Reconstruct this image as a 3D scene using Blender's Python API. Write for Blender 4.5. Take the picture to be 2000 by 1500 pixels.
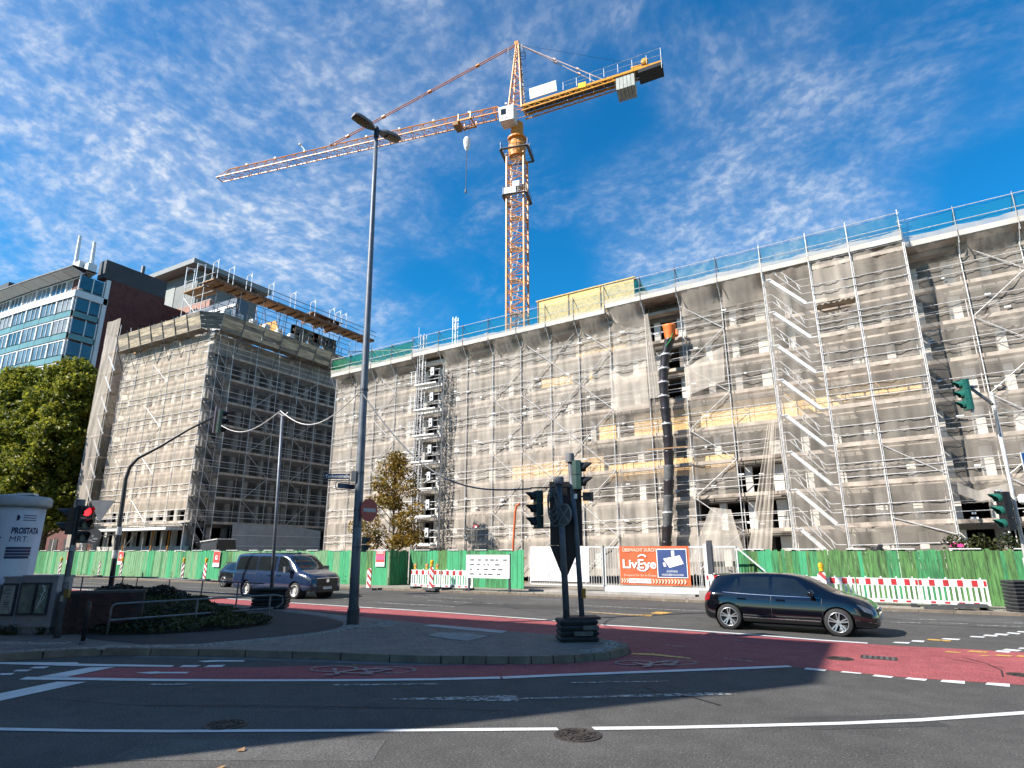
import bpy, bmesh, math, random
import numpy as np
from mathutils import Vector, Matrix
R = math.radians
rnd = random.Random(7)
for _o in list(bpy.data.objects):
    bpy.data.objects.remove(_o)
SC = bpy.context.scene
COL = SC.collection

# ------------------------------------------------------------------ camera
# world axes follow the street: X along the kerb (to the right), Y away from the camera, Z up
cam_d = bpy.data.cameras.new('camera')
cam_d.sensor_width = 36.0
cam_d.lens = 21.366
cam_d.clip_start = 0.1
cam_d.clip_end = 3000.0
cam = bpy.data.objects.new('camera', cam_d)
COL.objects.link(cam)
cam.location = (0.0, 0.0, 2.0)
cam.rotation_euler = (R(90 + 15.447), 0.0, R(30.0))
SC.camera = cam

# ------------------------------------------------------------------ sky
SUN_EL = 38.0
SUN_DIR = Vector((-0.6 * math.cos(R(SUN_EL)), -0.8 * math.cos(R(SUN_EL)), math.sin(R(SUN_EL))))
world = bpy.data.worlds.new('World')
SC.world = world
world.use_nodes = True
def build_world():
    nt = world.node_tree
    N, L = nt.nodes, nt.links
    N.clear()
    out = N.new('ShaderNodeOutputWorld')
    sky = N.new('ShaderNodeTexSky')
    sky.sky_type = 'NISHITA'
    sky.sun_disc = False
    sky.sun_elevation = R(SUN_EL)
    sky.sun_rotation = math.atan2(SUN_DIR.x, SUN_DIR.y)
    sky.altitude = 100
    sky.air_density = 1.0
    sky.dust_density = 0.0
    sky.ozone_density = 2.2
    hs = N.new('ShaderNodeHueSaturation')
    hs.inputs['Hue'].default_value = 0.5
    hs.inputs['Saturation'].default_value = 1.22
    hs.inputs['Value'].default_value = 1.0
    L.new(sky.outputs[0], hs.inputs['Color'])
    bg = N.new('ShaderNodeBackground')
    bg.inputs['Strength'].default_value = 0.084
    tint = N.new('ShaderNodeMix'); tint.data_type = 'RGBA'; tint.blend_type = 'MULTIPLY'; tint.inputs['Factor'].default_value = 1.0
    tc0 = N.new('ShaderNodeTexCoord'); sp0 = N.new('ShaderNodeSeparateXYZ'); L.new(tc0.outputs['Generated'], sp0.inputs[0])
    el = N.new('ShaderNodeMapRange'); el.interpolation_type = 'SMOOTHSTEP'; L.new(sp0.outputs[2], el.inputs[0]); el.inputs[1].default_value = -0.05; el.inputs[2].default_value = 0.36; el.inputs[3].default_value = 0.25
    L.new(el.outputs[0], tint.inputs['Factor'])      # the air pales towards the horizon
    L.new(hs.outputs[0], tint.inputs['A']); tint.inputs['B'].default_value = (0.13, 0.92, 1.12, 1)
    L.new(tint.outputs['Result'], bg.inputs['Color'])
    # high fleecy clouds on a plane overhead
    tc = N.new('ShaderNodeTexCoord')
    sep = N.new('ShaderNodeSeparateXYZ')
    L.new(tc.outputs['Generated'], sep.inputs[0])
    def math_(op, a, b=None, clamp=False):
        m = N.new('ShaderNodeMath'); m.operation = op; m.use_clamp = clamp
        for i, q in enumerate((a, b)):
            if q is None: continue
            if isinstance(q, (int, float)): m.inputs[i].default_value = q
            else: L.new(q, m.inputs[i])
        return m.outputs[0]
    zz = math_('ADD', math_('MAXIMUM', sep.outputs[2], 0.0), 0.28)
    px = math_('DIVIDE', sep.outputs[0], zz)
    py = math_('DIVIDE', sep.outputs[1], zz)
    comb = N.new('ShaderNodeCombineXYZ')
    L.new(px, comb.inputs[0]); L.new(py, comb.inputs[1])
    def noise(scale, detail, rough, off, dist=0.0, stretch=None, rot=0.0):
        mp = N.new('ShaderNodeMapping')
        mp.inputs['Location'].default_value = off
        mp.inputs['Rotation'].default_value = (0, 0, rot)
        if stretch: mp.inputs['Scale'].default_value = stretch
        L.new(comb.outputs[0], mp.inputs[0])
        n = N.new('ShaderNodeTexNoise')
        n.inputs['Scale'].default_value = scale
        n.inputs['Detail'].default_value = detail
        n.inputs['Roughness'].default_value = rough
        n.inputs['Distortion'].default_value = dist
        L.new(mp.outputs[0], n.inputs['Vector'])
        return n.outputs['Fac']
    def ramp(x, a, b):
        m = N.new('ShaderNodeMapRange'); m.interpolation_type = 'SMOOTHSTEP'
        L.new(x, m.inputs[0]); m.inputs[1].default_value = a; m.inputs[2].default_value = b
        return m.outputs[0]
    OFF = CLOUD_OFF
    # warp the plane a little so the rows of puffs bend
    wn = N.new('ShaderNodeTexNoise'); wn.inputs['Scale'].default_value = 1.3; wn.inputs['Detail'].default_value = 2.0
    L.new(comb.outputs[0], wn.inputs['Vector'])
    wv = N.new('ShaderNodeVectorMath'); wv.operation = 'MULTIPLY_ADD'
    L.new(wn.outputs['Color'], wv.inputs[0]); wv.inputs[1].default_value = (.22, .22, 0); L.new(comb.outputs[0], wv.inputs[2])
    comb = wv
    cover = ramp(noise(1.0, 3.0, 0.55, OFF), 0.44, 0.72)
    cells = ramp(noise(52.0, 3.0, 0.55, (4.0, 1.0, 0.0), 0.0), 0.38, 0.62)
    puffs = ramp(noise(19.0, 4.0, 0.55, (7.0, 3.0, 0.0), 0.2), 0.36, 0.68)
    fine = ramp(noise(130.0, 3.0, 0.6, (2.0, 5.0, 0.0), 0.0), 0.30, 0.75)
    wisp = ramp(noise(2.4, 6.0, 0.62, (1.0, 8.0, 0.0), 0.5, (1.0, 1.9, 1.0), 0.9), 0.50, 0.80)
    body = math_('MULTIPLY', math_('ADD', math_('MULTIPLY', cells, 0.52), 0.48), math_('ADD', math_('MULTIPLY', puffs, 0.75), 0.22))
    body = math_('MULTIPLY', body, math_('ADD', math_('MULTIPLY', fine, 0.25), 0.85))
    a = math_('MULTIPLY', body, cover)
    thin = math_('MULTIPLY', wisp, math_('ADD', math_('MULTIPLY', cells, 0.35), 0.30))
    m1 = math_('ADD', math_('ADD', math_('MULTIPLY', a, 1.05), math_('MULTIPLY', cover, 0.14)), math_('MULTIPLY', thin, 0.50))
    mask = math_('MULTIPLY', m1, 0.95, True)
    cl = N.new('ShaderNodeBackground')
    cl.inputs['Color'].default_value = (0.93, 0.96, 1.0, 1)
    cl.inputs['Strength'].default_value = 0.50
    mix = N.new('ShaderNodeMixShader')
    L.new(mask, mix.inputs[0]); L.new(bg.outputs[0], mix.inputs[1]); L.new(cl.outputs[0], mix.inputs[2])
    L.new(mix.outputs[0], out.inputs['Surface'])
CLOUD_OFF = (12.2, 18.9, 0.0)
build_world()

# ------------------------------------------------------------------ sun
sun_d = bpy.data.lights.new('sun', 'SUN')
sun_d.energy = 5.0
sun_d.angle = R(0.53)
sun_d.color = (1.0, 0.955, 0.885)
sun = bpy.data.objects.new('sun', sun_d)
COL.objects.link(sun)
sun.location = SUN_DIR * 80
sun.rotation_euler = SUN_DIR.to_track_quat('Z', 'Y').to_euler()

# ------------------------------------------------------------------ exposure and render settings
vs = SC.view_settings
vs.view_transform = 'Standard'
vs.look = 'None'
vs.exposure = 1.1
vs.gamma = 1.0
vs.use_curve_mapping = False
SC.render.engine = 'CYCLES'
SC.cycles.use_denoising = True
SC.cycles.max_bounces = 6
SC.cycles.diffuse_bounces = 3
SC.cycles.glossy_bounces = 3
SC.cycles.transmission_bounces = 4
SC.cycles.transparent_max_bounces = 24
SC.cycles.caustics_reflective = False
SC.cycles.caustics_refractive = False
SC.render.film_transparent = False

# ------------------------------------------------------------------ helpers
class MB:
    """collects faces; build() links them as one mesh object"""
    def __init__(s):
        s.v = []; s.f = []; s.m = []
    def add(s, vs_, fs, m=0):
        b = len(s.v)
        s.v.extend([tuple(map(float, p)) for p in vs_])
        for f in fs:
            s.f.append(tuple(b + i for i in f)); s.m.append(m)
        return s
    def box2(s, a, b, m=0):
        x0, y0, z0 = a; x1, y1, z1 = b
        return s.add([(x0,y0,z0),(x1,y0,z0),(x1,y1,z0),(x0,y1,z0),(x0,y0,z1),(x1,y0,z1),(x1,y1,z1),(x0,y1,z1)],
                     [(3,2,1,0),(4,5,6,7),(0,1,5,4),(1,2,6,5),(2,3,7,6),(3,0,4,7)], m)
    def box(s, c, d, m=0, rz=0.0, rx=0.0, ry=0.0):
        M = Matrix.Rotation(rz, 3, 'Z') @ Matrix.Rotation(ry, 3, 'Y') @ Matrix.Rotation(rx, 3, 'X')
        vs_ = []
        for sz in (-.5, .5):
            for sx, sy in ((-.5,-.5),(.5,-.5),(.5,.5),(-.5,.5)):
                p = M @ Vector((sx*d[0], sy*d[1], sz*d[2]))
                vs_.append((c[0]+p.x, c[1]+p.y, c[2]+p.z))
        return s.add(vs_, [(3,2,1,0),(4,5,6,7),(0,1,5,4),(1,2,6,5),(2,3,7,6),(3,0,4,7)], m)
    def beam(s, p, q, w, h, m=0, up=(0,0,1)):
        """rectangular bar from p to q"""
        p = Vector(p); q = Vector(q); d = q - p
        if d.length < 1e-6: return s
        d.normalize(); u = Vector(up)
        if abs(d.dot(u)) > .99: u = Vector((1,0,0))
        a = d.cross(u).normalized() * (w/2); b = a.cross(d).normalized() * (h/2)
        vs_ = [p-a-b, p+a-b, p+a+b, p-a+b, q-a-b, q+a-b, q+a+b, q-a+b]
        return s.add(vs_, [(3,2,1,0),(4,5,6,7),(0,1,5,4),(1,2,6,5),(2,3,7,6),(3,0,4,7)], m)
    def tube(s, p, q, r, n=6, m=0, r2=None, cap=True):
        p = Vector(p); q = Vector(q); d = q - p
        if d.length < 1e-6: return s
        d.normalize(); u = Vector((0,0,1)) if abs(d.z) < .95 else Vector((1,0,0))
        a = d.cross(u).normalized(); b = d.cross(a)
        r2 = r if r2 is None else r2
        vs_ = []
        for c, rr in ((p, r), (q, r2)):
            for i in range(n):
                t = 2*math.pi*i/n
                vs_.append(c + (a*math.cos(t) + b*math.sin(t))*rr)
        fs = [(i, (i+1) % n, n+(i+1) % n, n+i) for i in range(n)]
        if cap: fs += [tuple(range(n-1, -1, -1)), tuple(range(n, 2*n))]
        return s.add(vs_, fs, m)
    def path(s, pts, r, n=6, m=0):
        pts = [Vector(p) for p in pts]
        rr = r if isinstance(r, (list, tuple)) else [r]*len(pts)
        rings = []; a0 = None
        for i, p in enumerate(pts):
            d = (pts[min(i+1, len(pts)-1)] - pts[max(i-1, 0)]).normalized()
            if a0 is None:
                u = Vector((0,0,1)) if abs(d.z) < .95 else Vector((1,0,0))
                a0 = d.cross(u).normalized()
            else:
                a0 = (a0 - d*a0.dot(d)).normalized()
            b = d.cross(a0)
            rings.append([p + (a0*math.cos(2*math.pi*k/n) + b*math.sin(2*math.pi*k/n))*rr[i] for k in range(n)])
        vs_ = [q for r_ in rings for q in r_]; fs = []
        for i in range(len(rings)-1):
            for k in range(n):
                fs.append((i*n+k, i*n+(k+1) % n, (i+1)*n+(k+1) % n, (i+1)*n+k))
        fs += [tuple(range(n-1, -1, -1)), tuple(range((len(rings)-1)*n, len(rings)*n))]
        return s.add(vs_, fs, m)
    def lathe(s, prof, n=20, c=(0,0,0), axis='Z', m=0, cap=True):
        """prof: list of (radius, height)"""
        vs_ = []
        for r_, h in prof:
            for k in range(n):
                t = 2*math.pi*k/n; x, y = r_*math.cos(t), r_*math.sin(t)
                p = {'Z': (x, y, h), 'X': (h, x, y), 'Y': (x, h, y)}[axis]
                vs_.append((c[0]+p[0], c[1]+p[1], c[2]+p[2]))
        fs = []
        for i in range(len(prof)-1):
            for k in range(n):
                fs.append((i*n+k, i*n+(k+1) % n, (i+1)*n+(k+1) % n, (i+1)*n+k))
        if cap: fs += [tuple(range(n-1, -1, -1)), tuple(range((len(prof)-1)*n, len(prof)*n))]
        return s.add(vs_, fs, m)
    def prism(s, poly, z0, z1, m=0, msides=None):
        n = len(poly)
        vs_ = [(x, y, z0) for x, y in poly] + [(x, y, z1) for x, y in poly]
        s.add(vs_, [tuple(range(n-1, -1, -1)), tuple(range(n, 2*n))], m)
        s.add(vs_, [(i, (i+1) % n, n+(i+1) % n, n+i) for i in range(n)], m if msides is None else msides)
        return s
    def poly(s, pts, m=0):
        return s.add(pts, [tuple(range(len(pts)))], m)
    def grid(s, P, m=0):
        """P: rows x cols of points"""
        nr, nc = len(P), len(P[0])
        return s.add([p for r_ in P for p in r_], [(i*nc+j, i*nc+j+1, (i+1)*nc+j+1, (i+1)*nc+j) for i in range(nr-1) for j in range(nc-1)], m)
    def mesh(s, name, mats, smooth=False):
        me = bpy.data.meshes.new(name)
        me.from_pydata(s.v, [], s.f)
        for mm in (mats if isinstance(mats, (list, tuple)) else [mats]):
            me.materials.append(mm)
        if any(s.m): me.polygons.foreach_set('material_index', s.m)
        if smooth: me.polygons.foreach_set('use_smooth', [True]*len(s.f))
        me.validate(); me.update()
        return me
    def build(s, name, mats, parent=None, smooth=False, local=False, fixn=False):
        me = s.mesh(name, mats, smooth)
        if fixn: fix_normals(me)
        return put(name, me, parent, local)
def fix_normals(me):
    bm = bmesh.new(); bm.from_mesh(me)
    bmesh.ops.recalc_face_normals(bm, faces=bm.faces); bm.to_mesh(me); bm.free()
def put(name, me, parent=None, local=False, loc=None, rot=None):
    o = bpy.data.objects.new(name, me)
    COL.objects.link(o)
    if parent is not None:
        o.parent = parent
        if not local:
            t = Vector((0,0,0)); q = parent
            while q is not None:
                t += q.location; q = q.parent
            o.location = -t
    if loc is not None: o.location = loc
    if rot is not None: o.rotation_euler = rot
    return o
def tag(o, label, cat, group=None):
    o['label'] = label; o['category'] = cat
    if group: o['group'] = group
    return o
def thing(name, label, cat, loc=(0,0,0), rz=0.0, group=None):
    o = bpy.data.objects.new(name, None)
    o.empty_display_size = .3
    COL.objects.link(o)
    o.location = loc; o.rotation_euler = (0,0,rz)
    return tag(o, label, cat, group)
def struct(o, kind='structure'):
    o['kind'] = kind
    return o
def copy_tree(o, parent=None):
    c = o.copy(); COL.objects.link(c); c.parent = parent
    for ch in list(o.children): copy_tree(ch, c)
    return c
def text_mesh(body, size=1.0, extrude=0.0, align='LEFT', bold=0.0, spacing=1.0):
    """flat lettering as vertices and faces in the XY plane"""
    cu = bpy.data.curves.new('txt', 'FONT'); cu.body = body; cu.size = size
    cu.align_x = align; cu.extrude = extrude; cu.offset = bold; cu.space_character = spacing
    cu.resolution_u = 3
    ob = bpy.data.objects.new('txt', cu); COL.objects.link(ob)
    dg = bpy.context.evaluated_depsgraph_get(); dg.update()
    me = bpy.data.meshes.new_from_object(ob.evaluated_get(dg))
    vs_ = [tuple(v.co) for v in me.vertices]; fs = [tuple(p.vertices) for p in me.polygons]
    bpy.data.objects.remove(ob); bpy.data.curves.remove(cu); bpy.data.meshes.remove(me)
    return vs_, fs

# ------------------------------------------------------------------ materials
def lin(c):
    return tuple((x/12.92 if x <= .04045 else ((x+.055)/1.055)**2.4) for x in c)
def hexc(h):
    return lin(tuple(int(h[i:i+2], 16)/255 for i in (0, 2, 4)))
MATS = {}
RAW = {'osb', 'lens_red', 'lens_off', 'galv', 'alu', 'chrome', 'rim_silver', 'board_old', 'deck_white', 'crane', 'crane_yellow', 'osb_pale', 'banner_orange', 'wall_pale'}
def mat(name, col, rough=.6, metal=0.0, var=.12, scale=2.0, bump=0.0, bscale=30.0, spec=.5, coat=0.0, col2=None, lo=.35, hi=.65, stretch=None, emit=0.0, obj=False):
    if name in MATS: return MATS[name]
    m = bpy.data.materials.new(name); m.use_nodes = True
    nt = m.node_tree; N, L = nt.nodes, nt.links
    b = N['Principled BSDF']
    b.inputs['Roughness'].default_value = rough
    b.inputs['Metallic'].default_value = metal
    b.inputs['Specular IOR Level'].default_value = spec
    b.inputs['Coat Weight'].default_value = coat
    b.inputs['Coat Roughness'].default_value = .04
    ks = .66 if max(col) < .58 else .84      # real-world albedo
    if name in RAW: ks = 1.0
    col = tuple(q*ks for q in col); col2 = tuple(q*ks for q in col2) if col2 else None
    c1 = tuple(col); c2 = tuple(col2) if col2 else tuple(x*(1-var) for x in c1)
    if not col2: c1 = tuple(min(1, x*(1+var)) for x in c1)
    if obj:
        tc = N.new('ShaderNodeTexCoord'); vec = tc.outputs['Object']
    else:
        g = N.new('ShaderNodeNewGeometry'); vec = g.outputs['Position']
    if stretch:
        mp = N.new('ShaderNodeMapping'); mp.inputs['Scale'].default_value = stretch
        L.new(vec, mp.inputs[0]); vec = mp.outputs[0]
    n = N.new('ShaderNodeTexNoise'); n.inputs['Scale'].default_value = scale
    n.inputs['Detail'].default_value = 5; n.inputs['Roughness'].default_value = .65
    L.new(vec, n.inputs['Vector'])
    mr = N.new('ShaderNodeMapRange'); L.new(n.outputs['Fac'], mr.inputs[0])
    mr.inputs[1].default_value = lo; mr.inputs[2].default_value = hi
    mx = N.new('ShaderNodeMix'); mx.data_type = 'RGBA'
    mx.inputs['A'].default_value = (*c2, 1); mx.inputs['B'].default_value = (*c1, 1)
    L.new(mr.outputs[0], mx.inputs['Factor'])
    L.new(mx.outputs['Result'], b.inputs['Base Color'])
    if bump:
        n2 = N.new('ShaderNodeTexNoise'); n2.inputs['Scale'].default_value = bscale; n2.inputs['Detail'].default_value = 4
        L.new(vec, n2.inputs['Vector'])
        bp = N.new('ShaderNodeBump'); bp.inputs['Strength'].default_value = bump; bp.inputs['Distance'].default_value = .02
        L.new(n2.outputs['Fac'], bp.inputs['Height']); L.new(bp.outputs[0], b.inputs['Normal'])
    if emit:
        b.inputs['Emission Color'].default_value = (*col, 1); b.inputs['Emission Strength'].default_value = emit
    MATS[name] = m
    return m
def netmat(name, col, cover=.5, var=.12, scale=1.2, stretch=(1,1,.35), trans=.35):
    """woven dust net: part of the light goes straight through"""
    m = bpy.data.materials.new(name); m.use_nodes = True
    nt = m.node_tree; N, L = nt.nodes, nt.links
    N.clear()
    out = N.new('ShaderNodeOutputMaterial')
    d = N.new('ShaderNodeBsdfDiffuse'); d.inputs['Color'].default_value = (*col, 1)
    t = N.new('ShaderNodeBsdfTranslucent'); t.inputs['Color'].default_value = (*col, 1)
    mx = N.new('ShaderNodeMixShader'); mx.inputs[0].default_value = trans
    L.new(d.outputs[0], mx.inputs[1]); L.new(t.outputs[0], mx.inputs[2])
    tr = N.new('ShaderNodeBsdfTransparent')
    g = N.new('ShaderNodeNewGeometry')
    mp = N.new('ShaderNodeMapping'); mp.inputs['Scale'].default_value = stretch
    L.new(g.outputs['Position'], mp.inputs[0])
    n = N.new('ShaderNodeTexNoise'); n.inputs['Scale'].default_value = scale; n.inputs['Detail'].default_value = 6
    L.new(mp.outputs[0], n.inputs['Vector'])
    mr = N.new('ShaderNodeMapRange'); L.new(n.outputs['Fac'], mr.inputs[0])
    mr.inputs[1].default_value = .3; mr.inputs[2].default_value = .7
    mr.inputs[3].default_value = cover-var; mr.inputs[4].default_value = cover+var
    m2 = N.new('ShaderNodeMixShader')
    L.new(mr.outputs[0], m2.inputs[0]); L.new(tr.outputs[0], m2.inputs[1]); L.new(mx.outputs[0], m2.inputs[2])
    L.new(m2.outputs[0], out.inputs['Surface'])
    MATS[name] = m
    return m
def stripemat(name, ca, cb, freq, sx, sz, rough=.5):
    """diagonal printed stripes in object space"""
    m = bpy.data.materials.new(name); m.use_nodes = True
    nt = m.node_tree; N, L = nt.nodes, nt.links
    b = N['Principled BSDF']; b.inputs['Roughness'].default_value = rough
    tc = N.new('ShaderNodeTexCoord'); sp = N.new('ShaderNodeSeparateXYZ'); L.new(tc.outputs['Object'], sp.inputs[0])
    def mth(op, a, v):
        q = N.new('ShaderNodeMath'); q.operation = op
        L.new(a, q.inputs[0])
        if isinstance(v, (int, float)): q.inputs[1].default_value = v
        else: L.new(v, q.inputs[1])
        return q.outputs[0]
    t = mth('ADD', mth('MULTIPLY', sp.outputs[0], sx*freq), mth('MULTIPLY', sp.outputs[2], sz*freq))
    fr = N.new('ShaderNodeMath'); fr.operation = 'FLOORED_MODULO' if hasattr(bpy.types.ShaderNodeMath, 'x') else 'FRACT'
    L.new(mth('ADD', t, 100.0), fr.inputs[0])
    gt = mth('GREATER_THAN', fr.outputs[0], .5)
    mx = N.new('ShaderNodeMix'); mx.data_type = 'RGBA'
    mx.inputs['A'].default_value = (*ca, 1); mx.inputs['B'].default_value = (*cb, 1)
    L.new(gt, mx.inputs['Factor']); L.new(mx.outputs['Result'], b.inputs['Base Color'])
    MATS[name] = m
    return m
M = MATS
mat('galv', (.54,.52,.50), .5, .25, .25, 6)
mat('galv_dark', (.20,.205,.21), .5, .5, .3, 6)
mat('alu', (.72,.72,.72), .4, .5, .15, 5)
mat('pole_grey', (.19,.21,.245), .5, .3, .2, 4)
mat('mast_dark', (.085,.085,.085), .5, .3, .3, 4)
mat('signal_pole', (.13,.14,.155), .5, .2, .25, 4)
mat('black', (.014,.014,.016), .5, 0, .3, 5)
mat('rubber', (.03,.03,.032), .75, 0, .35, 9, .4, 40)
mat('signal_green', (.012,.055,.045), .45, 0, .2, 4)
mat('signal_teal', (.02,.16,.12), .45, 0, .2, 4)
mat('white_paint', (.72,.72,.70), .5, 0, .06, 4)
mat('white_plastic', (.78,.78,.77), .4, 0, .06, 5)
mat('red_reflector', (.55,.03,.035), .4, 0, .15, 8)
mat('red_sign', (.42,.02,.025), .4, 0, .15, 3)
mat('yellow_lamp', (.75,.42,.02), .35, 0, .1, 6)
mat('concrete', (.38,.36,.33), .85, 0, .25, 1.2, .3, 18)
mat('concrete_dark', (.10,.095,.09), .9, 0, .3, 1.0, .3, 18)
mat('flank_shaded', (.17,.16,.15), .9, 0, .25, .9, .2, 12)  # flank wall colour lowered to deepen the shade on that side
mat('plaster', (.62,.57,.49), .85, 0, .18, .9, .2, 12)
mat('wall_grey', (.30,.265,.225), .9, 0, .25, .9, .2, 12)
mat('wall_pale', (.64,.60,.53), .9, 0, .2, .9, .2, 12)
mat('slab', (.20,.185,.165), .9, 0, .25, .8, .2, 10)
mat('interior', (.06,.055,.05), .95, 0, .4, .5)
mat('deck', (.57,.47,.38), .85, 0, .35, 1.6, .2, 30)
mat('deck_white', (.72,.71,.68), .7, 0, .12, 2)
mat('board_old', (.40,.325,.225), .85, 0, .4, 2.2, .5, 25, stretch=(.4,.4,3))
mat('timber', (.42,.24,.11), .8, 0, .35, 2.0, .3, 25)
mat('timber_red', (.26,.12,.06), .8, 0, .4, 2.0, .3, 25)
mat('osb', (.84,.50,.20), .8, 0, .3, 9, .3, 40)
mat('osb_pale', (.58,.42,.16), .8, 0, .22, 7, .3, 40)
mat('brick_dark', (.30,.255,.20), .9, 0, .35, 3, .5, 14)
mat('brick_red', (.145,.048,.036), .85, 0, .25, 1.2, .4, 20)
mat('brick_pink', (.50,.27,.20), .85, 0, .2, 1.2, .3, 20)
mat('crane', (.56,.205,.02), .45, 0, .2, 2.5)
mat('crane_yellow', (.58,.25,.012), .45, 0, .15, 2.5)
mat('asphalt', (.060,.059,.058), .92, 0, .3, .55, .9, 160, col2=(.044,.043,.043))
netmat('net_white', (.70,.615,.52), .43, .11, trans=.18)
netmat('net_beige', (.70,.59,.47), .46, .09, trans=.18)
netmat('net_thick', (.56,.50,.43), .55, .14, trans=.2)
netmat('net_shaded', (.34,.315,.29), .20, .07)  # dust net again, darker and thinner: the flank's shade is in its colour
netmat('net_thin', (.66,.58,.49), .27, .08, trans=.18)
netmat('blade_white', (.85,.86,.86), .94, .03, trans=.55)
netmat('net_grey', (.46,.45,.44), .55, .10)
netmat('net_blue', (.02,.20,.27), .38, .10, 4, (1,1,1))
netmat('net_green', (.01,.16,.08), .72, .12, 4, (1,1,1))
# ================================================================== ground and road
def asphalt_mat(name, base, dark, spk=.16):
    m = bpy.data.materials.new(name); m.use_nodes = True
    nt = m.node_tree; N, L = nt.nodes, nt.links
    b = N['Principled BSDF']; b.inputs['Roughness'].default_value = .88; b.inputs['Specular IOR Level'].default_value = .35
    g = N.new('ShaderNodeNewGeometry')
    n1 = N.new('ShaderNodeTexNoise'); n1.inputs['Scale'].default_value = .35; n1.inputs['Detail'].default_value = 5; L.new(g.outputs['Position'], n1.inputs['Vector'])
    n2 = N.new('ShaderNodeTexNoise'); n2.inputs['Scale'].default_value = 42; n2.inputs['Detail'].default_value = 3; L.new(g.outputs['Position'], n2.inputs['Vector'])
    vo = N.new('ShaderNodeTexVoronoi'); vo.inputs['Scale'].default_value = 30; L.new(g.outputs['Position'], vo.inputs['Vector'])
    r1 = N.new('ShaderNodeMapRange'); L.new(n1.outputs['Fac'], r1.inputs[0]); r1.inputs[1].default_value = .35; r1.inputs[2].default_value = .68
    mx = N.new('ShaderNodeMix'); mx.data_type = 'RGBA'; mx.inputs['A'].default_value = (*dark, 1); mx.inputs['B'].default_value = (*base, 1)
    L.new(r1.outputs[0], mx.inputs['Factor'])
    r2 = N.new('ShaderNodeMapRange'); L.new(n2.outputs['Fac'], r2.inputs[0]); r2.inputs[1].default_value = .3; r2.inputs[2].default_value = .7; r2.inputs[3].default_value = .50; r2.inputs[4].default_value = 1.50
    n3 = N.new('ShaderNodeTexNoise'); n3.inputs['Scale'].default_value = 2.2; n3.inputs['Detail'].default_value = 7; n3.inputs['Roughness'].default_value = .7; L.new(g.outputs['Position'], n3.inputs['Vector'])
    r3 = N.new('ShaderNodeMapRange'); L.new(n3.outputs['Fac'], r3.inputs[0]); r3.inputs[1].default_value = .32; r3.inputs[2].default_value = .68; r3.inputs[3].default_value = .78; r3.inputs[4].default_value = 1.2
    m3 = N.new('ShaderNodeMath'); m3.operation = 'MULTIPLY'; L.new(r2.outputs[0], m3.inputs[0]); L.new(r3.outputs[0], m3.inputs[1]); r2 = m3
    mu = N.new('ShaderNodeMix'); mu.data_type = 'RGBA'; mu.blend_type = 'MULTIPLY'; mu.inputs['Factor'].default_value = 1
    L.new(mx.outputs['Result'], mu.inputs['A']); L.new(r2.outputs[0], mu.inputs['B'])
    # pale chips of stone
    sp = N.new('ShaderNodeMapRange'); L.new(vo.outputs['Distance'], sp.inputs[0]); sp.inputs[1].default_value = .24; sp.inputs[2].default_value = .12
    wn = N.new('ShaderNodeTexWhiteNoise'); L.new(vo.outputs['Position'], wn.inputs['Vector'])
    gt = N.new('ShaderNodeMath'); gt.operation = 'GREATER_THAN'; L.new(wn.outputs['Value'], gt.inputs[0]); gt.inputs[1].default_value = .72
    pm = N.new('ShaderNodeMath'); pm.operation = 'MULTIPLY'; L.new(sp.outputs[0], pm.inputs[0]); L.new(gt.outputs[0], pm.inputs[1])
    mz = N.new('ShaderNodeMix'); mz.data_type = 'RGBA'; L.new(pm.outputs[0], mz.inputs['Factor'])
    L.new(mu.outputs['Result'], mz.inputs['A']); mz.inputs['B'].default_value = (spk, spk*.97, spk*.92, 1)
    L.new(mz.outputs['Result'], b.inputs['Base Color'])
    bp = N.new('ShaderNodeBump'); bp.inputs['Strength'].default_value = .55; bp.inputs['Distance'].default_value = .012
    L.new(n2.outputs['Fac'], bp.inputs['Height']); L.new(bp.outputs[0], b.inputs['Normal'])
    MATS[name] = m
    return m
asphalt_mat('road_asphalt', (.073,.068,.063), (.053,.050,.046), .20)
asphalt_mat('path_asphalt', (.040,.038,.037), (.030,.028,.027), .07)
asphalt_mat('red_asphalt', (.300,.072,.074), (.235,.053,.057), .34)
asphalt_mat('pavement', (.205,.172,.145), (.160,.136,.118), .26)
asphalt_mat('dust', (.27,.235,.185), (.19,.168,.14), .32)
def paver_joints(m):
    nt = m.node_tree; N, L = nt.nodes, nt.links; b = N['Principled BSDF']
    src = b.inputs['Base Color'].links[0].from_socket
    g = N.new('ShaderNodeNewGeometry'); br = N.new('ShaderNodeTexBrick'); L.new(g.outputs['Position'], br.inputs['Vector'])
    br.inputs['Scale'].default_value = 1.0; br.inputs['Brick Width'].default_value = .22; br.inputs['Row Height'].default_value = .11; br.inputs['Mortar Size'].default_value = .008
    br.inputs['Color1'].default_value = (1.08,1.05,1.03,1); br.inputs['Color2'].default_value = (.88,.90,.92,1); br.inputs['Mortar'].default_value = (.55,.53,.50,1)
    mu = N.new('ShaderNodeMix'); mu.data_type = 'RGBA'; mu.blend_type = 'MULTIPLY'; mu.inputs['Factor'].default_value = 1
    L.new(src, mu.inputs['A']); L.new(br.outputs['Color'], mu.inputs['B']); L.new(mu.outputs['Result'], b.inputs['Base Color'])
paver_joints(M['pavement'])
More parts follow.
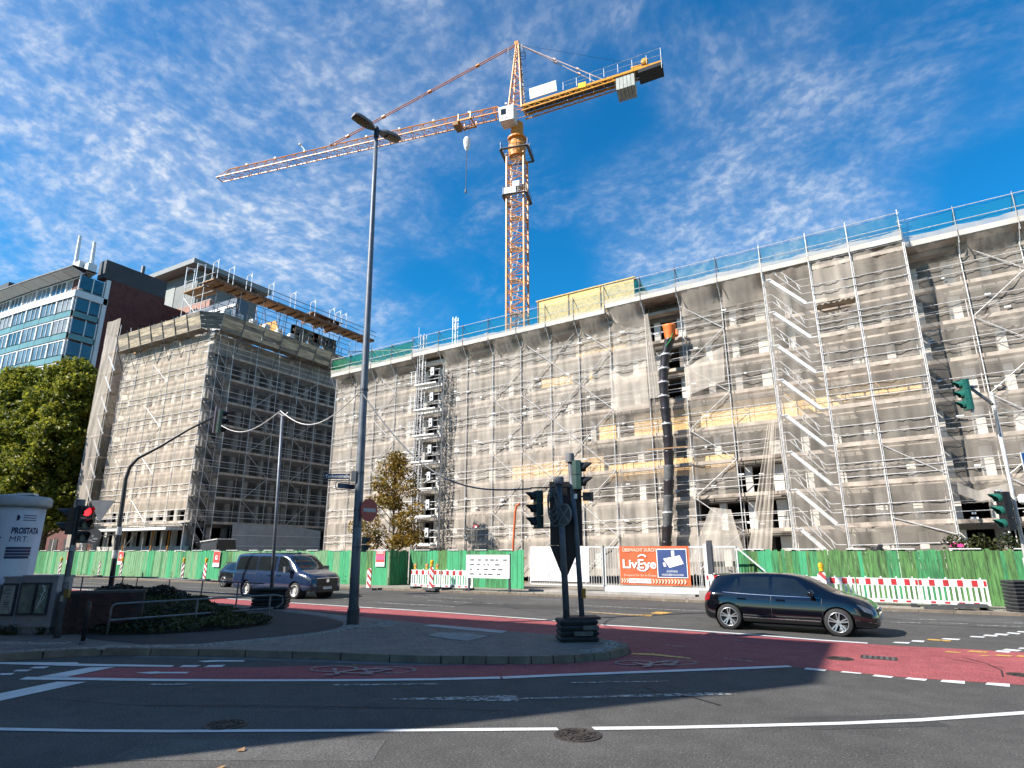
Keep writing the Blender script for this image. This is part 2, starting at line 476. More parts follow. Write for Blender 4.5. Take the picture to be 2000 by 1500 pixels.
def paint_mat(name, col, wear=.5):
    """road paint, worn through in flecks"""
    m = mat(name, col, .6, 0, .1, 3, .2, 60)
    m = m.copy(); m.name = name; nt = m.node_tree; N, L = nt.nodes, nt.links
    b = N['Principled BSDF']; out = N['Material Output']
    g = N.new('ShaderNodeNewGeometry'); n = N.new('ShaderNodeTexNoise'); n.inputs['Scale'].default_value = 9; n.inputs['Detail'].default_value = 8; n.inputs['Roughness'].default_value = .75
    L.new(g.outputs['Position'], n.inputs['Vector'])
    r = N.new('ShaderNodeMapRange'); L.new(n.outputs['Fac'], r.inputs[0]); r.inputs[1].default_value = wear-.06; r.inputs[2].default_value = wear+.06
    tr = N.new('ShaderNodeBsdfTransparent'); mx = N.new('ShaderNodeMixShader')
    L.new(r.outputs[0], mx.inputs[0]); L.new(tr.outputs[0], mx.inputs[1]); L.new(b.outputs[0], mx.inputs[2]); L.new(mx.outputs[0], out.inputs['Surface'])
    MATS[name] = m
    return m
paint_mat('paint_white', (.66,.66,.64), .33)
paint_mat('paint_worn', (.50,.50,.48), .49)
paint_mat('paint_yellow', (.62,.36,.08), .42)
paint_mat('paint_symbol', (.36,.30,.29), .42)

def flat(name, poly, z, m, parent=None, local=False):
    return MB().poly([(x, y, z) for x, y in poly], 0).build(name, m, parent, local=local)

g_ = MB()
g_.poly([(-900,-900,-.02),(900,-900,-.02),(900,900,-.02),(-900,900,-.02)])
struct(g_.build('ground', mat('ground_far', (.16,.15,.13), .95, 0, .2, .05)))
road = struct(flat('road', [(-140,-30),(60,-30),(60,26.6),(-140,26.6)], 0.0, M['road_asphalt']))
# crossing tar joints in the asphalt
tar = mat('tar', (.022,.022,.024), .7, 0, .2, 6)
tj = MB()
def strip(mb, pts, w, z, m=0):
    for a, b in zip(pts[:-1], pts[1:]):
        d = Vector((b[0]-a[0], b[1]-a[1])); n = Vector((-d.y, d.x)).normalized()*w/2
        mb.poly([(a[0]-n.x, a[1]-n.y, z), (b[0]-n.x, b[1]-n.y, z), (b[0]+n.x, b[1]+n.y, z), (a[0]+n.x, a[1]+n.y, z)], m)
strip(tj, [(-3.4,9.9),(-3.0,9.6),(-2.55,9.55),(-2.1,9.25)], .035, .010)
strip(tj, [(-10.5,4.9),(-9.0,5.3),(-7.4,6.2),(-5.6,7.1),(-4.4,7.6)], .02, .004)
strip(tj, [(-8.8,5.35),(-7.0,6.3),(-5.2,7.3)], .02, .003)
strip(tj, [(-15,22.2),(-9,22.0),(-3,22.1),(4,22.0)], .05, .005)
strip(tj, [(-40,20.9),(-20,20.8),(-9,20.7)], .05, .005)
strip(tj, [(1.2,15.6),(1.5,15.0),(1.62,14.3),(1.55,13.6)], .025, .010)
strip(tj, [(.9,15.4),(1.35,14.9),(1.7,14.6)], .02, .011)
tj.build('joint', tar, road); road.children[-1]['kind'] = 'stuff'

red1 = [(-11.81,5.79),(-12.1,6.72),(-11.19,7.29),(-9.91,7.98),(-9.42,8.42),(-8.62,8.90),(-7.43,9.66),(-6.41,10.30),(-5.62,10.84),(-5.11,11.32),(-4.72,11.86),(-4.60,12.49),(-4.63,12.95),
        (-4.84,13.40),(-5.27,13.66),(-5.64,13.82),(-6.73,13.84),(-7.88,13.85),(-9.05,13.92),(-10.73,14.14),(-12.83,14.48),(-15.06,14.84),(-17.36,15.22),(-19.68,15.5),(-23.72,15.9),(-27.25,16.3),(-40,16.6),
        (-40,18.6),(-34.37,18.4),(-29.61,18.3),(-23.81,18.15),(-20.54,18.0),(-17.27,17.9),(-15.08,17.9),(-12.51,17.75),(-10.1,17.5),(-8.1,17.34),(-6.44,17.13),(-4.72,17.07),(-3.03,16.93),(-1.42,16.80),(-.12,16.75),(1.51,16.98),(2.37,17.02),(5.0,16.9),(12,16.7),
        (12,12.6),(3.76,12.75),(2.6,12.91),(1.72,12.96),(1.22,12.88),(.63,12.80),(.16,12.74),(-.34,12.76),(-.79,12.82),(-1.36,12.80),(-1.58,12.83),(-3.45,11.31),(-4.83,10.09),(-5.63,9.38),(-6.85,8.53),(-8.23,7.64),(-9.7,6.84)]
bike = struct(flat('bicycle_lane', red1, .004, M['red_asphalt']))

# old repair patches in the asphalt
asphalt_mat('patch_dark', (.050,.048,.046), (.040,.038,.036), .12); asphalt_mat('patch_pale', (.090,.085,.079), (.070,.066,.062), .22)
for nm, P in (('patch_dark', [(-14.5,21.0),(-9.8,20.95),(-9.8,21.9),(-14.5,21.95)]), ('patch_pale', [(-4.0,23.4),(3.5,23.3),(3.5,25.2),(-4.0,25.3)]), ('patch_dark', [(-.9,8.6),(.5,9.6),(.15,10.05),(-1.25,9.05)]), ('patch_pale', [(-6.9,3.9),(-4.6,5.2),(-4.95,5.8),(-7.25,4.5)]), ('patch_dark', [(-33,22.5),(-26,22.4),(-26,23.3),(-33,23.4)])):
    struct(flat('asphalt_patch', P, .0025, M[nm]))
# painted markings, each its own sheet
def mark(name, poly, m='paint_white', z=.008):
    return struct(flat(name, poly, z, M[m]))
def ribbon(name, top, bot, m='paint_white', z=.008):
    mb = MB(); mb.grid([[(x, y, z) for x, y in bot], [(x, y, z) for x, y in top]])
    return struct(mb.build(name, M[m]))
ribbon('lane_line', [(-9.76,3.6),(-9.21,3.89),(-8.21,4.38),(-7.39,4.83),(-6.53,5.35),(-4.99,6.26),(-4.19,6.77),(-3.53,7.17)], [(-9.66,3.54),(-9.1,3.82),(-8.12,4.31),(-7.31,4.76),(-6.46,5.27),(-4.93,6.18),(-4.12,6.67),(-3.46,7.08)])
ribbon('lane_line', [(-3.19,7.4),(-2.44,7.87),(-1.61,8.44),(-.61,9.15),(.21,9.81),(1.39,10.9),(2.15,11.62)], [(-3.1,7.3),(-2.4,7.75),(-1.59,8.31),(-.6,9.01),(.21,9.64),(1.35,10.68),(2.09,11.37)])
ribbon('lane_line', [(-12.45,5.5),(-11.75,5.85),(-10.48,6.46),(-8.98,7.26),(-7.63,8.06),(-6.53,8.79),(-5.68,9.44)], [(-12.3,5.33),(-11.6,5.70),(-10.3,6.35),(-8.86,7.16),(-7.53,7.95),(-6.43,8.66),(-5.58,9.29)])
ribbon('lane_line', [(-5.66,9.46),(-4.87,10.17),(-3.47,11.38),(-2.29,12.40),(-1.67,12.94)], [(-5.54,9.31),(-4.79,10.01),(-3.41,11.2),(-2.24,12.2),(-1.57,12.82)])
ribbon('lane_line', [(-7.07,17.29),(-6.49,17.35),(-4.86,17.37),(-3.1,17.24),(-1.44,17.0),(-.44,16.98)], [(-7.0,17.13),(-6.44,17.17),(-4.8,17.2),(-3.03,17.06),(-1.42,16.82),(-.44,16.80)])
ribbon('lane_line', [(-40,18.85),(-30.7,18.65),(-24.7,18.45),(-21.2,18.3),(-17.67,18.18),(-15.4,18.2),(-12.77,18.06),(-10.34,17.82),(-8.28,17.66)], [(-40,18.65),(-30.1,18.45),(-24.2,18.27),(-20.7,18.12),(-17.27,18.0),(-15.1,18.02),(-12.5,17.88),(-10.1,17.65),(-8.13,17.5)])
mark('direction_arrow', [(-6.41,7.17),(-5.42,7.92),(-4.92,8.3),(-4.76,8.37),(-4.61,8.19),(-4.58,8.07),(-4.89,7.9),(-5.67,7.54)], 'paint_worn')
mark('arrow_shaft', [(-4.66,8.26),(-3.84,8.86),(-3.0,9.52),(-2.31,10.03),(-2.01,10.05),(-2.45,9.69),(-3.26,9.15),(-4.62,8.18)], 'paint_worn')
for P in ([(-7.64,7.61),(-7.42,7.73),(-6.23,8.5),(-6.2,8.43),(-7.22,7.75),(-7.57,7.55)], [(-4.48,9.62),(-3.15,10.5),(-3.14,10.44),(-4.43,9.56)], [(-10.13,6.17),(-10.14,6.22),(-9.61,6.52),(-9.55,6.45),(-10.07,6.13)]):
    mark('faded_line', P, 'paint_worn')
for P in ([(-11.36,4.71),(-11.58,5.55),(-11.16,5.78),(-11.12,5.66),(-10.81,4.5)], [(-12.3,5.60),(-12.48,6.48),(-12.12,6.73),(-11.87,5.82)], [(-14.51,5.92),(-13.23,6.63),(-13.04,6.58),(-11.36,7.36),(-11.25,7.24),(-12.91,6.39),(-14.28,5.83)]):
    mark('stop_line', P)
for P in ([(-13.19,5.42),(-13.01,5.56),(-12.87,5.45),(-13.01,5.35)], [(-13.23,5.61),(-13.33,5.72),(-13.12,5.86),(-13.02,5.73)], [(-13.31,5.89),(-13.41,6.01),(-13.2,6.17),(-13.06,6.01)],
          [(-11.13,7.3),(-11.23,7.45),(-10.95,7.61),(-10.87,7.45)], [(-10.74,7.52),(-10.82,7.68),(-10.59,7.86),(-10.46,7.68)], [(-11.4,7.84),(-11.22,8.08),(-10.69,8.35),(-10.61,8.24),(-10.98,8.02),(-11.18,7.84)], [(-11.27,6.61),(-11.04,6.86),(-10.96,6.85),(-10.52,7.11),(-10.45,7.0),(-10.84,6.78),(-10.95,6.67)],
          [(-1.38,12.67),(-1.35,12.87),(-1.02,12.83),(-1.05,12.65)], [(-.81,12.69),(-.77,12.83),(-.48,12.79),(-.51,12.68)], [(-.33,12.57),(-.29,12.75),(-.02,12.71),(-.06,12.54)], [(.13,12.56),(.18,12.74),(.45,12.74),(.41,12.55)], [(.61,12.58),(.65,12.79),(.96,12.85),(.93,12.58)], [(1.2,12.68),(1.25,12.89),(1.54,12.94),(1.5,12.65)],
          [(.05,17.23),(.1,17.43),(.41,17.54),(.36,17.26)], [(.42,17.7),(.47,17.96),(.71,18.0),(.66,17.68)], [(1.06,18.52),(1.13,18.75),(1.47,18.79),(1.39,18.5)], [(1.69,19.3),(1.76,19.57),(2.05,19.6),(1.96,19.32)], [(2.0,19.77),(2.09,20.07),(2.35,20.03),(2.27,19.72)], [(2.27,20.17),(2.37,20.5),(2.63,20.44),(2.52,20.1)], [(2.59,20.66),(2.68,20.94),(2.92,20.86),(2.82,20.51)], [(2.87,21.11),(2.95,21.39),(3.22,21.31),(3.11,21.0)],
          [(1.86,16.83),(1.94,17.07),(2.16,17.03),(2.08,16.77)], [(2.01,17.12),(2.13,17.42),(2.4,17.35),(2.28,17.08)], [(2.35,17.57),(2.43,17.79),(2.68,17.8),(2.59,17.55)]):
    mark('lane_dash', P)
for P in ([(-17.94,19.85),(-17.96,20.01),(-14.19,20.16),(-14.02,20.0)], [(-10.1,23.0),(-5.25,23.0),(-5.24,22.85),(-9.97,22.85)], [(-9.35,20.7),(-6.57,20.63),(-6.63,20.46),(-9.22,20.5)], [(-1.2,26.0),(-1.1,26.13),(.42,26.15),(.35,26.0)], [(.1,22.24),(.87,22.37),(.83,22.2),(.12,22.09)], [(1.0,22.6),(2.03,22.8),(1.97,22.62)], [(2.2,22.55),(3.33,22.75),(3.28,22.58),(2.17,22.4)], [(.25,23.4),(1.34,23.6),(1.28,23.42)], [(2.75,23.65),(3.46,23.86),(3.39,23.65)],
          [(-26.5,20.9),(-26.5,21.1),(-20.5,21.1),(-20.5,20.9)], [(-36,22.9),(-36,23.1),(-30,23.1),(-30,22.9)], [(-29,24.2),(-29,24.4),(-23,24.4),(-23,24.2)], [(-19,23.6),(-19,23.75),(-15.5,23.75),(-15.5,23.6)], [(-45,20.9),(-45,21.1),(-38,21.1),(-38,20.9)], [(-33,20.9),(-33,21.1),(-29,21.1),(-29,20.9)], [(-50,23.0),(-50,23.2),(-41,23.2),(-41,23.0)], [(-56,24.9),(-56,25.1),(-50,25.1),(-50,24.9)], [(-13.5,24.9),(-13.5,25.03),(-12,25.03),(-12,24.9)], [(-16.9,21.9),(-16.9,22.05),(-16.1,22.05),(-16.1,21.9)], [(-15.5,21.9),(-15.5,22.05),(-14.6,22.05),(-14.6,21.9)], [(-14.0,21.9),(-14.0,22.05),(-13.0,22.05),(-13.0,21.9)]):
    mark('lane_dash', P, 'paint_worn')
for P in ([(-4.58,12.84),(-4.22,13.03),(-3.39,12.85),(-3.38,12.72),(-4.1,12.80),(-4.55,12.69)], [(-6.88,21.25),(-6.84,21.9),(-6.28,21.85),(-6.45,21.0)], [(-9.01,20.62),(-7.16,20.35),(-6.65,20.9),(-6.53,20.2),(-7.08,20.18),(-8.86,20.5)],
          [(.75,18.15),(.8,18.4),(1.25,18.35),(1.2,18.1)], [(.95,16.2),(1.0,16.35),(1.25,16.33),(1.2,16.2)], [(1.35,16.5),(1.45,16.72),(1.75,16.7),(1.65,16.48)], [(1.75,16.15),(1.85,16.35),(2.1,16.33),(2.0,16.13)], [(1.5,16.0),(1.55,16.1),(1.7,16.1),(1.65,16.0)], [(2.1,16.25),(2.2,16.45),(2.5,16.43),(2.4,16.23)]):
    mark('yellow_mark', P, 'paint_yellow', .011)
for P in ([(-8.9,14.62),(-8.9,14.68),(-7.2,14.5),(-7.2,14.44)], [(-5.6,15.0),(-5.6,15.05),(-4.9,15.03),(-4.9,14.98)], [(-4.4,14.3),(-4.4,14.35),(-3.6,14.25),(-3.6,14.2)], [(-3.1,13.2),(-3.1,13.25),(-2.2,13.05),(-2.2,13.0)], [(-3.2,15.9),(-3.2,15.95),(-2.5,15.9),(-2.5,15.85)]):
    mark('faded_line', P, 'paint_worn', .011)
def bicycle_symbol(cx, cy, ang, sx, sy):
    """painted bicycle: two wheels, frame and handlebar"""
    mb = MB(); c, s = math.cos(ang), math.sin(ang)
    def T(p): return (cx + (p[0]*sx)*c - (p[1]*sy)*s, cy + (p[0]*sx)*s + (p[1]*sy)*c)
    def line(pts, w=.07):
        q = [T(p) for p in pts]
        strip(mb, q, w, .0)
    for wx in (-.55, .55):
        line([(wx + .42*math.cos(2*math.pi*k/22), -.25 + .42*math.sin(2*math.pi*k/22)) for k in range(23)], .055)
    line([(-.55,-.25),(-.2,.35),(.35,.35),(.0,-.25),(-.2,.35)]); line([(.0,-.25),(-.55,-.25)]); line([(.55,-.25),(.3,.6),(.52,.68)]); line([(-.32,.5),(-.08,.5)])
    for i, p in enumerate(mb.v): mb.v[i] = (p[0], p[1], .0085 + .0004*(i//4))
    return struct(mb.build('bicycle_symbol', M['paint_symbol']))
bicycle_symbol(-8.0, 8.62, R(207), .95, .62)
bicycle_symbol(-3.75, 11.9, R(216), .80, .50)

# manhole covers: iron frame ring, cover with raised ribs
iron = mat('cast_iron', (.085,.07,.06), .6, .6, .35, 20, .5, 60)
def manhole(x, y, r, lab, square=False):
    t = thing('manhole_cover', lab, 'manhole cover', (x, y, .0))
    if square:
        f = MB(); f.box((0,0,.004), (.62,.42,.012)); f.build('frame', iron, t, local=True)
        for k in range(6):
            MB().box((-.24+.096*k, 0, .013), (.05,.34,.008)).build('rib', M['galv_dark'], t, local=True)
    else:
        MB().lathe([(r,.0),(r,.010),(r*.86,.011),(r*.85,.006),(0.01,.006)], 28).build('frame', iron, t, local=True)
        for k in range(3):
            rr = r*(.72-.2*k)
            MB().lathe([(rr,.006),(rr,.013),(rr-.022,.013),(rr-.022,.006)], 24, cap=False).build('rib', iron, t, local=True)
        for k in range(8):
            a = k*math.pi/4
            MB().box((r*.62*math.cos(a), r*.62*math.sin(a), .013), (r*.36,.022,.010), rz=a).build('rib', iron, t, local=True)
    return t
manhole(-7.03, 5.31, .25, 'round iron manhole cover in the shaded asphalt just above the white line')
manhole(-3.2, 7.03, .27, 'rusty round manhole cover in the gap of the white lane line')
manhole(-.88, 14.27, .24, 'round dark manhole cover in the sunlit red cycle lane')
manhole(-.23, 14.72, .3, 'rectangular grated drain cover in the sunlit red cycle lane', True)
manhole(1.83, 13.95, .2, 'small dark cover in the red lane at the right edge')

# ------------------------------------------------------------------ the pavement island with kerbstones
KZ = .13
front = [(-17.0,3.6),(-14.87,5.59),(-14.64,5.97),(-14.33,6.69),(-13.81,7.27),(-13.1,7.68),(-12.15,8.16),(-11.33,8.49),(-10.57,8.79),(-9.31,9.25),(-8.22,9.61),(-7.29,9.96),(-6.41,10.35),(-5.62,10.87),(-5.11,11.35),(-4.76,11.88),(-4.64,12.49),(-4.68,12.95),(-4.86,13.35),(-5.27,13.60)]
back = [(-5.64,13.76),(-6.73,13.79),(-7.88,13.80),(-9.05,13.86),(-10.73,14.08),(-12.83,14.42),(-15.06,14.78),(-17.36,15.15),(-19.68,15.45),(-23.72,15.85),(-27.25,16.25),(-40,16.55),(-70,16.6),(-70,2.0)]
def inset(pts, d):
    out = []
    for i, p in enumerate(pts):
        a = Vector(pts[max(0,i-1)]); b = Vector(pts[min(len(pts)-1,i+1)]); t = (b-a).normalized(); out.append((p[0]-t.y*d, p[1]+t.x*d))
    return out
island = struct(MB().prism(inset(front, .10) + back, -.02, KZ-.004).build('pavement', M['pavement']))
kerbm = mat('kerb_stone', (.22,.175,.13), .85, 0, .25, 3, .4, 30)
# walk along the front edge and lay one stone per metre
def resample(pts, step):
    out = [Vector(pts[0])]; acc = 0.0
    for a, b in zip(pts[:-1], pts[1:]):
        a = Vector(a); b = Vector(b); d = (b-a).length; t = step-acc
        while t <= d:
            out.append(a + (b-a)*(t/d)); t += step
        acc = (d - (t-step))
    return out
kp = resample(front[:13], 1.0); kp = kp[:-1] + resample([tuple(kp[-1])]+front[13:], .42)
for a, b in zip(kp[:-1], kp[1:]):
    d = (b-a); L_ = d.length; n = Vector((-d.y, d.x)).normalized()
    e = d.normalized()*.012
    hh = KZ + rnd.uniform(-.002,.006)
    P = [a+e-n*.012, b-e-n*.012, b-e+n*.13, a+e+n*.13]
    P2 = [a+e+n*.006, b-e+n*.006, b-e+n*.13, a+e+n*.13]
    mb = MB(); mb.add([(p.x,p.y,-.01) for p in P]+[(p.x,p.y,hh) for p in P2], [(0,1,5,4),(1,2,6,5),(2,3,7,6),(3,0,4,7),(4,5,6,7)])
    mb.build('kerb_stone', kerbm, island)
strip_g = MB(); strip(strip_g, [(p[0]+.12, p[1]-.14) for p in front[5:14]], .22, .003)
struct(strip_g.build('gutter', mat('gutter', (.17,.165,.155), .85, 0, .2, 3, .3, 40)))
# dark asphalt footpath and strips of small setts
path = struct(flat('footpath', [(-13.55,8.05),(-12.73,8.65),(-12.4,9.52),(-12.1,10.52),(-12.02,11.37),(-12.14,12.07),(-12.56,12.8),(-13.11,13.28),(-14.22,13.81),(-15.77,14.23),(-17.12,14.5),(-22,15.0),(-30,15.6),(-30,10),(-18,8.6),(-15.4,7.9)], KZ+.002, M['path_asphalt']))
sett = mat('sett', (.36,.335,.30), .85, 0, .35, 6, .3, 40)
def setts(name, line, w, parent, size=.11):
    """rows of small stones along a line"""
    mb = MB(); rows = max(1, int(w/size))
    pts = resample(line, size)
    for a, b in zip(pts[:-1], pts[1:]):
        d = (b-a).normalized(); n = Vector((-d.y, d.x))
        for r_ in range(rows):
            c = (a+b)/2 + n*((r_-(rows-1)/2)*size + rnd.uniform(-.008,.008)) + d*rnd.uniform(-.01,.01)
            hh = KZ + .004 + rnd.uniform(0,.012)
            s1 = size*rnd.uniform(.38,.46)
            P = [c-d*s1-n*s1, c+d*s1-n*s1, c+d*s1+n*s1, c-d*s1+n*s1]
            Q = [c+(p-c)*.8 for p in P]
            mb.add([(p.x,p.y,KZ-.02) for p in P]+[(p.x,p.y,hh) for p in Q], [(0,1,5,4),(1,2,6,5),(2,3,7,6),(3,0,4,7),(4,5,6,7)])
    o = mb.build(name, sett, parent); o['kind'] = 'stuff'
    return o
setts('sett', [(-14.0,7.45),(-13.0,8.0),(-12.42,8.55),(-12.1,9.4),(-11.8,10.5),(-11.72,11.4),(-11.84,12.2),(-12.3,13.0),(-12.95,13.55),(-14.1,14.1),(-15.7,14.55),(-17.3,14.85)], .36, island)
setts('sett', [(-12.6,13.2),(-12.0,12.5),(-11.55,12.9),(-11.6,13.6),(-12.3,13.95)], .55, island)
setts('sett', [(-16.9,4.1),(-14.95,5.95),(-14.6,6.5),(-14.2,7.05),(-13.7,7.45)], .22, island)
setts('sett', [(-16.6,6.6),(-15.7,6.95),(-15.1,7.3)], .4, island)
setts('sett', [(-5.2,11.75),(-4.98,12.2),(-4.98,12.7),(-5.1,13.1),(-5.4,13.35)], .33, island)
# ribbed tactile slabs
tac = mat('tactile', (.52,.51,.48), .8, 0, .15, 5, .2, 40)
tp = struct(flat('tactile_paving', [(-10.53,13.6),(-10.52,14.0),(-10.05,13.98),(-8.1,13.80),(-8.0,13.35)], KZ+.003, tac))
tac_o = struct(flat('tactile_field', [(-9.34,12.2),(-9.22,12.77),(-8.85,12.99),(-7.96,12.8),(-7.95,12.17),(-8.06,11.85),(-8.65,11.95)], KZ+.001, M['pavement']))
for k in range(16):
    x = -9.28 + .085*k; y0 = 12.02 - .012*k + (.16-.02*k if k < 8 else .0); y1 = 12.72 + (.03*k if k < 6 else .18-.02*(k-6))
    MB().box((x, (y0+y1)/2, KZ+.006), (.035, y1-y0, .010)).build('rib', tac, tac_o)

# far pavement before the hoarding, dusty, with its kerb
far = struct(MB().prism([(-140,26.6),(-21,26.9),(-9,26.9),(-4,26.4),(60,26.2),(60,60),(-140,60)], -.02, .075).build('site_pavement', M['dust']))
for k in range(64):
    x = -60 + k*1.0
    y = np.interp(x, [-140,-21,-9,-4,60], [26.6,26.9,26.9,26.4,26.2])
    MB().box((x+.5, y-.02, .04), (.985,.14,.10+rnd.uniform(-.004,.006))).build('kerb_stone', kerbm, far)
# strewn leaves and litter on the road
lf = mat('dry_leaf', (.30,.17,.07), .8, 0, .3, 20)
lit = MB()
for k in range(70):
    x, y = rnd.uniform(-24,4), rnd.uniform(26.95,28.0)
    a = rnd.uniform(0,6.28); s_ = rnd.uniform(.03,.07)
    lit.add([(x+s_*math.cos(a+t), y+s_*math.sin(a+t), .08+(.03 if i == 1 else 0)) for i, t in enumerate((0,1.6,3.1,4.6))], [(0,1,2,3)])
for x, y in ((-6.0,4.75),(-5.7,4.3),(-8.5,9.0),(-10.2,12.9),(-9.6,13.0),(-11.0,12.6)):
    a = rnd.uniform(0,6.28); s_ = .05
    lit.add([(x+s_*math.cos(a+t), y+s_*math.sin(a+t), (.012 if y < 9.05 else KZ+.01)+(.02 if i == 1 else 0)) for i, t in enumerate((0,1.6,3.1,4.6))], [(0,1,2,3)])
o = lit.build('fallen_leaves', lf); o['kind'] = 'stuff'
# ================================================================== long building under reconstruction
def S(u): return .027*(u+3.5)          # the site climbs gently to the right
LV = [1.17 + 2.03*k for k in range(9)]  # floors and scaffold lifts: 1.17, 3.2, ... 17.4
def sbox(mb, u0, u1, y0, y1, z0, z1, m=0):
    a, b = S(u0), S(u1)
    mb.add([(u0,y0,z0+a),(u1,y0,z0+b),(u1,y1,z0+b),(u0,y1,z0+a),(u0,y0,z1+a),(u1,y0,z1+b),(u1,y1,z1+b),(u0,y1,z1+a)],
           [(3,2,1,0),(4,5,6,7),(0,1,5,4),(1,2,6,5),(2,3,7,6),(3,0,4,7)], m)
UA, UB, WY = -38.6, 16.0, 38.15
mb_main = thing('construction_building', 'long gutted pale building wrapped in scaffold behind the green hoarding', 'building', (-12, 45, 0))
for k in range(9):
    mb = MB(); sbox(mb, UA, UB, WY+.03, 52, LV[k]-.28, LV[k]-.04); mb.build('floor_slab', M['slab'], mb_main)
    mb = MB(); sbox(mb, UA, UB, WY, WY+.24, LV[k]-.34, LV[k]+.12); mb.build('spandrel', M['wall_grey'], mb_main)
mb = MB(); sbox(mb, UA-.25, UB, WY-.35, 52, 18.35, 18.60); rf_main = mb.build('roof', M['concrete'], mb_main)
mb = MB(); sbox(mb, UA, UB, WY, WY+.24, 17.70, 18.35); mb.build('attic_band', M['wall_grey'], mb_main)
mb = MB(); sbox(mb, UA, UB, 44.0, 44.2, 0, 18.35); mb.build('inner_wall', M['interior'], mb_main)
mb = MB(); sbox(mb, UA-.02, UA+.22, WY+.05, 52, 0, 18.3); mb.build('end_wall', M['plaster'], mb_main)
mb = MB(); sbox(mb, UA, UB, 51.8, 52, 0, 18.3); mb.build('rear_wall', M['concrete'], mb_main)
piers = np.arange(UA+.3, UB, 1.62)
pm = None
for k in range(8):
    for i, u in enumerate(piers):
        w = .40 if i % 3 else .55
        mb = MB(); sbox(mb, u-w/2, u+w/2, WY+.02, WY+.32, LV[k]+.12, LV[k+1]-.34)
        mb.build('pier', M['wall_pale'] if (i*7+k*3) % 5 < 4 else M['wall_grey'], mb_main)
# inside: a few cross walls and hanging ceiling, so the openings do not look empty
for k, u in enumerate((-34.0,-29.6,-24.5,-19.0,-14.1,-9.1,-5.0,-.9,3.6,8.2)):
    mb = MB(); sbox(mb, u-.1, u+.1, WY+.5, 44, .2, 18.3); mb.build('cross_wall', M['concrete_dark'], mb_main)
# chipboard sheets closing some openings
def osb_run(u0, u1, z0, z1, y=WY-.04):
    u = u0; i = 0
    while u < u1-.2:
        e = min(u+1.25, u1)
        if rnd.random() < .88:
            mb = MB(); sbox(mb, u+.01, e-.01, y-.02-.006*(i % 2), y, z0+rnd.uniform(-.04,.04), z1+rnd.uniform(-.05,.05)); mb.build('chipboard', M['osb'], mb_main)
        u = e; i += 1
osb_run(-15.2,-3.9, LV[4]+.15, LV[4]+1.66); osb_run(-3.7,3.3, LV[4]+.15, LV[4]+1.66)
osb_run(-14.6,-6.6, LV[3]-.55, LV[3]+.55); osb_run(-23.2,-14.9, LV[3]+.1, LV[3]+1.45); osb_run(-22,-16, LV[2]+.15, LV[2]+1.2)
osb_run(-16.7,-11.6, LV[7]+.10, LV[7]+1.4); osb_run(-19.5,-15.5, LV[6]+.55, LV[6]+1.25)
# chipboard stair head on the roof: three sheets on the street side, net on its flank
hx = thing('roof_hut', 'pale yellow chipboard hut standing on the flat roof beside the crane mast', 'hut', (-16.5, 40.5, 18.6))
for k in range(3):
    a = -20.45 + 2.62*k
    mb = MB(); sbox(mb, a, a+2.6, 39.5, 39.56, 18.62, 21.45); mb.build('chipboard', M['osb_pale'], hx)
    mb = MB(); sbox(mb, a-.03, a+.05, 39.44, 39.5, 18.62, 21.48); mb.build('post', M['timber'], hx)
mb = MB(); sbox(mb, -20.4, -12.62, 39.57, 42.5, 18.62, 21.35); mb.build('core', M['osb_pale'], hx)
mb = MB(); sbox(mb, -20.6, -12.5, 39.42, 42.7, 21.45, 21.52); mb.build('lid', M['osb_pale'], hx)
mb = MB(); sbox(mb, -12.56, -12.50, 39.6, 42.4, 19.2, 21.3); mb.build('side_net', M['net_green'], hx)
# roof clutter
pk = thing('roof_pallet', 'white wrapped stack of insulation on the roof edge right of the chute', 'stack', (-6, 38.6, 18.6))
for k in range(3):
    mb = MB(); sbox(mb, -7.2+.9*k, -6.36+.9*k, 37.9, 38.8, 18.62, 19.25-.08*k); mb.build('bale', M['white_paint'], pk)

# ================================================================== the scaffold along it
SY, SI = 37.0, 37.95         # outer and inner line of standards
LINES = [-39.2,-37.0,-34.6,-32.4,-30.2,-27.6,-25.3,-23.0,-20.6,-18.2,-16.0,-13.7,-11.2,-8.85,-6.3,-3.66,-1.14,.92,3.42,5.9,8.4,10.9,13.4]
TW0, TW1, TWY = -3.66, 3.42, 35.75   # the part that stands forward
sc = thing('facade_scaffold', 'tall tube scaffold hung with white dust nets along the long building', 'scaffold', (-12, 37, 0))
def stand(mb, x, y, z0, z1, r=.028):
    mb.tube((x,y,z0+S(x)), (x,y,z1+S(x)), r, 6)
TOP = 18.35
for u in LINES:
    for y in (SY, SI):
        mb = MB(); stand(mb, u, y, -.6, TOP-.2); mb.build('standard', M['galv'], sc)
for u in (TW0, -1.14, .92, TW1):
    mb = MB(); stand(mb, u, TWY, -.6, 19.7); mb.build('standard', M['galv'], sc)
    mb = MB(); stand(mb, u+.07, TWY+.02, .4, 17.9, .02)
    for k in range(9): mb.tube((u,TWY,LV[k]+S(u)), (u,SY,LV[k]+S(u)), .022, 5)
    mb.build('ledger', M['galv'], sc)
HOIST = (-30.2, -27.6)
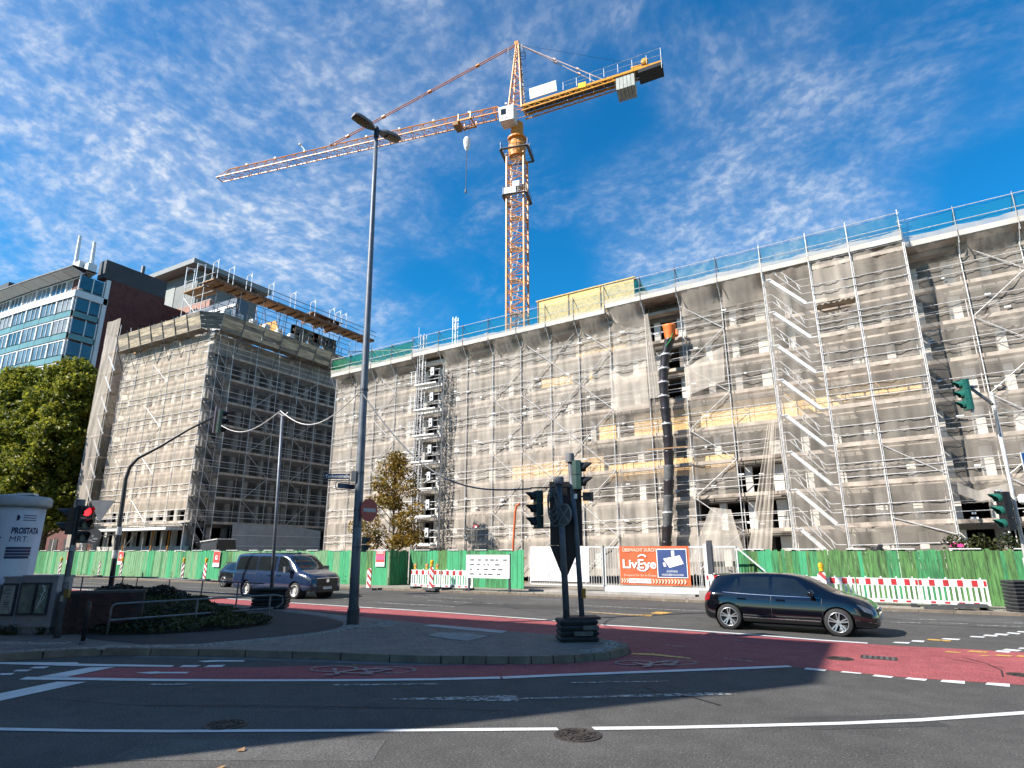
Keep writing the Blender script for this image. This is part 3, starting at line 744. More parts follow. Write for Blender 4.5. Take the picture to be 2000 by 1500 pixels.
for k in range(1, 9):
    z = LV[k]
    for i in range(len(LINES)-1):
        a, b = LINES[i], LINES[i+1]
        mb = MB()
        dz = rnd.uniform(-.02,.02)
        sbox(mb, a+.04, b-.04, SY+.32, SY+.60, z-.06+dz, z+dz); sbox(mb, a+.04, b-.04, SY+.62, SI-.03, z-.06+dz, z+dz)
        sbox(mb, a+.04, b-.04, SY+.28, SY+.31, z-.07+dz, z+.13+dz)
        mb.build('deck', M['deck_white'] if (a, b) == HOIST else M['deck'], sc)
    if k < 8:
        for h in (.50, 1.0):
            segs = [(LINES[0], -30.3), (-27.5, TW0), (TW1, LINES[-1])] if h == 1.0 else [(LINES[0], TW0), (TW1, LINES[-1])]
            for a, b in segs:
                mb = MB(); mb.tube((a, SY-.03, z+h+S(a)), (b, SY-.03, z+h+S(b)), .022, 5); mb.build('guard_rail', M['galv'], sc)
        mb = MB(); mb.tube((LINES[0], SI+.03, z+.95+S(LINES[0])), (LINES[-1], SI+.03, z+.95+S(LINES[-1])), .02, 5); mb.build('guard_rail', M['galv'], sc)
# decks and rails of the part standing forward
for k in range(0, 9):
    z = LV[k]
    for a, b in ((-1.14,.92),(.92,TW1)):
        mb = MB(); sbox(mb, a+.04, b-.04, TWY+.05, SY-.03, z-.06, z); sbox(mb, a+.04, b-.04, TWY+.01, TWY+.04, z-.08, z+.14); mb.build('deck', M['deck'], sc)
    for h in ((.5,1.0) if k % 2 else (.38,.72,1.08)):
        mb = MB(); mb.tube((-1.14,TWY-.03,z+h+S(-1.14)), (TW1,TWY-.03,z+h+S(TW1)), .023, 5); mb.build('guard_rail', M['galv'], sc)
    mb = MB(); mb.tube((TW1,TWY,z+1+S(TW1)), (TW1,SY,z+1+S(TW1)), .022, 5); mb.build('guard_rail', M['galv'], sc)
# diagonal braces, zigzag in pairs of bays
def brace(a, b, y, z0, z1):
    mb = MB(); mb.tube((a,y,z0+S(a)), (b,y,z1+S(b)), .026, 5); mb.build('brace', M['galv'], sc)
for (l, m_, r_) in ((-25.3,-23.0,-20.6) , (-20.6,-18.2,-16.0), (-34.6,-32.4,-30.2), (-16.0,-13.7,-11.2), (-8.85,-6.3,-3.66), (5.9,8.4,10.9)):
    for k in range(0, 8):
        if (l == -25.3 and k % 1 == 0 and k > 6): continue
        z0, z1 = LV[k], LV[k+1]
        if l in (-16.0,):
            if k % 2: brace(l, m_, SY-.05, z1, z0)
            else: brace(l, m_, SY-.05, z0, z1)
            continue
        if l == -25.3:
            if k % 2 == 0: brace(m_, r_, SY-.05, z0, z1)
            else: brace(m_, r_, SY-.05, z1, z0)
            continue
        if k % 2 == 0:
            brace(l, m_, SY-.05, z0, z1); 
            if l == -20.6: brace(m_, r_, SY-.05, z1, z0)
        else:
            brace(l, m_, SY-.05, z1, z0)
            if l == -20.6: brace(m_, r_, SY-.05, z0, z1)
brace(.92, TW1, TWY-.05, LV[2]+1.9, LV[2]+.2); brace(.92, TW1, TWY-.05, LV[1]+.3, LV[1]-.6)
# aluminium stair in the first forward bay: flight, handrails, landings
def stair_flight(k, u0, u1, y):
    z1, z0 = LV[k+1], LV[k]
    a, b = (u0+.35, z1), (u1-.42, z0+.12)
    mb = MB(); mb.beam((a[0],y+.18,a[1]+S(u0)), (b[0],y+.18,b[1]+S(u1)), .05, .17); mb.beam((a[0],y+.75,a[1]+S(u0)), (b[0],y+.75,b[1]+S(u1)), .05, .20)
    st = mb.build('stair_flight', M['alu'], sc)
    for q in range(8):
        t = (q+.5)/8; x = a[0]+(b[0]-a[0])*t; z = a[1]+(b[1]-a[1])*t + S(x)
        MB().box((x, y+.465, z), (.2,.52,.03)).build('tread', M['alu'], st)
    mb = MB(); sbox(mb, u0+.05, u0+.42, y+.08, y+.95, z1-.05, z1); mb.build('landing', M['alu'], sc)
    mb = MB(); sbox(mb, u1-.45, u1-.04, y+.08, y+.95, z0+.05, z0+.10); mb.build('landing', M['alu'], sc)
    for h in (.55, 1.0):
        mb = MB()
        mb.path([(u0+.12,y+.1,z1+h+.05+S(u0)), (u0+.40,y+.1,z1+h+.05+S(u0)), (u1-.55,y+.1,z0+h+.12+S(u1)), (u1-.10,y+.1,z0+h+.12+S(u1))], .025, 5)
        mb.build('handrail', M['alu'], sc)
    for t in (.18,.5,.82):
        x = a[0]+(b[0]-a[0])*t; z = a[1]+(b[1]-a[1])*t + S(x)
        MB().tube((x+.12,y+.1,z+.5), (x-.05,y+.1,z+.96), .022, 5).build('handrail_post', M['alu'], sc)
for k in range(0, 8): stair_flight(k, TW0, -1.14, TWY)
# cantilever walkway at the eaves with edge posts, boards and coloured edge net
EY = 36.3
for i in range(len(LINES)-1):
    a, b = LINES[i], LINES[i+1]
    fwd = TW0-.01 <= a < TW1
    y0 = TWY-.05 if fwd else EY
    hi = .35 if a >= -13.8 else 0.0
    zE = 17.90 + hi if not fwd else 18.1
    if fwd: zE = 17.95
    if a < -31: zE -= .15
    if a > 3.3: zE = 17.72
    mb = MB(); sbox(mb, a+.01, b-.01, y0, SI+.1, zE-.07, zE); mb.build('eaves_deck', M['deck'], sc)
    mb = MB(); sbox(mb, a+.01, b-.01, y0-.05, y0-.01, zE-.10, zE+.20); mb.build('edge_board', M['deck_white'], sc)
    for u in (a,) if i else (a, b):
        mb = MB(); mb.tube((u,y0-.07,zE-.5+S(u)), (u,y0-.07,zE+1.62+S(u)), .03, 6)
        mb.tube((u,y0-.05,zE+1.5+S(u)), (u+.02,y0+.85,zE+.95+S(u)), .024, 5)
        mb.build('edge_post', M['galv_dark'] if not fwd else M['galv'], sc)
        if not fwd:
            mb = MB(); mb.tube((u,y0,zE-.12+S(u)), (u,SY,zE-1.15+S(u)), .024, 5); mb.tube((u,y0,zE-.12+S(u)), (u,SI,zE-.12+S(u)), .024, 5); mb.build('bracket', M['galv'], sc)
    for h in (.75, 1.5):
        mb = MB(); mb.tube((a-.1,y0-.07,zE+h+S(a)), (b+.1,y0-.07,zE+h+S(b)), .022, 5); mb.build('edge_rail', M['galv'], sc)
    P = []
    n = 10
    for r_ in range(4):
        z = zE+.15+(1.47-.15)*r_/3
        P.append([(a+(b-a)*j/n, y0+.02+.03*math.sin(j*1.3+r_*2+i), z+S(a+(b-a)*j/n)-(.05*math.sin(math.pi*j/n) if r_ == 3 else 0)) for j in range(n+1)])
    mb = MB(); mb.grid(P); mb.build('edge_net', M['net_blue'] if a > -31 else M['net_green'], sc, smooth=True)
    if a < -3 or fwd or a > 3:
        hgt = .42 + .25*rnd.random() if not fwd else .55
        P = []
        for r_ in range(4):
            P.append([(a+(b-a)*j/n, y0-.09+.035*math.sin(j*2.1+r_*1.7+i*3), zE-.08+hgt*r_/3+S(a+(b-a)*j/n)-(.10*math.sin(math.pi*j/n)*rnd.uniform(.6,1.1) if r_ == 3 else 0)) for j in range(n+1)])
        mb = MB(); mb.grid(P); mb.build('net_strip', M['net_thick'], sc, smooth=True)
# ------------------------------------------------------------------ dust nets
def wav(u, z, s):
    return .06*math.sin(u*3.1+s)*math.sin(z*1.1+s*1.7) + .035*math.sin(u*7.3+z*1.3*math.sin(s)+s*2.3) + .022*math.sin(u*13+z*.7+s*5)
def net(u0, u1, z0, z1, y, seed, m='net_white', sag=.0, axis='u', parent=None, nz=None, slope=True, bow=0.0):
    n = 20; k = nz or max(6, int((z1-z0)/.3)); P = []
    for r_ in range(k+1):
        row = []
        for j in range(n+1):
            u = u0+(u1-u0)*j/n; t = r_/k; z = z0+(z1-z0)*t
            if r_ == k: z -= sag*math.sin(math.pi*j/n)
            if r_ == 0: z += .06*math.sin(j*2.2+seed)
            w = wav(u, z, seed)*(.25+.75*math.sin(math.pi*j/n))*1.0 + .02*math.sin(u*23+z*2.2+seed)*math.sin(z*1.9+seed) + abs(bow)*.6*(1 if axis == 'u' else -1)*math.sin(math.pi*j/n)*math.sin(math.pi*t)
            zz = z + (S(u) if slope else 0)
            row.append((u, y+w, zz) if axis == 'u' else (y+w, u, zz))
        P.append(row)
    mb = MB(); mb.grid(P)
    return mb.build('dust_net', M[m], parent or sc, smooth=True)
CH = (-11.2, -8.85)
for i in range(len(LINES)-1):
    a, b = LINES[i], LINES[i+1]
    if (a, b) == HOIST: continue
    if TW0-.01 <= a < TW1: continue
    cuts = [1.0, 5.0+rnd.uniform(-.4,.4), 9.0+rnd.uniform(-.4,.4), 13.0+rnd.uniform(-.4,.4), 16.75]
    for j in range(4):
        z0, z1 = cuts[j], cuts[j+1]
        if (a, b) == CH and j == 3: continue
        if (a, b) == CH and j == 2: z1 = 11.6
        if (a, b) == (-6.3,-3.66) and j == 0: continue
        if (a, b) == (-6.3,-3.66) and j == 1: z0 = 7.4
        if (a, b) == (-8.85,-6.3) and j == 0: z0, z1 = 1.0, 3.9
        if a >= 3.4 and a < 8.3 and j == 0: z0 = 4.2
        net(a+.02, b-.02, z0-.12, z1, SY+.10-.010*(j % 2), i*1.7+j*4.1, sag=.0 if j == 3 else .08, bow=.06, m='net_thin' if (a > -9 or (a > -16.1 and j in (1, 2))) else 'net_white')
    if (a, b) != CH:
        # the net turns in under the eaves walkway and bunches at the brackets
        zE = 17.72 if a > 3.3 else 17.9 + (.35 if a >= -13.8 else 0) - (.15 if a < -31 else 0)
        n = 14; P = []
        for r_ in range(7):
            t = r_/6; row = []
            for j in range(n+1):
                q = j/n; u = a+(b-a)*q
                pin = abs(2*q-1)**6
                y = SY+.03 + (EY-.02-SY-.03)*t + .05*math.sin(j*2.7+i)*math.sin(math.pi*t) + pin*.30*math.sin(math.pi*t)
                z = 16.7 + (zE-.12-16.7)*(t**.8) - .12*math.sin(math.pi*q)*math.sin(math.pi*t) + pin*.20*math.sin(math.pi*t)
                row.append((u, y, z+S(u)))
            P.append(row)
        mb = MB(); mb.grid(P); mb.build('eaves_net', M['net_white' if i % 3 else 'net_thin'], sc, smooth=True)
# nets of the forward part, one thinner, with a torn hanging fold
for (a, b), s_ in (((TW0,-1.14),3.0), ((-1.14,.92),5.0), ((.92,TW1),8.0)):
    for j, (z0, z1) in enumerate(((1.0,6.2),(6.1,11.6),(11.5,17.95))):
        if s_ == 5.0 and j == 2:
            net(a+.02, b-.02, 15.2, 17.95, TWY+.03, 9.1); net(a+.02, b-.02, z0, 15.0, TWY+.025, 9.9, sag=.55, m='net_thin'); continue
        net(a+.02, b-.02, z0, z1, TWY+.03-.012*(j % 2), s_+j, bow=.0, m='net_thin')
net(TWY+.05, SY-.1, 1.0, 17.8, TW1+.06, 4.4, axis='v'); net(TWY+.05, SY-.1, 1.0, 17.8, TW0-.06, 2.4, axis='v')
net(SY, 40.5, 1.0, 17.8, LINES[0]-.10, 6.6, axis='v', m='net_thick')
# loose drapes: gathered cloth beside the openings
def drape(pts_top, pts_bot, seed, m='net_white', n=14, k=12, amp=.07):
    P = []
    for r_ in range(k+1):
        t = r_/k; row = []
        for j in range(n+1):
            q = j/n
            def ev(pts):
                x = q*(len(pts)-1); i = min(int(x), len(pts)-2); f = x-i
                return Vector(pts[i])*(1-f)+Vector(pts[i+1])*f
            p = ev(pts_top)*(1-t)+ev(pts_bot)*t
            p.y += amp*math.sin(q*26+seed)*(.4+.6*math.sin(math.pi*min(1,t*1.2)))
            row.append((p.x, p.y, p.z+S(p.x)))
        P.append(row)
    mb = MB(); mb.grid(P); return mb.build('dust_net', M[m], sc, smooth=True)
drape([(-11.2,36.85,17.3),(-10.9,36.7,17.3)], [(-11.15,36.8,11.6),(-10.3,36.7,11.5)], 1, 'net_thick', amp=.05)
drape([(-8.85,36.85,13.2),(-6.4,36.85,14.2)], [(-8.8,36.75,11.4),(-6.5,36.85,12.0)], 2)
drape([(-4.35,36.8,9.2),(-3.9,36.8,9.3)], [(-6.15,36.7,2.0),(-4.9,36.7,2.0)], 3, 'net_white', amp=.10)
drape([(-7.9,36.6,4.6),(-6.8,36.6,4.4)], [(-9.3,36.2,1.6),(-6.2,36.5,1.6)], 4, 'net_thick', amp=.04)
drape([(-13.7,36.75,13.9),(-12.5,36.7,13.1),(-11.25,36.75,14.2)], [(-13.7,36.85,11.0),(-12.5,36.8,11.0),(-11.2,36.8,11.0)], 5, 'net_white', amp=.04)
drape([(3.5,36.0,5.2),(4.6,36.6,4.6),(5.9,36.8,4.9)], [(3.5,36.0,4.6),(4.6,36.5,4.1),(5.9,36.8,4.3)], 6, 'net_thick', amp=.06)
# small holes shaded in the net are left to the cloth itself; small white plates scattered across the bays
for k in range(190):
    i = rnd.randrange(len(LINES)-1); u = LINES[i]+rnd.uniform(.1,1.6)
    if HOIST[0]-.2 < u < HOIST[1]+.2 or TW0-.2 < u < TW1+.2: continue
    z = LV[rnd.randrange(1,8)]+rnd.uniform(.15,1.2)
    MB().box((u, SY-.05, z+S(u)), (rnd.uniform(.12,.35), .02, rnd.uniform(.06,.10))).build('white_plate', M['white_paint'], sc)

# ------------------------------------------------------------------ goods hoist beside the long building
hoist = thing('goods_hoist', 'ladder hoist with white landing decks climbing the open bay by the young tree', 'hoist', (-28.9, 36.5, 0))
def lattice_mast(name, u, y, w, z0, z1, m, parent, step=.45, r=.02, rd=.012):
    mb = MB()
    for dx in (-w/2, w/2):
        for dy in (-w/2, w/2): mb.tube((u+dx,y+dy,z0+S(u)), (u+dx,y+dy,z1+S(u)), r, 5)
    z = z0; f = 1
    while z < z1-step:
        for dy in (-w/2, w/2):
            mb.tube((u-f*w/2,y+dy,z+S(u)), (u+f*w/2,y+dy,z+step+S(u)), rd, 4, cap=False); mb.tube((u-w/2,y+dy,z+S(u)), (u+w/2,y+dy,z+S(u)), rd, 4, cap=False)
        for dx in (-w/2, w/2): mb.tube((u+dx,y-f*w/2,z+S(u)), (u+dx,y+f*w/2,z+step+S(u)), rd, 4, cap=False)
        z += step; f = -f
    return mb.build(name, m, parent)
lattice_mast('mast', -29.25, 36.45, .34, .2, 19.6, M['galv'], hoist, .42, .026, .016)
lattice_mast('mast', -27.25, 36.55, .46, .2, 16.4, M['galv_dark'], hoist, .5, .034, .024)
mb = MB(); mb.tube((-29.75,36.45,.2+S(-29)), (-29.75,36.45,20.3+S(-29)), .03, 6); mb.build('guide_tube', M['alu'], hoist)
for k in range(1, 8):
    z = LV[k]+S(-29)
    mb = MB(); mb.box((-28.75,36.55,z-.03), (2.1,.75,.10)); mb.build('landing_deck', M['deck_white'], hoist)
    mb = MB()
    for x in (-30.1,-29.7): mb.tube((x,36.2,z), (x,36.2,z+1.1), .022, 5)
    for h in (.35,.75,1.1): mb.tube((-30.3,36.2,z+h), (-29.5,36.2,z+h), .02, 5)
    for h in (.5,1.0): mb.tube((-28.4,36.2,z+h), (-27.3,36.2,z+h), .02, 5)
    mb.build('landing_gate', M['alu'], hoist)
    bx_ = MB().box((-28.0,36.15,z+.85), (.30,.12,.62)).build('control_box', M['white_paint'], hoist)
    MB().lathe([(.085,0),(.085,.02)], 14, (-28.0,36.08,z+.78), 'Y').build('dial', M['black'], bx_)
mb = MB()
for z in (7.0, 12.2): mb.path([(-27.0,36.4,z),(-26.4,36.3,z+.1),(-26.4,36.3,z-.5),(-26.6,36.4,z-.9)], .02, 5)
mb.build('cable_guide', M['galv_dark'], hoist)
rl = thing('roof_ladder', 'thin silver ladder mast sticking up above the blue roof net', 'ladder', (-27.2, 37.6, 18))
lattice_mast('mast', -27.2, 37.9, .3, 18.2, 21.1, M['alu'], rl, .36, .025, .018)

# ------------------------------------------------------------------ rubble chute
chute = thing('rubble_chute', 'black segmented rubble chute with an orange hopper hanging down the scaffold', 'chute', (-10, 36.3, 0))
cp = [(-9.47,15.1),(-9.88,13.95),(-10.11,11.98),(-10.03,9.9),(-10.01,8.6),(-10.07,7.1),(-10.2,5.6),(-10.38,4.0),(-10.58,2.4),(-10.75,1.0)]
zs_ = np.array([p[1] for p in cp])[::-1]; us_ = np.array([p[0] for p in cp])[::-1]
zc = 15.1
chute_m = mat('chute_black', (.030,.022,.026), .38, 0, .35, 3)
chute_g = mat('chute_dusty', (.12,.12,.12), .6, 0, .4, 3)
for k in range(16):
    z1, z0 = zc, zc-1.02
    u1, u0 = float(np.interp(z1, zs_, us_)), float(np.interp(z0, zs_, us_))
    mb = MB(); P = []
    for t, r_ in ((0,.315),(.06,.335),(.12,.315),(.55,.285),(1.0,.25)):
        z = z1+(z0-z1)*t; u = u1+(u0-u1)*t
        P.append([(u+r_*math.cos(2*math.pi*j/14), 36.3+r_*math.sin(2*math.pi*j/14), z+S(u)) for j in range(15)])
    mb.grid(P)
    seg = mb.build('chute_segment', chute_g if k in (9,11,12) else chute_m, chute, smooth=True)
    if k in (1,2,3,4,6,12):
        MB().lathe([(.33,-.05),(.345,-.02),(.345,.03),(.33,.05)], 14, (u1, 36.3, z1-.12+S(u1)), 'Z').build('strap', M['galv'], seg)
    zc -= .88
hop = mat('hopper_orange', (.78,.17,.025), .5, 0, .15, 3)
mb = MB(); P = []
for z, r_ in ((15.05,.30),(15.25,.33),(15.9,.40),(16.0,.43),(15.9,.37),(15.3,.3)):
    P.append([(-9.45+r_*math.cos(2*math.pi*j/14), 36.3+r_*math.sin(2*math.pi*j/14), z+S(-9.45)) for j in range(15)])
mb.grid(P); mb.build('hopper', hop, chute, smooth=True)
mb = MB(); mb.box((-9.0,36.35,15.45+S(-9)), (.12,.3,.35)); mb.build('hopper_bracket', hop, chute)
mb = MB(); mb.path([(-9.2,36.05,15.2),(-9.4,36.0,14.7),(-9.7,36.0,14.4)], .03, 5); mb.build('sling', mat('sling_green', (.02,.35,.08), .6), chute)
mb = MB(); mb.box((-10.0,36.0,8.0), (2.6,.06,.07)); mb.build('timber_stay', M['timber'], chute)
# ================================================================== corner building on the left, also under reconstruction
LL = [2.27 + 2.08*k for k in range(9)]      # 2.27, 4.35 ... 18.91
LU0, LU1, LY0, LY1 = -64.0, -48.0, 30.3, 62.0    # outer lines of its scaffold
lb = thing('corner_building', 'tall gutted corner building with timber catch boards under its unfinished top', 'building', (-56, 38, 0))
WU, WV = LU1-1.1, LY0+1.1
for k in range(9):
    MB().box2((LU0+.5, WV+.03, LL[k]-.26), (WU-.03, LY1, LL[k]-.04)).build('floor_slab', M['slab'], lb)
    MB().box2((LU0+.5, WV, LL[k]-.34), (WU, WV+.24, LL[k]+.20)).build('spandrel', M['wall_pale'], lb)
    MB().box2((WU-.24, WV+.25, LL[k]-.34), (WU, LY1, LL[k]+.06)).build('spandrel', M['flank_shaded'], lb)
for k in range(8):
    for i, u in enumerate(np.arange(LU0+.8, WU-.2, 1.5)):
        MB().box2((u-.24, WV+.02, LL[k]+.20), (u+.24, WV+.30, LL[k+1]-.34)).build('pier', M['wall_pale'], lb)
    for i, v in enumerate(np.arange(WV+.4, 54, 1.5)):
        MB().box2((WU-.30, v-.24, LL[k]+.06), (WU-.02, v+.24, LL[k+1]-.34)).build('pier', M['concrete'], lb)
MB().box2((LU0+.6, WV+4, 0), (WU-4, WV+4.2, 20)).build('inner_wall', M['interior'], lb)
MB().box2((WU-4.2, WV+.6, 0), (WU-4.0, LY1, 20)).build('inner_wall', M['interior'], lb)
MB().box2((LU0+.3, WV+.02, 0), (LU0+.5, LY1, 20.2)).build('end_wall', M['brick_red'], lb)
MB().box2((LU0+.3, WV-.2, 20.6), (WU+.2, 54, 21.0)).build('roof', M['concrete'], lb)
MB().box2((LU0+.5, WV, 19.21), (WU, WV+.24, 20.6)).build('attic_band', M['plaster'], lb)
MB().box2((WU-.24, WV+.25, 19.21), (WU, LY1, 20.6)).build('attic_band', M['concrete'], lb)
MB().box2((-52.3, WV+.05, .0), (-51.0, WV+.45, 2.0)).build('ground_pier', M['concrete'], lb)
for u in (-62.0,-58.5,-55.3,-52.6,-49.6): MB().box2((u, WV+.1, .0), (u+.7, WV+.5, 2.0)).build('ground_pier', M['plaster'], lb)
# unfinished top storey: short white block columns, rough masonry, timber formwork deck
for v in (31.7,33.2,34.7,36.2,37.7,39.2): MB().box2((-48.85, v-.26, 21.0), (-48.3, v+.26, 23.35)).build('block_column', M['white_paint'], lb)
for u in (-53.5,-51.5): MB().box2((u-.3, 31.6, 21.0), (u+.3, 32.2, 22.9)).build('block_column', M['plaster'], lb)
bw = MB()
bw.box2((-49.2, 39.6, 21.0), (-48.8, 45.5, 22.6)); bw.box2((-49.2, 39.6, 22.6), (-48.8, 41.3, 24.6)); bw.box2((-49.2, 41.9, 22.6), (-48.8, 43.2, 24.6)); bw.box2((-49.2, 44.0, 22.6), (-48.8, 45.5, 24.6)); bw.box2((-49.2, 39.6, 23.5), (-48.8, 45.5, 24.6))
mw = bw.build('masonry_wall', M['brick_dark'], lb)
for r_ in range(12):
    for c in range(14):
        v = 39.75+c*.41+(.2 if r_ % 2 else 0); z = 21.12+r_*.29
        if v > 45.3 or (22.6 < z < 23.5 and (41.3 < v < 41.9 or 43.2 < v < 44.0)): continue
        if rnd.random() < .8: MB().box((-48.79+rnd.uniform(0,.02), v, z), (.05,.37,.25)).build('block', M['brick_dark'] if rnd.random() < .7 else M['concrete_dark'], mw)
MB().box2((-51.6, 36.6, 23.0), (-49.3, 38.8, 23.15)).build('formwork_sheet', M['osb'], lb)
MB().box((-50.3, 37.9, 23.7), (2.6,.08,1.5), rx=.5).build('formwork_sheet', M['osb'], lb)
for i in range(9):
    a = 29.6+2.3*i; z = 25.3+.055*i
    MB().box2((-49.3, a, z), (-47.7, a+2.26, z+.09)).build('timber_deck', M['timber'], lb)
    MB().box2((-47.72, a, z-.02), (-47.66, a+2.26, z+.25)).build('toe_board', M['timber_red'], lb)
    for d in (.15, 1.1): MB().box2((-49.25, a+d, z-.16), (-47.8, a+d+.08, z-.005)).build('joist', M['timber_red'], lb)
MB().box2((-52.4, 29.8, 25.1), (-49.35, 31.4, 25.2)).build('timber_deck', M['timber'], lb)
MB().box2((-50.8, 41.5, 26.5), (-48.2, 45.6, 26.6)).build('timber_deck', M['timber_red'], lb)
for v in (42,43.6,45.2): MB().box2((-50.6, v, 25.75), (-48.4, v+.1, 26.48)).build('joist', M['timber_red'], lb)

ls = thing('corner_scaffold', 'scaffold with beige dust nets around the corner building on the left', 'scaffold', (-56, 30.3, 0))
FL = [-61.5,-58.9,-56.2,-53.5,-50.8,LU1]           # front bays
RL = [LY0,32.7,35.2,37.7,40.2,42.7,45.2,47.7,50.2]           # flank bays
for u in FL:
    for y in (LY0, LY0+.95): MB().tube((u,y,0), (u,y,21.0), .026, 6).build('standard', M['galv'], ls)
for v in RL[1:]:
    for x in (LU1, LU1-.95): MB().tube((x,v,0), (x,v,25.4), .03, 6).build('standard', M['galv'], ls)
for k in range(1, 9):
    z = LL[k]
    for a, b in zip(FL[:-1], FL[1:]):
        MB().box2((a+.04, LY0+.32, z-.06), (b-.04, LY0+.90, z)).box2((a+.04, LY0+.28, z-.07), (b-.04, LY0+.31, z+.13)).build('deck', M['deck'], ls)
    for a, b in zip(RL[:-1], RL[1:]):
        if a == LY0: continue
        MB().box2((LU1-.92, a+.04, z-.06), (LU1-.05, b-.04, z)).box2((LU1-.04, a+.04, z-.07), (LU1-.01, b-.04, z+.13)).build('deck', M['deck'], ls)
    for h in (.5, 1.0):
        MB().tube((FL[0],LY0-.03,z+h), (LU1,LY0-.03,z+h), .026, 5).build('guard_rail', M['galv'], ls)
        MB().tube((LU1+.03,LY0,z+h), (LU1+.03,50.2,z+h), .026, 5).build('guard_rail', M['galv'], ls)
    MB().tube((LU1-.97,LY0,z+.9), (LU1-.97,50.2,z+.9), .02, 5).build('guard_rail', M['galv'], ls)
for k in range(0, 8):
    z0, z1 = LL[k], LL[k+1]
    if k % 2: z0, z1 = z1, z0
    MB().tube((-56.2,LY0-.05,z0), (-53.5,LY0-.05,z1), .023, 5).build('brace', M['galv'], ls)
    MB().tube((LU1+.05,35.2,z0), (LU1+.05,37.7,z1), .023, 5).build('brace', M['galv'], ls)
    MB().tube((LU1+.05,40.2,z1), (LU1+.05,42.7,z0), .023, 5).build('brace', M['galv'], ls)
# stair in the first flank bay
for k in range(0, 8):
    z0, z1 = LL[k], LL[k+1]
    mb = MB(); mb.beam((LU1-.2,LY0+.3,z1), (LU1-.2,32.3,z0+.1), .05, .22); mb.beam((LU1-.75,LY0+.3,z1), (LU1-.75,32.3,z0+.1), .05, .22)
    st = mb.build('stair_flight', M['galv_dark'], ls)
    for q in range(8):
        t = (q+.5)/8; MB().box((LU1-.475, LY0+.3+(32.3-LY0-.3)*t, z1+(z0+.1-z1)*t), (.5,.22,.03)).build('tread', M['galv_dark'], st)
    MB().box2((LU1-.92, LY0+.03, z1-.05), (LU1-.08, LY0+.38, z1)).build('landing', M['alu'], ls)
    MB().path([(LU1-.05,LY0+.1,z1+.95), (LU1-.05,LY0+.4,z1+.95), (LU1-.05,32.2,z0+1.0), (LU1-.05,32.6,z0+1.0)], .018, 5).build('handrail', M['alu'], ls)
# stair tower standing forward at its left end
TY = 29.45
for u in (-64.0,-61.5):
    MB().tube((u,TY,0), (u,TY,23.6), .026, 6).build('standard', M['galv'], ls); MB().tube((u,TY+.95,0), (u,TY+.95,23.6), .026, 6).build('standard', M['galv'], ls)
for k in range(1, 10):
    z = 2.27+2.08*k
    MB().box2((-63.95, TY+.06, z-.06), (-61.55, TY+.92, z)).build('deck', M['deck'], ls)
    for h in (.5,1.0): MB().tube((-61.48,TY,z+h), (-61.48,LY0+.9,z+h), .02, 5).build('guard_rail', M['galv_dark'], ls)
    MB().tube((-61.47,TY,z), (-61.47,LY0,z-2.0), .02, 5).build('brace', M['galv_dark'], ls)
    mb = MB(); mb.beam((-63.6,TY+.3,z), (-61.9,TY+.3,z-1.95), .05, .18); mb.build('stair_flight', M['alu'], ls)
def lnet(*a, **k):
    return net(*a, parent=ls, slope=False, **k)
lnet(-64.0, -61.6, 2.4, 12.6, TY-.1, 3.3, bow=.08); lnet(-64.0, -61.6, 12.5, 24.3, TY-.11, 5.3, bow=.08)
lnet(TY, 33.0, 2.4, 23.0, -64.06, 1.1, axis='v')
for i, (a, b) in enumerate(zip(FL[:-1], FL[1:])):
    for j, (z0, z1) in enumerate(((4.9,9.6),(9.5,14.2),(14.1,19.0),(18.9,20.6))):
        lnet(a+.02, b-.02, z0+(.5*math.sin(i*2.1) if j == 0 else 0), z1, LY0+.03-.012*(j % 2), i*2.3+j*1.9+20, bow=.05, sag=.06, m='net_beige')
for i, (a, b) in enumerate(zip(RL[:-1], RL[1:])):
    for j, (z0, z1) in enumerate(((4.5,9.6),(9.5,14.2),(14.1,20.4))):
        lnet(a+.02, b-.02, z0, z1, LU1-.03+.012*(j % 2), i*2.9+j*1.3+40, axis='v', bow=-.05, sag=.06, m='net_shaded')
# grey tarpaulin along the foot of the flank
tarpm = mat('tarp_grey', (.44,.44,.45), .6, 0, .12, 1.5)
for i, (a, b) in enumerate(((34.6,37.7),(37.7,41.2),(41.2,44.6))):
    n = 10; P = [[(LU1+.16+.03*math.sin(j*1.9+r_+i), a+(b-a)*j/n, 1.2+(3.15-.10*(i == 2)*j/3)*r_/4) for j in range(n+1)] for r_ in range(5)]
    t_ = MB().grid(P).build('tarpaulin', tarpm, ls, smooth=True)
    for z in (2.5, 3.4): MB().beam((LU1+.22,a,z), (LU1+.22,b,z), .02, .05).build('batten', M['white_paint'], t_)
# canopy deck over the footway with orange props
MB().box2((-60.5, 29.7, 3.75), (-49.5, 31.3, 3.95)).build('canopy_deck', M['deck_white'], ls)
for h in (.5, 1.0): MB().tube((-60.5,29.7,3.95+h), (-49.5,29.7,3.95+h), .022, 5).build('guard_rail', M['galv'], ls)
prop_m = mat('prop_orange', (.72,.28,.03), .5, 0, .2, 3)
for u in (-57.7,-53.4,-51.0): MB().tube((u,31.0,0), (u,31.0,3.75), .06, 8).build('prop', prop_m, ls)
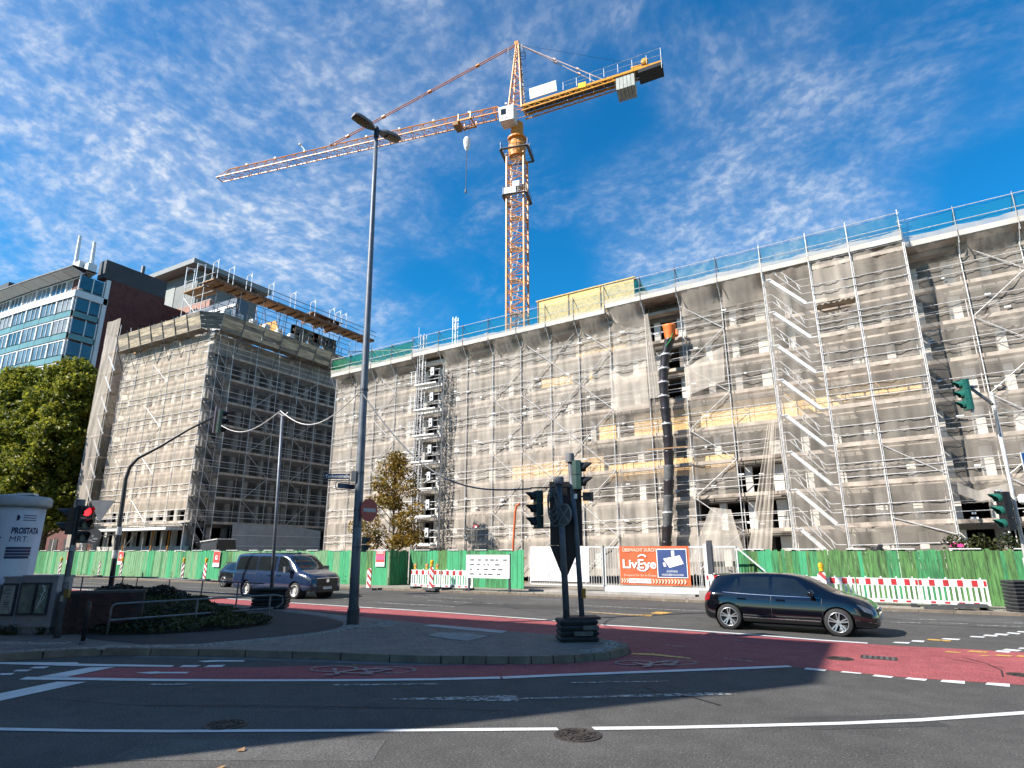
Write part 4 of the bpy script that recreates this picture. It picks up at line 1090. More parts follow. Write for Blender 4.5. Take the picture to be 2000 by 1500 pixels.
# timber catch fan: planks on leaning brackets along both fronts
def fan(p0, p1, out, n):
    p0 = Vector(p0); p1 = Vector(p1); o = Vector(out); d = (p1-p0)/n
    for i in range(n):
        a = p0+d*i; b = p0+d*(i+1); e = d.normalized()*.03
        for r_ in range(4):
            z0 = 20.85+.36*r_; s0 = .75+.10*r_; s1 = s0+.095
            q = MB(); t = o*.045
            A, B = a+e+o*s0, b-e+o*s0; C, D = b-e+o*s1, a+e+o*s1
            j0, j1 = rnd.uniform(-.015,.015), rnd.uniform(-.015,.015)
            vs_ = [(A.x,A.y,z0+j0),(B.x,B.y,z0+j1),(C.x,C.y,z0+.345+j1),(D.x,D.y,z0+.345+j0)]
            q.add(vs_+[(x-t.x,y-t.y,z) for x,y,z in vs_], [(0,1,2,3),(7,6,5,4),(0,4,5,1),(1,5,6,2),(2,6,7,3),(3,7,4,0)])
            q.build('plank', M['board_old'] if (i+r_) % 3 else M['board_dark'], ls)
        MB().add([(a.x+o.x*.02,a.y+o.y*.02,20.78),(b.x+o.x*.02,b.y+o.y*.02,20.78),(b.x+o.x*.8,b.y+o.y*.8,20.84),(a.x+o.x*.8,a.y+o.y*.8,20.84),
                  (a.x+o.x*.02,a.y+o.y*.02,20.72),(b.x+o.x*.02,b.y+o.y*.02,20.72),(b.x+o.x*.8,b.y+o.y*.8,20.78),(a.x+o.x*.8,a.y+o.y*.8,20.78)],
                 [(0,1,2,3),(7,6,5,4),(0,4,5,1),(1,5,6,2),(2,6,7,3),(3,7,4,0)]).build('plank', M['board_dark'], ls)
        for q_ in (a,):
            mb = MB(); mb.tube((q_.x+o.x*1.22,q_.y+o.y*1.22,22.45), (q_.x+o.x*.72,q_.y+o.y*.72,20.5), .035, 6); mb.tube((q_.x+o.x*.78,q_.y+o.y*.78,20.7), (q_.x,q_.y,18.9), .026, 5); mb.tube((q_.x,q_.y,18.9), (q_.x+d.x*.35,q_.y+d.y*.35,20.7), .022, 5)
            mb.build('fan_bracket', M['galv_dark'], ls)
mat('board_dark', (.27,.23,.18), .85, 0, .45, 2.2, .5, 25, stretch=(.4,.4,3))
fan((-61.3, LY0, 0), (LU1-.3, LY0, 0), (0,-1,0), 7)
fan((LU1, LY0+.3, 0), (LU1, 45.4, 0), (1,0,0), 7)
A, B = Vector((LU1-.3, LY0-.75, 0)), Vector((LU1+.75, LY0+.3, 0))
for r_ in range(4):
    z0 = 20.85+.36*r_; s = .10*r_; s1 = s+.095
    MB().add([(A.x,A.y-s,z0),(B.x+s,B.y,z0),(B.x+s1,B.y,z0+.345),(A.x,A.y-s1,z0+.345)], [(0,1,2,3)]).build('plank', M['board_dark'], ls)
for i in range(7):
    a = 30.2+2.3*i
    MB().box2((LU1-.85, a, 22.30), (LU1+.35, a+2.26, 22.38)).build('timber_deck', M['timber_red'], ls)
    for d in (.2,1.3): MB().tube((LU1+.3,a+d,20.9), (LU1+.3,a+d,23.5), .03, 5).build('standard', M['galv_dark'], ls)
# rails and open end frames above the roof
def end_frame(x, y, z, axis, m=M['galv']):
    w = .75; dx, dy = (w, 0) if axis == 'u' else (0, w)
    mb = MB()
    mb.tube((x,y,z), (x,y,z+2.15), .04, 6); mb.tube((x-dx,y-dy,z), (x-dx,y-dy,z+1.95), .04, 6); mb.tube((x,y,z+2.05), (x-dx,y-dy,z+1.92), .04, 6)
    mb.tube((x,y,z+1.7), (x-dx*.3,y-dy*.3,z+2.0), .028, 5); mb.tube((x-dx,y-dy,z+1.6), (x-dx*.7,y-dy*.7,z+1.95), .028, 5)
    mb.build('end_frame', m, ls)
for i, v in enumerate((30.0,31.6,33.5,36.0,38.7,41.3,44.0,44.9,45.8)): end_frame(-47.8, v, 25.35+.055*(v-29.6)/2.3, 'u', M['alu'])
end_frame(-51.0, 29.8, 25.1, 'v', M['alu']); end_frame(-49.4, 29.8, 25.1, 'v', M['alu'])
for h in (.55, 1.05):
    MB().tube((-47.68,29.6,25.4+h), (-47.68,50.5,25.9+h), .035, 5).build('guard_rail', M['galv_dark'], ls)
for h in (1.75,2.3,2.9,3.4): MB().tube((-47.7,29.8,21.0+h), (-47.7,46.5,21.2+h), .028, 5).build('guard_rail', M['galv_dark'], ls)
for u in np.arange(-61.5,-52,1.9): MB().tube((u,30.5,20.6), (u,30.5,23.3), .026, 5).build('standard', M['galv'], ls)
for h in (21.9,22.5,23.1): MB().tube((-62,30.5,h), (-52,30.5,h), .024, 5).build('guard_rail', M['galv'], ls)
for u in (-52.3,-50.9,-49.4): 
    for y in (29.9,31.2): MB().tube((u,y,20.9), (u,y,26.4), .036, 5).build('standard', M['galv'], ls)
for h in (22.0,22.8,23.6,24.4,25.6,26.2): MB().tube((-52.3,29.9,h), (-48,29.9,h), .032, 5).build('guard_rail', M['galv'], ls)
MB().tube((-52.3,29.9,24.6), (-49.4,29.9,22.0), .03, 5).build('brace', M['galv'], ls)
for i in range(4):
    MB().box((-60.6+2.5*i, 30.9, 21.35), (1.9,.9,.5+.15*(i % 2))).build('material_stack', M['plaster'], ls)
# boards, props and stacks left lying about the unfinished top
for k in range(26):
    v = 30.4+rnd.uniform(0,15.5); u = -48.6+rnd.uniform(-1.2,.7); z = 22.38 if rnd.random() < .55 else 25.4+.024*(v-29.6)
    MB().box((u, v, z+.06+rnd.uniform(0,.06)), (.16,rnd.uniform(1.0,2.6),.10), rz=rnd.uniform(-.5,.5)).build('loose_board', M['timber'] if rnd.random() < .6 else M['timber_red'], ls)
for k in range(14):
    v = 30.6+1.1*k; MB().tube((LU1-.3+rnd.uniform(-.5,.5), v, 22.38), (LU1-.3+rnd.uniform(-.5,.5), v+rnd.uniform(-.3,.3), 24.9), .035, 6).build('prop', M['timber_red'] if k % 3 else M['galv_dark'], ls)
for k in range(9): MB().box((-60.5+rnd.uniform(0,11), 30.6+rnd.uniform(0,.6), 21.2), (rnd.uniform(.5,1.6),.5,rnd.uniform(.3,.9)), rz=rnd.uniform(-.2,.2)).build('material_stack', M['timber'] if k % 2 else M['concrete'], ls)
# lattice girder bridging towards the long building
gd = thing('lattice_girder', 'steel lattice girder spanning between the two scaffolded roofs', 'girder', (-44, 46, 21))
mb = MB()
for dz in (0, 1.1): mb.tube((-47.6,46.2,22.2+dz), (-36,46.2,20.6+dz), .05, 6)
mb.build('chord', M['galv'], gd)
mb = MB()
for k in range(12):
    x0 = -47.6+k*.967; x1 = x0+.967; f = lambda x: 22.2-(x+47.6)*.138
    mb.tube((x0,46.2,f(x0)), (x1,46.2,f(x1)+1.1), .03, 5); mb.tube((x0,46.2,f(x0)+1.1), (x1,46.2,f(x1)), .03, 5)
mb.build('lattice', M['galv'], gd)

# ================================================================== hotel with glass bays, far behind on the left
hb = thing('glass_hotel', 'distant brick and green glass building with two white masts, upper left', 'building', (-125, 55, 0))
white_clad = mat('clad_white', (.75,.76,.76), .4, 0, .05, .5)
gl = mat('hotel_glass', (.05,.13,.18), .06, 0, .3, .25, spec=.9)
gl_b = mat('hotel_glass_pale', (.16,.25,.30), .08, 0, .35, .5, spec=.9); gl_c = mat('hotel_glass_curtain', (.34,.36,.36), .25, 0, .3, .8, spec=.7)
gl_pan = mat('glass_panel', (.20,.36,.34), .2, 0, .15, .3, spec=.7)
roofdark = mat('roof_dark', (.05,.052,.055), .6, 0, .2, .5)
MB().box2((-160, 46.0, 0), (-111.6, 66, 47.6)).build('wall', M['brick_red'], hb)
MB().box2((-111.62, 50.2, 0), (-111.1, 60, 48.6)).build('wall', M['brick_red'], hb)
MB().box2((-113.5, 49.0, 48.6), (-111.2, 60, 52.0)).build('roof_parapet', roofdark, hb)
def arc(u): return 45.4 - 1.6*math.sin(math.pi*min(1,max(0,(-111.5-u)/60)))   # bowed street front
for k in range(5):
    z = 28.25+3.95*k
    for i in range(11):
        a = -111.7-4.6*i; b = a-4.6
        ya, yb = arc(a), arc(b)
        back = .0 if k < 4 else .9
        w = MB().add([(a-.35,ya+back,z+1.25),(b+.35,yb+back,z+1.25),(b+.35,yb+back,z+3.6),(a-.35,ya+back,z+3.6)], [(0,3,2,1)]).build('window', (gl, gl_b, gl, gl_c, gl_b)[rnd.randrange(5)], hb)
        for q in (.33,.66):
            x = a-.35+(b-a+.7)*q; y = ya+(yb-ya)*q+back
            MB().box((x, y-.05, z+2.42), (.12,.10,2.35)).build('mullion', white_clad, w)
        MB().box(((a+b)/2, (ya+yb)/2-.03+back, z+3.70), (4.6,.14,.18), rz=math.atan2(yb-ya, b-a)).build('frame', white_clad, w)
        if k < 4:
            MB().add([(a-.05,ya-.02,z+.05),(b+.05,yb-.02,z+.05),(b+.05,yb-.02,z+1.1),(a-.05,ya-.02,z+1.1)], [(0,3,2,1)]).build('glass_panel', gl_pan, hb)
        MB().box((a, ya-.05+back, z+2.42), (.42,.22,2.6)).build('mullion', white_clad, hb)
    MB().box2((-111.45, 45.6, z+1.25), (-111.35, 49.4, z+3.6)).build('window', gl, hb)
    for v in (45.5,47.6,49.3): MB().box2((-111.42, v, z+.9), (-111.25, v+.16, z+3.8)).build('mullion', white_clad, hb)
    MB().box2((-111.45, 45.6, z+.05), (-111.38, 49.4, z+1.05)).build('glass_panel', gl_pan, hb)
mb = MB(); P = []
for i in range(16):
    u = -111.3-3.1*i; P.append([(u, arc(u)-.25, 43.55), (u, arc(u)-.3, 44.75), (u, arc(u)+1.2, 44.8)])
mb.grid(P); mb.build('white_band', white_clad, hb)
MB().box2((-111.6, 45.1, 43.6), (-111.05, 50.3, 44.75)).build('white_band', white_clad, hb); MB().box2((-111.6, 49.6, 30), (-111.05, 50.25, 48.3)).build('white_band', white_clad, hb)
for i in range(15):
    a = -111.2-3.2*i; b = a-2.95
    MB().add([(a,arc(a)-1.4,48.4),(b,arc(b)-1.4,48.4),(b,arc(b)+.6,47.9),(a,arc(a)+.6,47.9),(a,arc(a)-1.4,48.52),(b,arc(b)-1.4,48.52),(b,arc(b)+.6,48.02),(a,arc(a)+.6,48.02)], [(0,1,2,3),(7,6,5,4),(0,4,5,1),(1,5,6,2),(2,6,7,3),(3,7,4,0)]).build('sun_blade', M['blade_white'], hb)
mb = MB(); P = []
for i in range(17):
    u = -110.9-3.1*i; P.append([(u, arc(u)-1.55, 48.5), (u, arc(u)-1.5, 48.75), (u, arc(u)+2.5, 48.8)])
mb.grid(P); mb.build('roof_rim', roofdark, hb)
for u, v in ((-117.5,47.0),(-113.0,47.6)):
    MB().tube((u,v,48.5), (u-.7,v,57.6 if u < -115 else 55.4), .38, 10, r2=.26).build('roof_mast', white_clad, hb)
mb = MB(); mb.box((-114.6,46.6,49.9), (2.4,1.6,2.2)); mb.box((-112.4,47.2,49.6), (1.4,1.4,1.8)); mb.tube((-119,46.8,49), (-119,46.8,51.5), .1, 6); mb.build('roof_plant', white_clad, hb)
MB().tube((-121.5,46.5,49), (-121.5,46.5,51.6), .35, 8).build('flue', M['galv_dark'], hb)
MB().tube((-111.8,55.5,52), (-111.8,55.5,53.6), .35, 8).build('flue', M['galv_dark'], hb)
# grey roof pavilion and rear wing
gw = thing('grey_wing', 'grey rooftop pavilion with an overhanging roof behind the corner scaffold', 'building', (-122, 72, 0))
grey_clad = mat('clad_grey', (.22,.23,.215), .6, 0, .1, .4)
MB().box2((-131, 66.0, 30), (-111.5, 80, 57.3)).build('wall', grey_clad, gw)
MB().box2((-130.2, 65.9, 49.5), (-119.0, 66.0, 55.5)).build('panel', mat('panel_pale', (.36,.37,.34), .6, 0, .08, .4), gw)
MB().box2((-134, 63.5, 57.4), (-109.5, 82, 58.4)).build('roof', mat('roof_grey', (.30,.31,.30), .5, 0, .1, .4), gw)
MB().box2((-127, 64.5, 30), (-104, 65.9, 48.8)).build('wall', M['brick_pink'], gw)
bg_ = MB().box2((-112, 62.0, 30), (-92, 64.4, 45.5)).build('link_block', mat('link_blue', (.10,.14,.20), .5, 0, .15, .4), gw)
for k in range(3):
    for i in range(6): MB().box2((-111+3.2*i, 61.9, 34.0+3.6*k), (-109.2+3.2*i, 61.98, 36.2+3.6*k)).build('window', gl, bg_)
for k in range(4): MB().box2((-112, 61.8, 33.0+3.6*k), (-92, 61.95, 33.5+3.6*k)).build('band', M['galv'], bg_)
tb = thing('brown_block', 'dark brown brick block glimpsed behind the plane tree trunk', 'building', (-90, 45, 0))
MB().box2((-104, 41, 0), (-67, 52, 16)).build('wall', M['brick_red'], tb)
for i in range(9):
    w = MB().box2((-101+3.7*i, 40.93, 1.2), (-99+3.7*i, 41.05, 3.6)).build('window', M['interior'], tb); MB().box2((-100.05+3.7*i, 40.9, 1.2), (-99.95+3.7*i, 40.95, 3.6)).build('mullion', M['plaster'], w)
d1 = thing('dark_roof_block', 'low dark roofed block at the far left edge behind the hotel', 'building', (-165, 55, 0))
MB().box2((-190, 54, 0), (-162, 70, 57)).build('wall', grey_clad, d1); MB().box2((-192, 52, 59), (-160, 72, 60.3)).build('roof', roofdark, d1); MB().box2((-188, 55, 57), (-163, 69, 59)).build('attic', M['plaster'], d1)

# ================================================================== house on the near side of the street, outside the picture, whose shadow lies on the crossing
sh = thing('unseen_house', 'house beside the photographer whose long shadow falls across the junction', 'building', (-40, -2.5, 0))
Lh = 16.0/math.tan(R(SUN_EL))
hu, hv0, hv1 = -1.05-.6*Lh, 11.5-.8*Lh, 16.6-.8*Lh
MB().box2((-90, hv0, 0), (hu, hv1, 16.0)).build('wall', M['plaster'], sh)
MB().box2((-89.9, hv0+.1, 16.0), (hu-.1, hv1-.1, 16.02)).build('roof', roofdark, sh)
for k in range(5):
    for i in range(14):
        w = MB().box2((hu-3.2-2.6*i, hv1+.005, 1.0+3.0*k), (hu-1.9-2.6*i, hv1+.03, 2.7+3.0*k)).build('window', gl, sh)
        MB().box2((hu-3.25-2.6*i, hv1+.005, .9+3.0*k), (hu-1.85-2.6*i, hv1+.06, .99+3.0*k)).build('sill', M['concrete'], w)

oh = thing('unseen_house', 'unseen house added behind the photographer for the car paint to mirror', 'building', (38, -24, 0))
MB().box2((6, -34, 0), (70, -14, 18)).build('wall', M['plaster'], oh)  # house added out of view to darken car reflections and block sky fill
MB().box2((5.7, -34.3, 18), (70.3, -13.7, 18.3)).build('roof', roofdark, oh)
for k in range(5):
    for i in range(16):
        w = MB().box2((8.0+3.6*i, -13.99, 1.2+3.3*k), (9.6+3.6*i, -13.95, 3.2+3.3*k)).build('window', gl, oh)
        MB().box2((7.9+3.6*i, -13.99, 1.08+3.3*k), (9.7+3.6*i, -13.88, 1.19+3.3*k)).build('sill', M['concrete'], w)
# ================================================================== tower crane
CU, CV = -30.45, 53.95
JA = R(191.0); JZ = 53.6
jd = Vector((math.cos(JA), math.sin(JA), 0)); jn = Vector((-jd.y, jd.x, 0))
crane = thing('tower_crane', 'orange tower crane with lattice jib rising behind the long building', 'crane', (CU, CV, 0))
def cp(t, n, z): return Vector((CU, CV, 0)) + jd*t + jn*n + Vector((0,0,z))
CR, CY = M['crane'], M['crane_yellow']
MA = R(15)
def mp(x, y, z):
    c, s = math.cos(MA), math.sin(MA)
    return Vector((CU + x*c - y*s, CV + x*s + y*c, z))
hw = 1.0; SH = 3.9
sec_me = None
ladder_me = None
def mast_section_mesh():
    mb = MB(); c, s = math.cos(MA), math.sin(MA)
    def q(x, y, z): return (x*c-y*s, x*s+y*c, z)
    cr = [(-hw,-hw),(hw,-hw),(hw,hw),(-hw,hw)]
    for x, y in cr: mb.beam(q(x,y,0), q(x,y,SH), .17, .17)
    for i in range(4):
        a, b = cr[i], cr[(i+1) % 4]
        for k in range(4):
            z0, z1 = SH*k/4, SH*(k+1)/4
            mb.tube(q(*a,z0), q(*b,z0), .045, 5, cap=False)
            p, r_ = (a, b) if (k % 2 == 0) else (b, a)
            mb.tube(q(*p,z0), q(*r_,z1), .048, 5, cap=False)
    return mb.mesh('mast_section', CR)
def mast_ladder_mesh():
    mb = MB(); c, s = math.cos(MA), math.sin(MA)
    def q(x, y, z): return (x*c-y*s, x*s+y*c, z)
    for dx in (-.22,.22): mb.beam(q(-.55+dx,-.35,0), q(.25+dx,-.35,SH), .06, .05)
    for k in range(13):
        t = k/13; mb.tube(q(-.77+.8*t,-.35,SH*t), q(-.33+.8*t,-.35,SH*t), .022, 4)
    for k in range(4):
        t = (k+.5)/4; x = -.55+.8*t; z = SH*t
        mb.path([q(x-.3,-.35,z), q(x-.36,-.75,z+.1), q(x,-.98,z+.14), q(x+.36,-.75,z+.1), q(x+.3,-.35,z)], .025, 4)
    mb.box((.0,.25,SH-.05), (1.7,.9,.05), rz=MA)
    return mb.mesh('ladder', M['alu'])
sec_me, ladder_me = mast_section_mesh(), mast_ladder_mesh()
for k in range(12):
    s_ = put('mast_section', sec_me, crane, True, loc=(0,0,SH*k))
    put('ladder', ladder_me, s_, True)
ztop = SH*12          # 46.8
MB().lathe([(.95,ztop),(1.0,ztop+.6),(1.1,ztop+1.4),(.85,ztop+1.8),(.85,ztop+2.3),(1.15,ztop+2.35),(1.15,ztop+2.55),(.8,ztop+2.6),(.75,ztop+4.6)], 16, (CU,CV,0)).build('slewing_ring', CR, crane)
def platform(z, r0):
    mb = MB()
    for a, b in (((-r0,-r0),(r0,-r0)),((r0,-r0),(r0,r0)),((r0,r0),(-r0,r0)),((-r0,r0),(-r0,-r0))):
        mb.beam(mp(*a,z), mp(*b,z), .35, .05)
        for h in (.5,1.0): mb.tube(mp(*a,z+h), mp(*b,z+h), .025, 5)
        for t in (0,.33,.66): 
            p = mp(a[0]+(b[0]-a[0])*t, a[1]+(b[1]-a[1])*t, z); mb.tube(p, p+Vector((0,0,1)), .025, 5)
    return mb.build('platform', M['galv_dark'], crane)
platform(ztop+.3, 1.6); platform(ztop-5.6, 1.35)
mb = MB(); mb.box(mp(-.5,-1.25,ztop-5.2), (1.4,.5,.8), rz=MA); mb.box(mp(.2,-1.2,ztop-4.4), (.8,.5,.7), rz=MA); mb.build('switch_box', M['white_paint'], crane)
# cab hanging on the street side of the slewing frame
c0 = cp(.7, 1.35, JZ-2.0)
cabm = MB(); ex, ey = jd*.95, jn*.78
for (sx, sy, z) in (): pass
V8 = []
for z, kx in ((-1.0,.80),(.95,1.0)):
    for sx, sy in ((-1,-1),(1,-1),(1,1),(-1,1)): V8.append(c0 + ex*(sx*(kx if sx > 0 else 1)) + ey*sy + Vector((0,0,z)))
cabm.add(V8, [(3,2,1,0),(4,5,6,7),(0,1,5,4),(1,2,6,5),(2,3,7,6),(3,0,4,7)])
cab = cabm.build('cab', M['white_paint'], crane, fixn=True)
def on_cab(n_, t0, t1, z0, z1, m):
    a = c0 + ey*1.015 + jd*t0; b = c0 + ey*1.015 + jd*t1
    MB().add([(a.x,a.y,c0.z+z0),(b.x,b.y,c0.z+z0),(b.x,b.y,c0.z+z1),(a.x,a.y,c0.z+z1)], [(0,1,2,3)]).build(n_, m, cab)
on_cab('window', -.05, .6, -.2, .6, mat('cab_glass', (.03,.035,.04), .08, 0, .1)); on_cab('sill', -.4, .7, -.72, -.62, M['galv_dark'])
# tower head
mb = MB(); AP = 9.6
for sx in (-1,1):
    for sy in (-1,1):
        a = cp(sx*.85, sy*.85, JZ-.6); b = cp(-.1+sx*.14, sy*.14, JZ+AP); mb.beam(a, b, .15, .15)
for k in range(9):
    t0, t1 = k/9, (k+1)/9
    def cc(sx, sy, t): return cp(sx*.85, sy*.85, JZ-.6).lerp(cp(-.1+sx*.14, sy*.14, JZ+AP), t)
    cs = [(-1,-1),(1,-1),(1,1),(-1,1)]
    for i in range(4):
        a, b = cs[i], cs[(i+1) % 4]
        mb.tube(cc(*a,t0), cc(*b,t0), .04, 5, cap=False)
        mb.tube(cc(*(a if k % 2 else b),t0), cc(*(b if k % 2 else a),t1), .042, 5, cap=False)
mb.build('tower_head', CR, crane)
mb = MB(); mb.box(cp(0,0,JZ+AP+.05), (.5,.5,.5), rz=JA)
mb.build('head_sheave', CR, crane)
mb = MB(); z = JZ+AP-1.9
for h in (0,.5,1.0):
    mb.path([cp(-.9,-.7,z+h), cp(-.9,.7,z+h), cp(.9,.7,z+h), cp(.9,-.7,z+h), cp(-.9,-.7,z+h)], .025, 5)
for n_ in ((-.9,-.7),(-.9,.7),(.9,.7),(.9,-.7)): mb.tube(cp(*n_,z), cp(*n_,z+1), .025, 5)
mb.build('head_platform', M['galv_dark'], crane)
mb = MB()
for n_ in (-.2,.2): mb.tube(cp(-1.05,n_,JZ), cp(-.35,n_,JZ+AP-.5), .03, 5)
for k in range(20): mb.tube(cp(-1.05+.035*k,-.2,JZ+k*.46), cp(-1.05+.035*k,.2,JZ+k*.46), .018, 4)
for k in range(8): mb.path([cp(-1.02+.085*k,-.2,JZ+1+k*1.05), cp(-1.5+.085*k,-.3,JZ+1.1+k*1.05), cp(-1.5+.085*k,.3,JZ+1.1+k*1.05), cp(-1.02+.085*k,.2,JZ+1+k*1.05)], .02, 4)
mb.build('head_ladder', M['galv_dark'], crane)
# jib: triangular lattice in sections
JL = 45.3; NS = 9; JH = 1.35; JW = .62
def jz(t): return JZ - .35 + .012*t
for s_ in range(NS):
    t0 = 1.2+(JL-1.2)*s_/NS; t1 = 1.2+(JL-1.2)*(s_+1)/NS; mb = MB()
    hh = JH if s_ < NS-1 else JH
    end = (s_ == NS-1)
    for n_ in (-JW, JW): mb.beam(cp(t0,n_,jz(t0)), cp(t1,n_,jz(t1)), .13, .12)
    tt1 = t1-1.6 if end else t1
    tt0 = t0+1.4 if s_ == 0 else t0
    mb.tube(cp(tt0,0,jz(tt0)+hh), cp(tt1,0,jz(tt1)+hh), .075, 6)
    if end:
        for n_ in (-JW, JW): mb.tube(cp(tt1,0,jz(tt1)+hh), cp(t1,n_,jz(t1)), .05, 5)
        mb.tube(cp(t1,-JW,jz(t1)), cp(t1,JW,jz(t1)), .07, 5)
    if s_ == 0:
        for n_ in (-JW, JW): mb.tube(cp(tt0,0,jz(tt0)+hh), cp(t0,n_,jz(t0)), .06, 5)
    n = 3
    for k in range(n):
        a, b = t0+(t1-t0)*k/n, t0+(t1-t0)*(k+1)/n
        for n_ in (-JW, JW):
            if s_ or k: mb.tube(cp(a,n_,jz(a)), cp(a,0,jz(a)+hh), .042, 5, cap=False)
            if not (end and k == n-1): mb.tube(cp(b,n_,jz(b)), cp(max(a,tt0),0,jz(a)+hh), .038, 5, cap=False)
        mb.tube(cp(a,-JW,jz(a)), cp(a,JW,jz(a)), .04, 5, cap=False)
        mb.tube(cp(a,-JW,jz(a)), cp(b,JW,jz(b)), .036, 5, cap=False)
    mb.build('jib_section', CR, crane)
    for q in (t0+.2,): MB().box(cp(q,0,jz(q)+hh+.12), (.28,.2,.22), rz=JA).build('jib_lug', M['white_paint'], crane)
# tie bars
a, b = cp(-.1,0,JZ+AP), cp(26.6,0,jz(26.6)+JH)
mb = MB()
for n_ in (-.13,.13):
    o_ = jn*n_; mb.tube(a+o_, b+o_, .065, 6)
mb.build('tie_bar', M['tie'] if 'tie' in M else mat('tie', (.60,.24,.10), .5, 0, .2, 2), crane)
for t in (.2,.45,.7,.9): MB().box(a.lerp(b,t), (.5,.38,.2), rz=JA, ry=math.atan2(a.z-b.z, 26.6)).build('tie_joint', CR, crane)
mb = MB(); p = cp(30.5,0,jz(30)+JH); mb.tube(p, p+jd*1.1+Vector((0,0,1.3)), .04, 5); mb.lathe([(.02,-.2),(.2,-.12),(.22,.08),(.05,.2)], 8, tuple(p+jd*1.15+Vector((0,0,1.4)))); mb.build('jib_lamp', M['white_paint'], crane)
# counter jib
KL = 17.2
def kz(t): return JZ - .60 + .085*t
def kp(t, n, dz): return cp(-t, n, kz(t)+dz)
mb = MB()
for n_ in (-.8,.8):
    mb.beam(kp(.8,n_,.1), kp(KL,n_,.1), .14, .28); mb.beam(kp(.8,n_,-.55), kp(12.0,n_,-.45), .10, .12)
    for k in range(9): mb.tube(kp(.9+1.25*k,n_,-.5), kp(.9+1.25*(k+.5),n_,-.05), .04, 5); mb.tube(kp(.9+1.25*(k+.5),n_,-.05), kp(.9+1.25*(k+1),n_,-.48), .04, 5)
for k in range(14): mb.tube(kp(1+1.2*k,-.8,0), kp(1+1.2*k,.8,0), .05, 5)
mb.build('counter_jib', CY, crane)
mb = MB(); mb.beam(kp(.9,0,.33), kp(KL,0,.33), 1.5, .04); mb.build('walkway', M['galv_dark'], crane)
mb = MB()
for n_ in (-1.0,1.0):
    for h in (.85,1.35): mb.tube(kp(6.0,n_,h), kp(KL,n_,h+(.4 if h > 1 else 0)), .022, 5)
    for k in range(8): mb.tube(kp(6.0+1.6*k,n_,.3), kp(6.0+1.6*k,n_,1.4), .026, 5)
for n_ in (-1.0,1.0): mb.tube(kp(KL,n_,-.9), kp(KL,n_,1.8), .03, 5)
for h in (-.4,.3,.9,1.7): mb.tube(kp(KL,-1,h), kp(KL,1,h), .025, 5)
mb.build('railing', M['galv'], crane)
for k in range(5): MB().box(kp(12.3+.42*k,0,-1.25), (.38,2.1,1.55), rz=JA).build('ballast_block', M['ballast'] if 'ballast' in M else mat('ballast', (.56,.57,.52), .85, 0, .15, 1.5, .2, 14), crane)
MB().beam(kp(14.6,0,-.35), kp(KL+.1,0,-.22), 1.9, .45).build('engine_tray', M['black'], crane)
mb = MB(); mb.lathe([(.12,-.9),(.42,-.85),(.42,-.7),(.3,-.68),(.3,.68),(.42,.7),(.42,.85),(.12,.9)], 14, (0,0,0), 'Y')
w_ = mb.build('winch', CY, crane, True, fixn=True); w_.parent = crane; w_.location = kp(15.4,0,.85)-Vector((CU,CV,0)); w_.rotation_euler = (0,0,JA)
MB().box(kp(14.4,0,.72), (1.2,.8,.6), rz=JA).build('motor', CY, crane)
MB().box(kp(8.2,.75,.25), (.9,.35,.7), rz=JA).build('ballast_stop', mat('crane_bright', (.85,.55,.02), .45), crane)
sb = MB(); sb.beam(kp(1.9,.95,1.25), kp(5.2,.95,1.25), .12, 1.5); sgn = sb.build('sign_board', M['white_paint'], crane)
for n_, (t0, t1, z) in enumerate(((2.3,4.6,1.5),(3.6,4.7,1.0))):
    MB().beam(kp(t0,1.025,z), kp(t1,1.025,z), .02, .16).build('sign_stripe', mat('faded_violet', (.62,.56,.66), .6), sgn)
mb = MB()
for n_ in (-.55,.55):
    mb.tube(cp(-.1,0,JZ+AP), kp(10.6,n_,.4), .055, 6)
mb.build('rear_tie', mat('tie_pale', (.58,.42,.36), .5, 0, .2, 2), crane)
for n_ in (-.55,.55):
    for t in (.45,.72): MB().box(cp(-.1,0,JZ+AP).lerp(kp(10.6,n_,.4), t), (.42,.22,.22), rz=JA, ry=-.7).build('tie_joint', mat('tie_pale', (0,0,0)), crane)
mb = MB(); mb.tube(cp(-.2,0,JZ+AP-.1), kp(14.8,0,1.3), .018, 4); mb.build('rope', M['black'], crane)
# trolley and hook block
mb = MB(); T = 6.5
for n_ in (-.85,.85): mb.beam(cp(T-.9,n_,jz(T)-.12), cp(T+.9,n_,jz(T)-.12), .12, .2)
for t in (T-.8,T+.8):
    mb.beam(cp(t,-.85,jz(T)-.12), cp(t,.85,jz(T)-.12), .12, .16)
    for n_ in (-.95,.95): mb.beam(cp(t,n_,jz(T)-.25), cp(t,n_,jz(T)+.75), .1, .1)
mb.build('trolley', CY, crane)
mb = MB(); mb.box(cp(T+1.3,0,jz(T)-.25), (.7,1.5,.5), rz=JA); mb.build('trolley_basket', M['timber'], crane)
mb = MB()
for t in (-.35,.35): mb.tube(cp(T+t,0,jz(T)-.2), cp(T+t*.5,0,51.0), .02, 4)
mb.tube(cp(T-.45,.4,jz(T)-1.1), cp(T+.45,.4,jz(T)-1.1), .03, 4); mb.tube(cp(T-.45,.4,jz(T)-.2), cp(T-.45,.4,jz(T)-1.1), .03, 4); mb.tube(cp(T+.45,.4,jz(T)-.2), cp(T+.45,.4,jz(T)-1.1), .03, 4)
mb.build('rope', M['galv_dark'], crane)
mb = MB(); mb.lathe([(.1,49.3),(.32,49.7),(.42,50.4),(.42,50.9),(.25,51.2)], 10, tuple(cp(T,0,0))); mb.build('hook_block', M['white_paint'], crane)
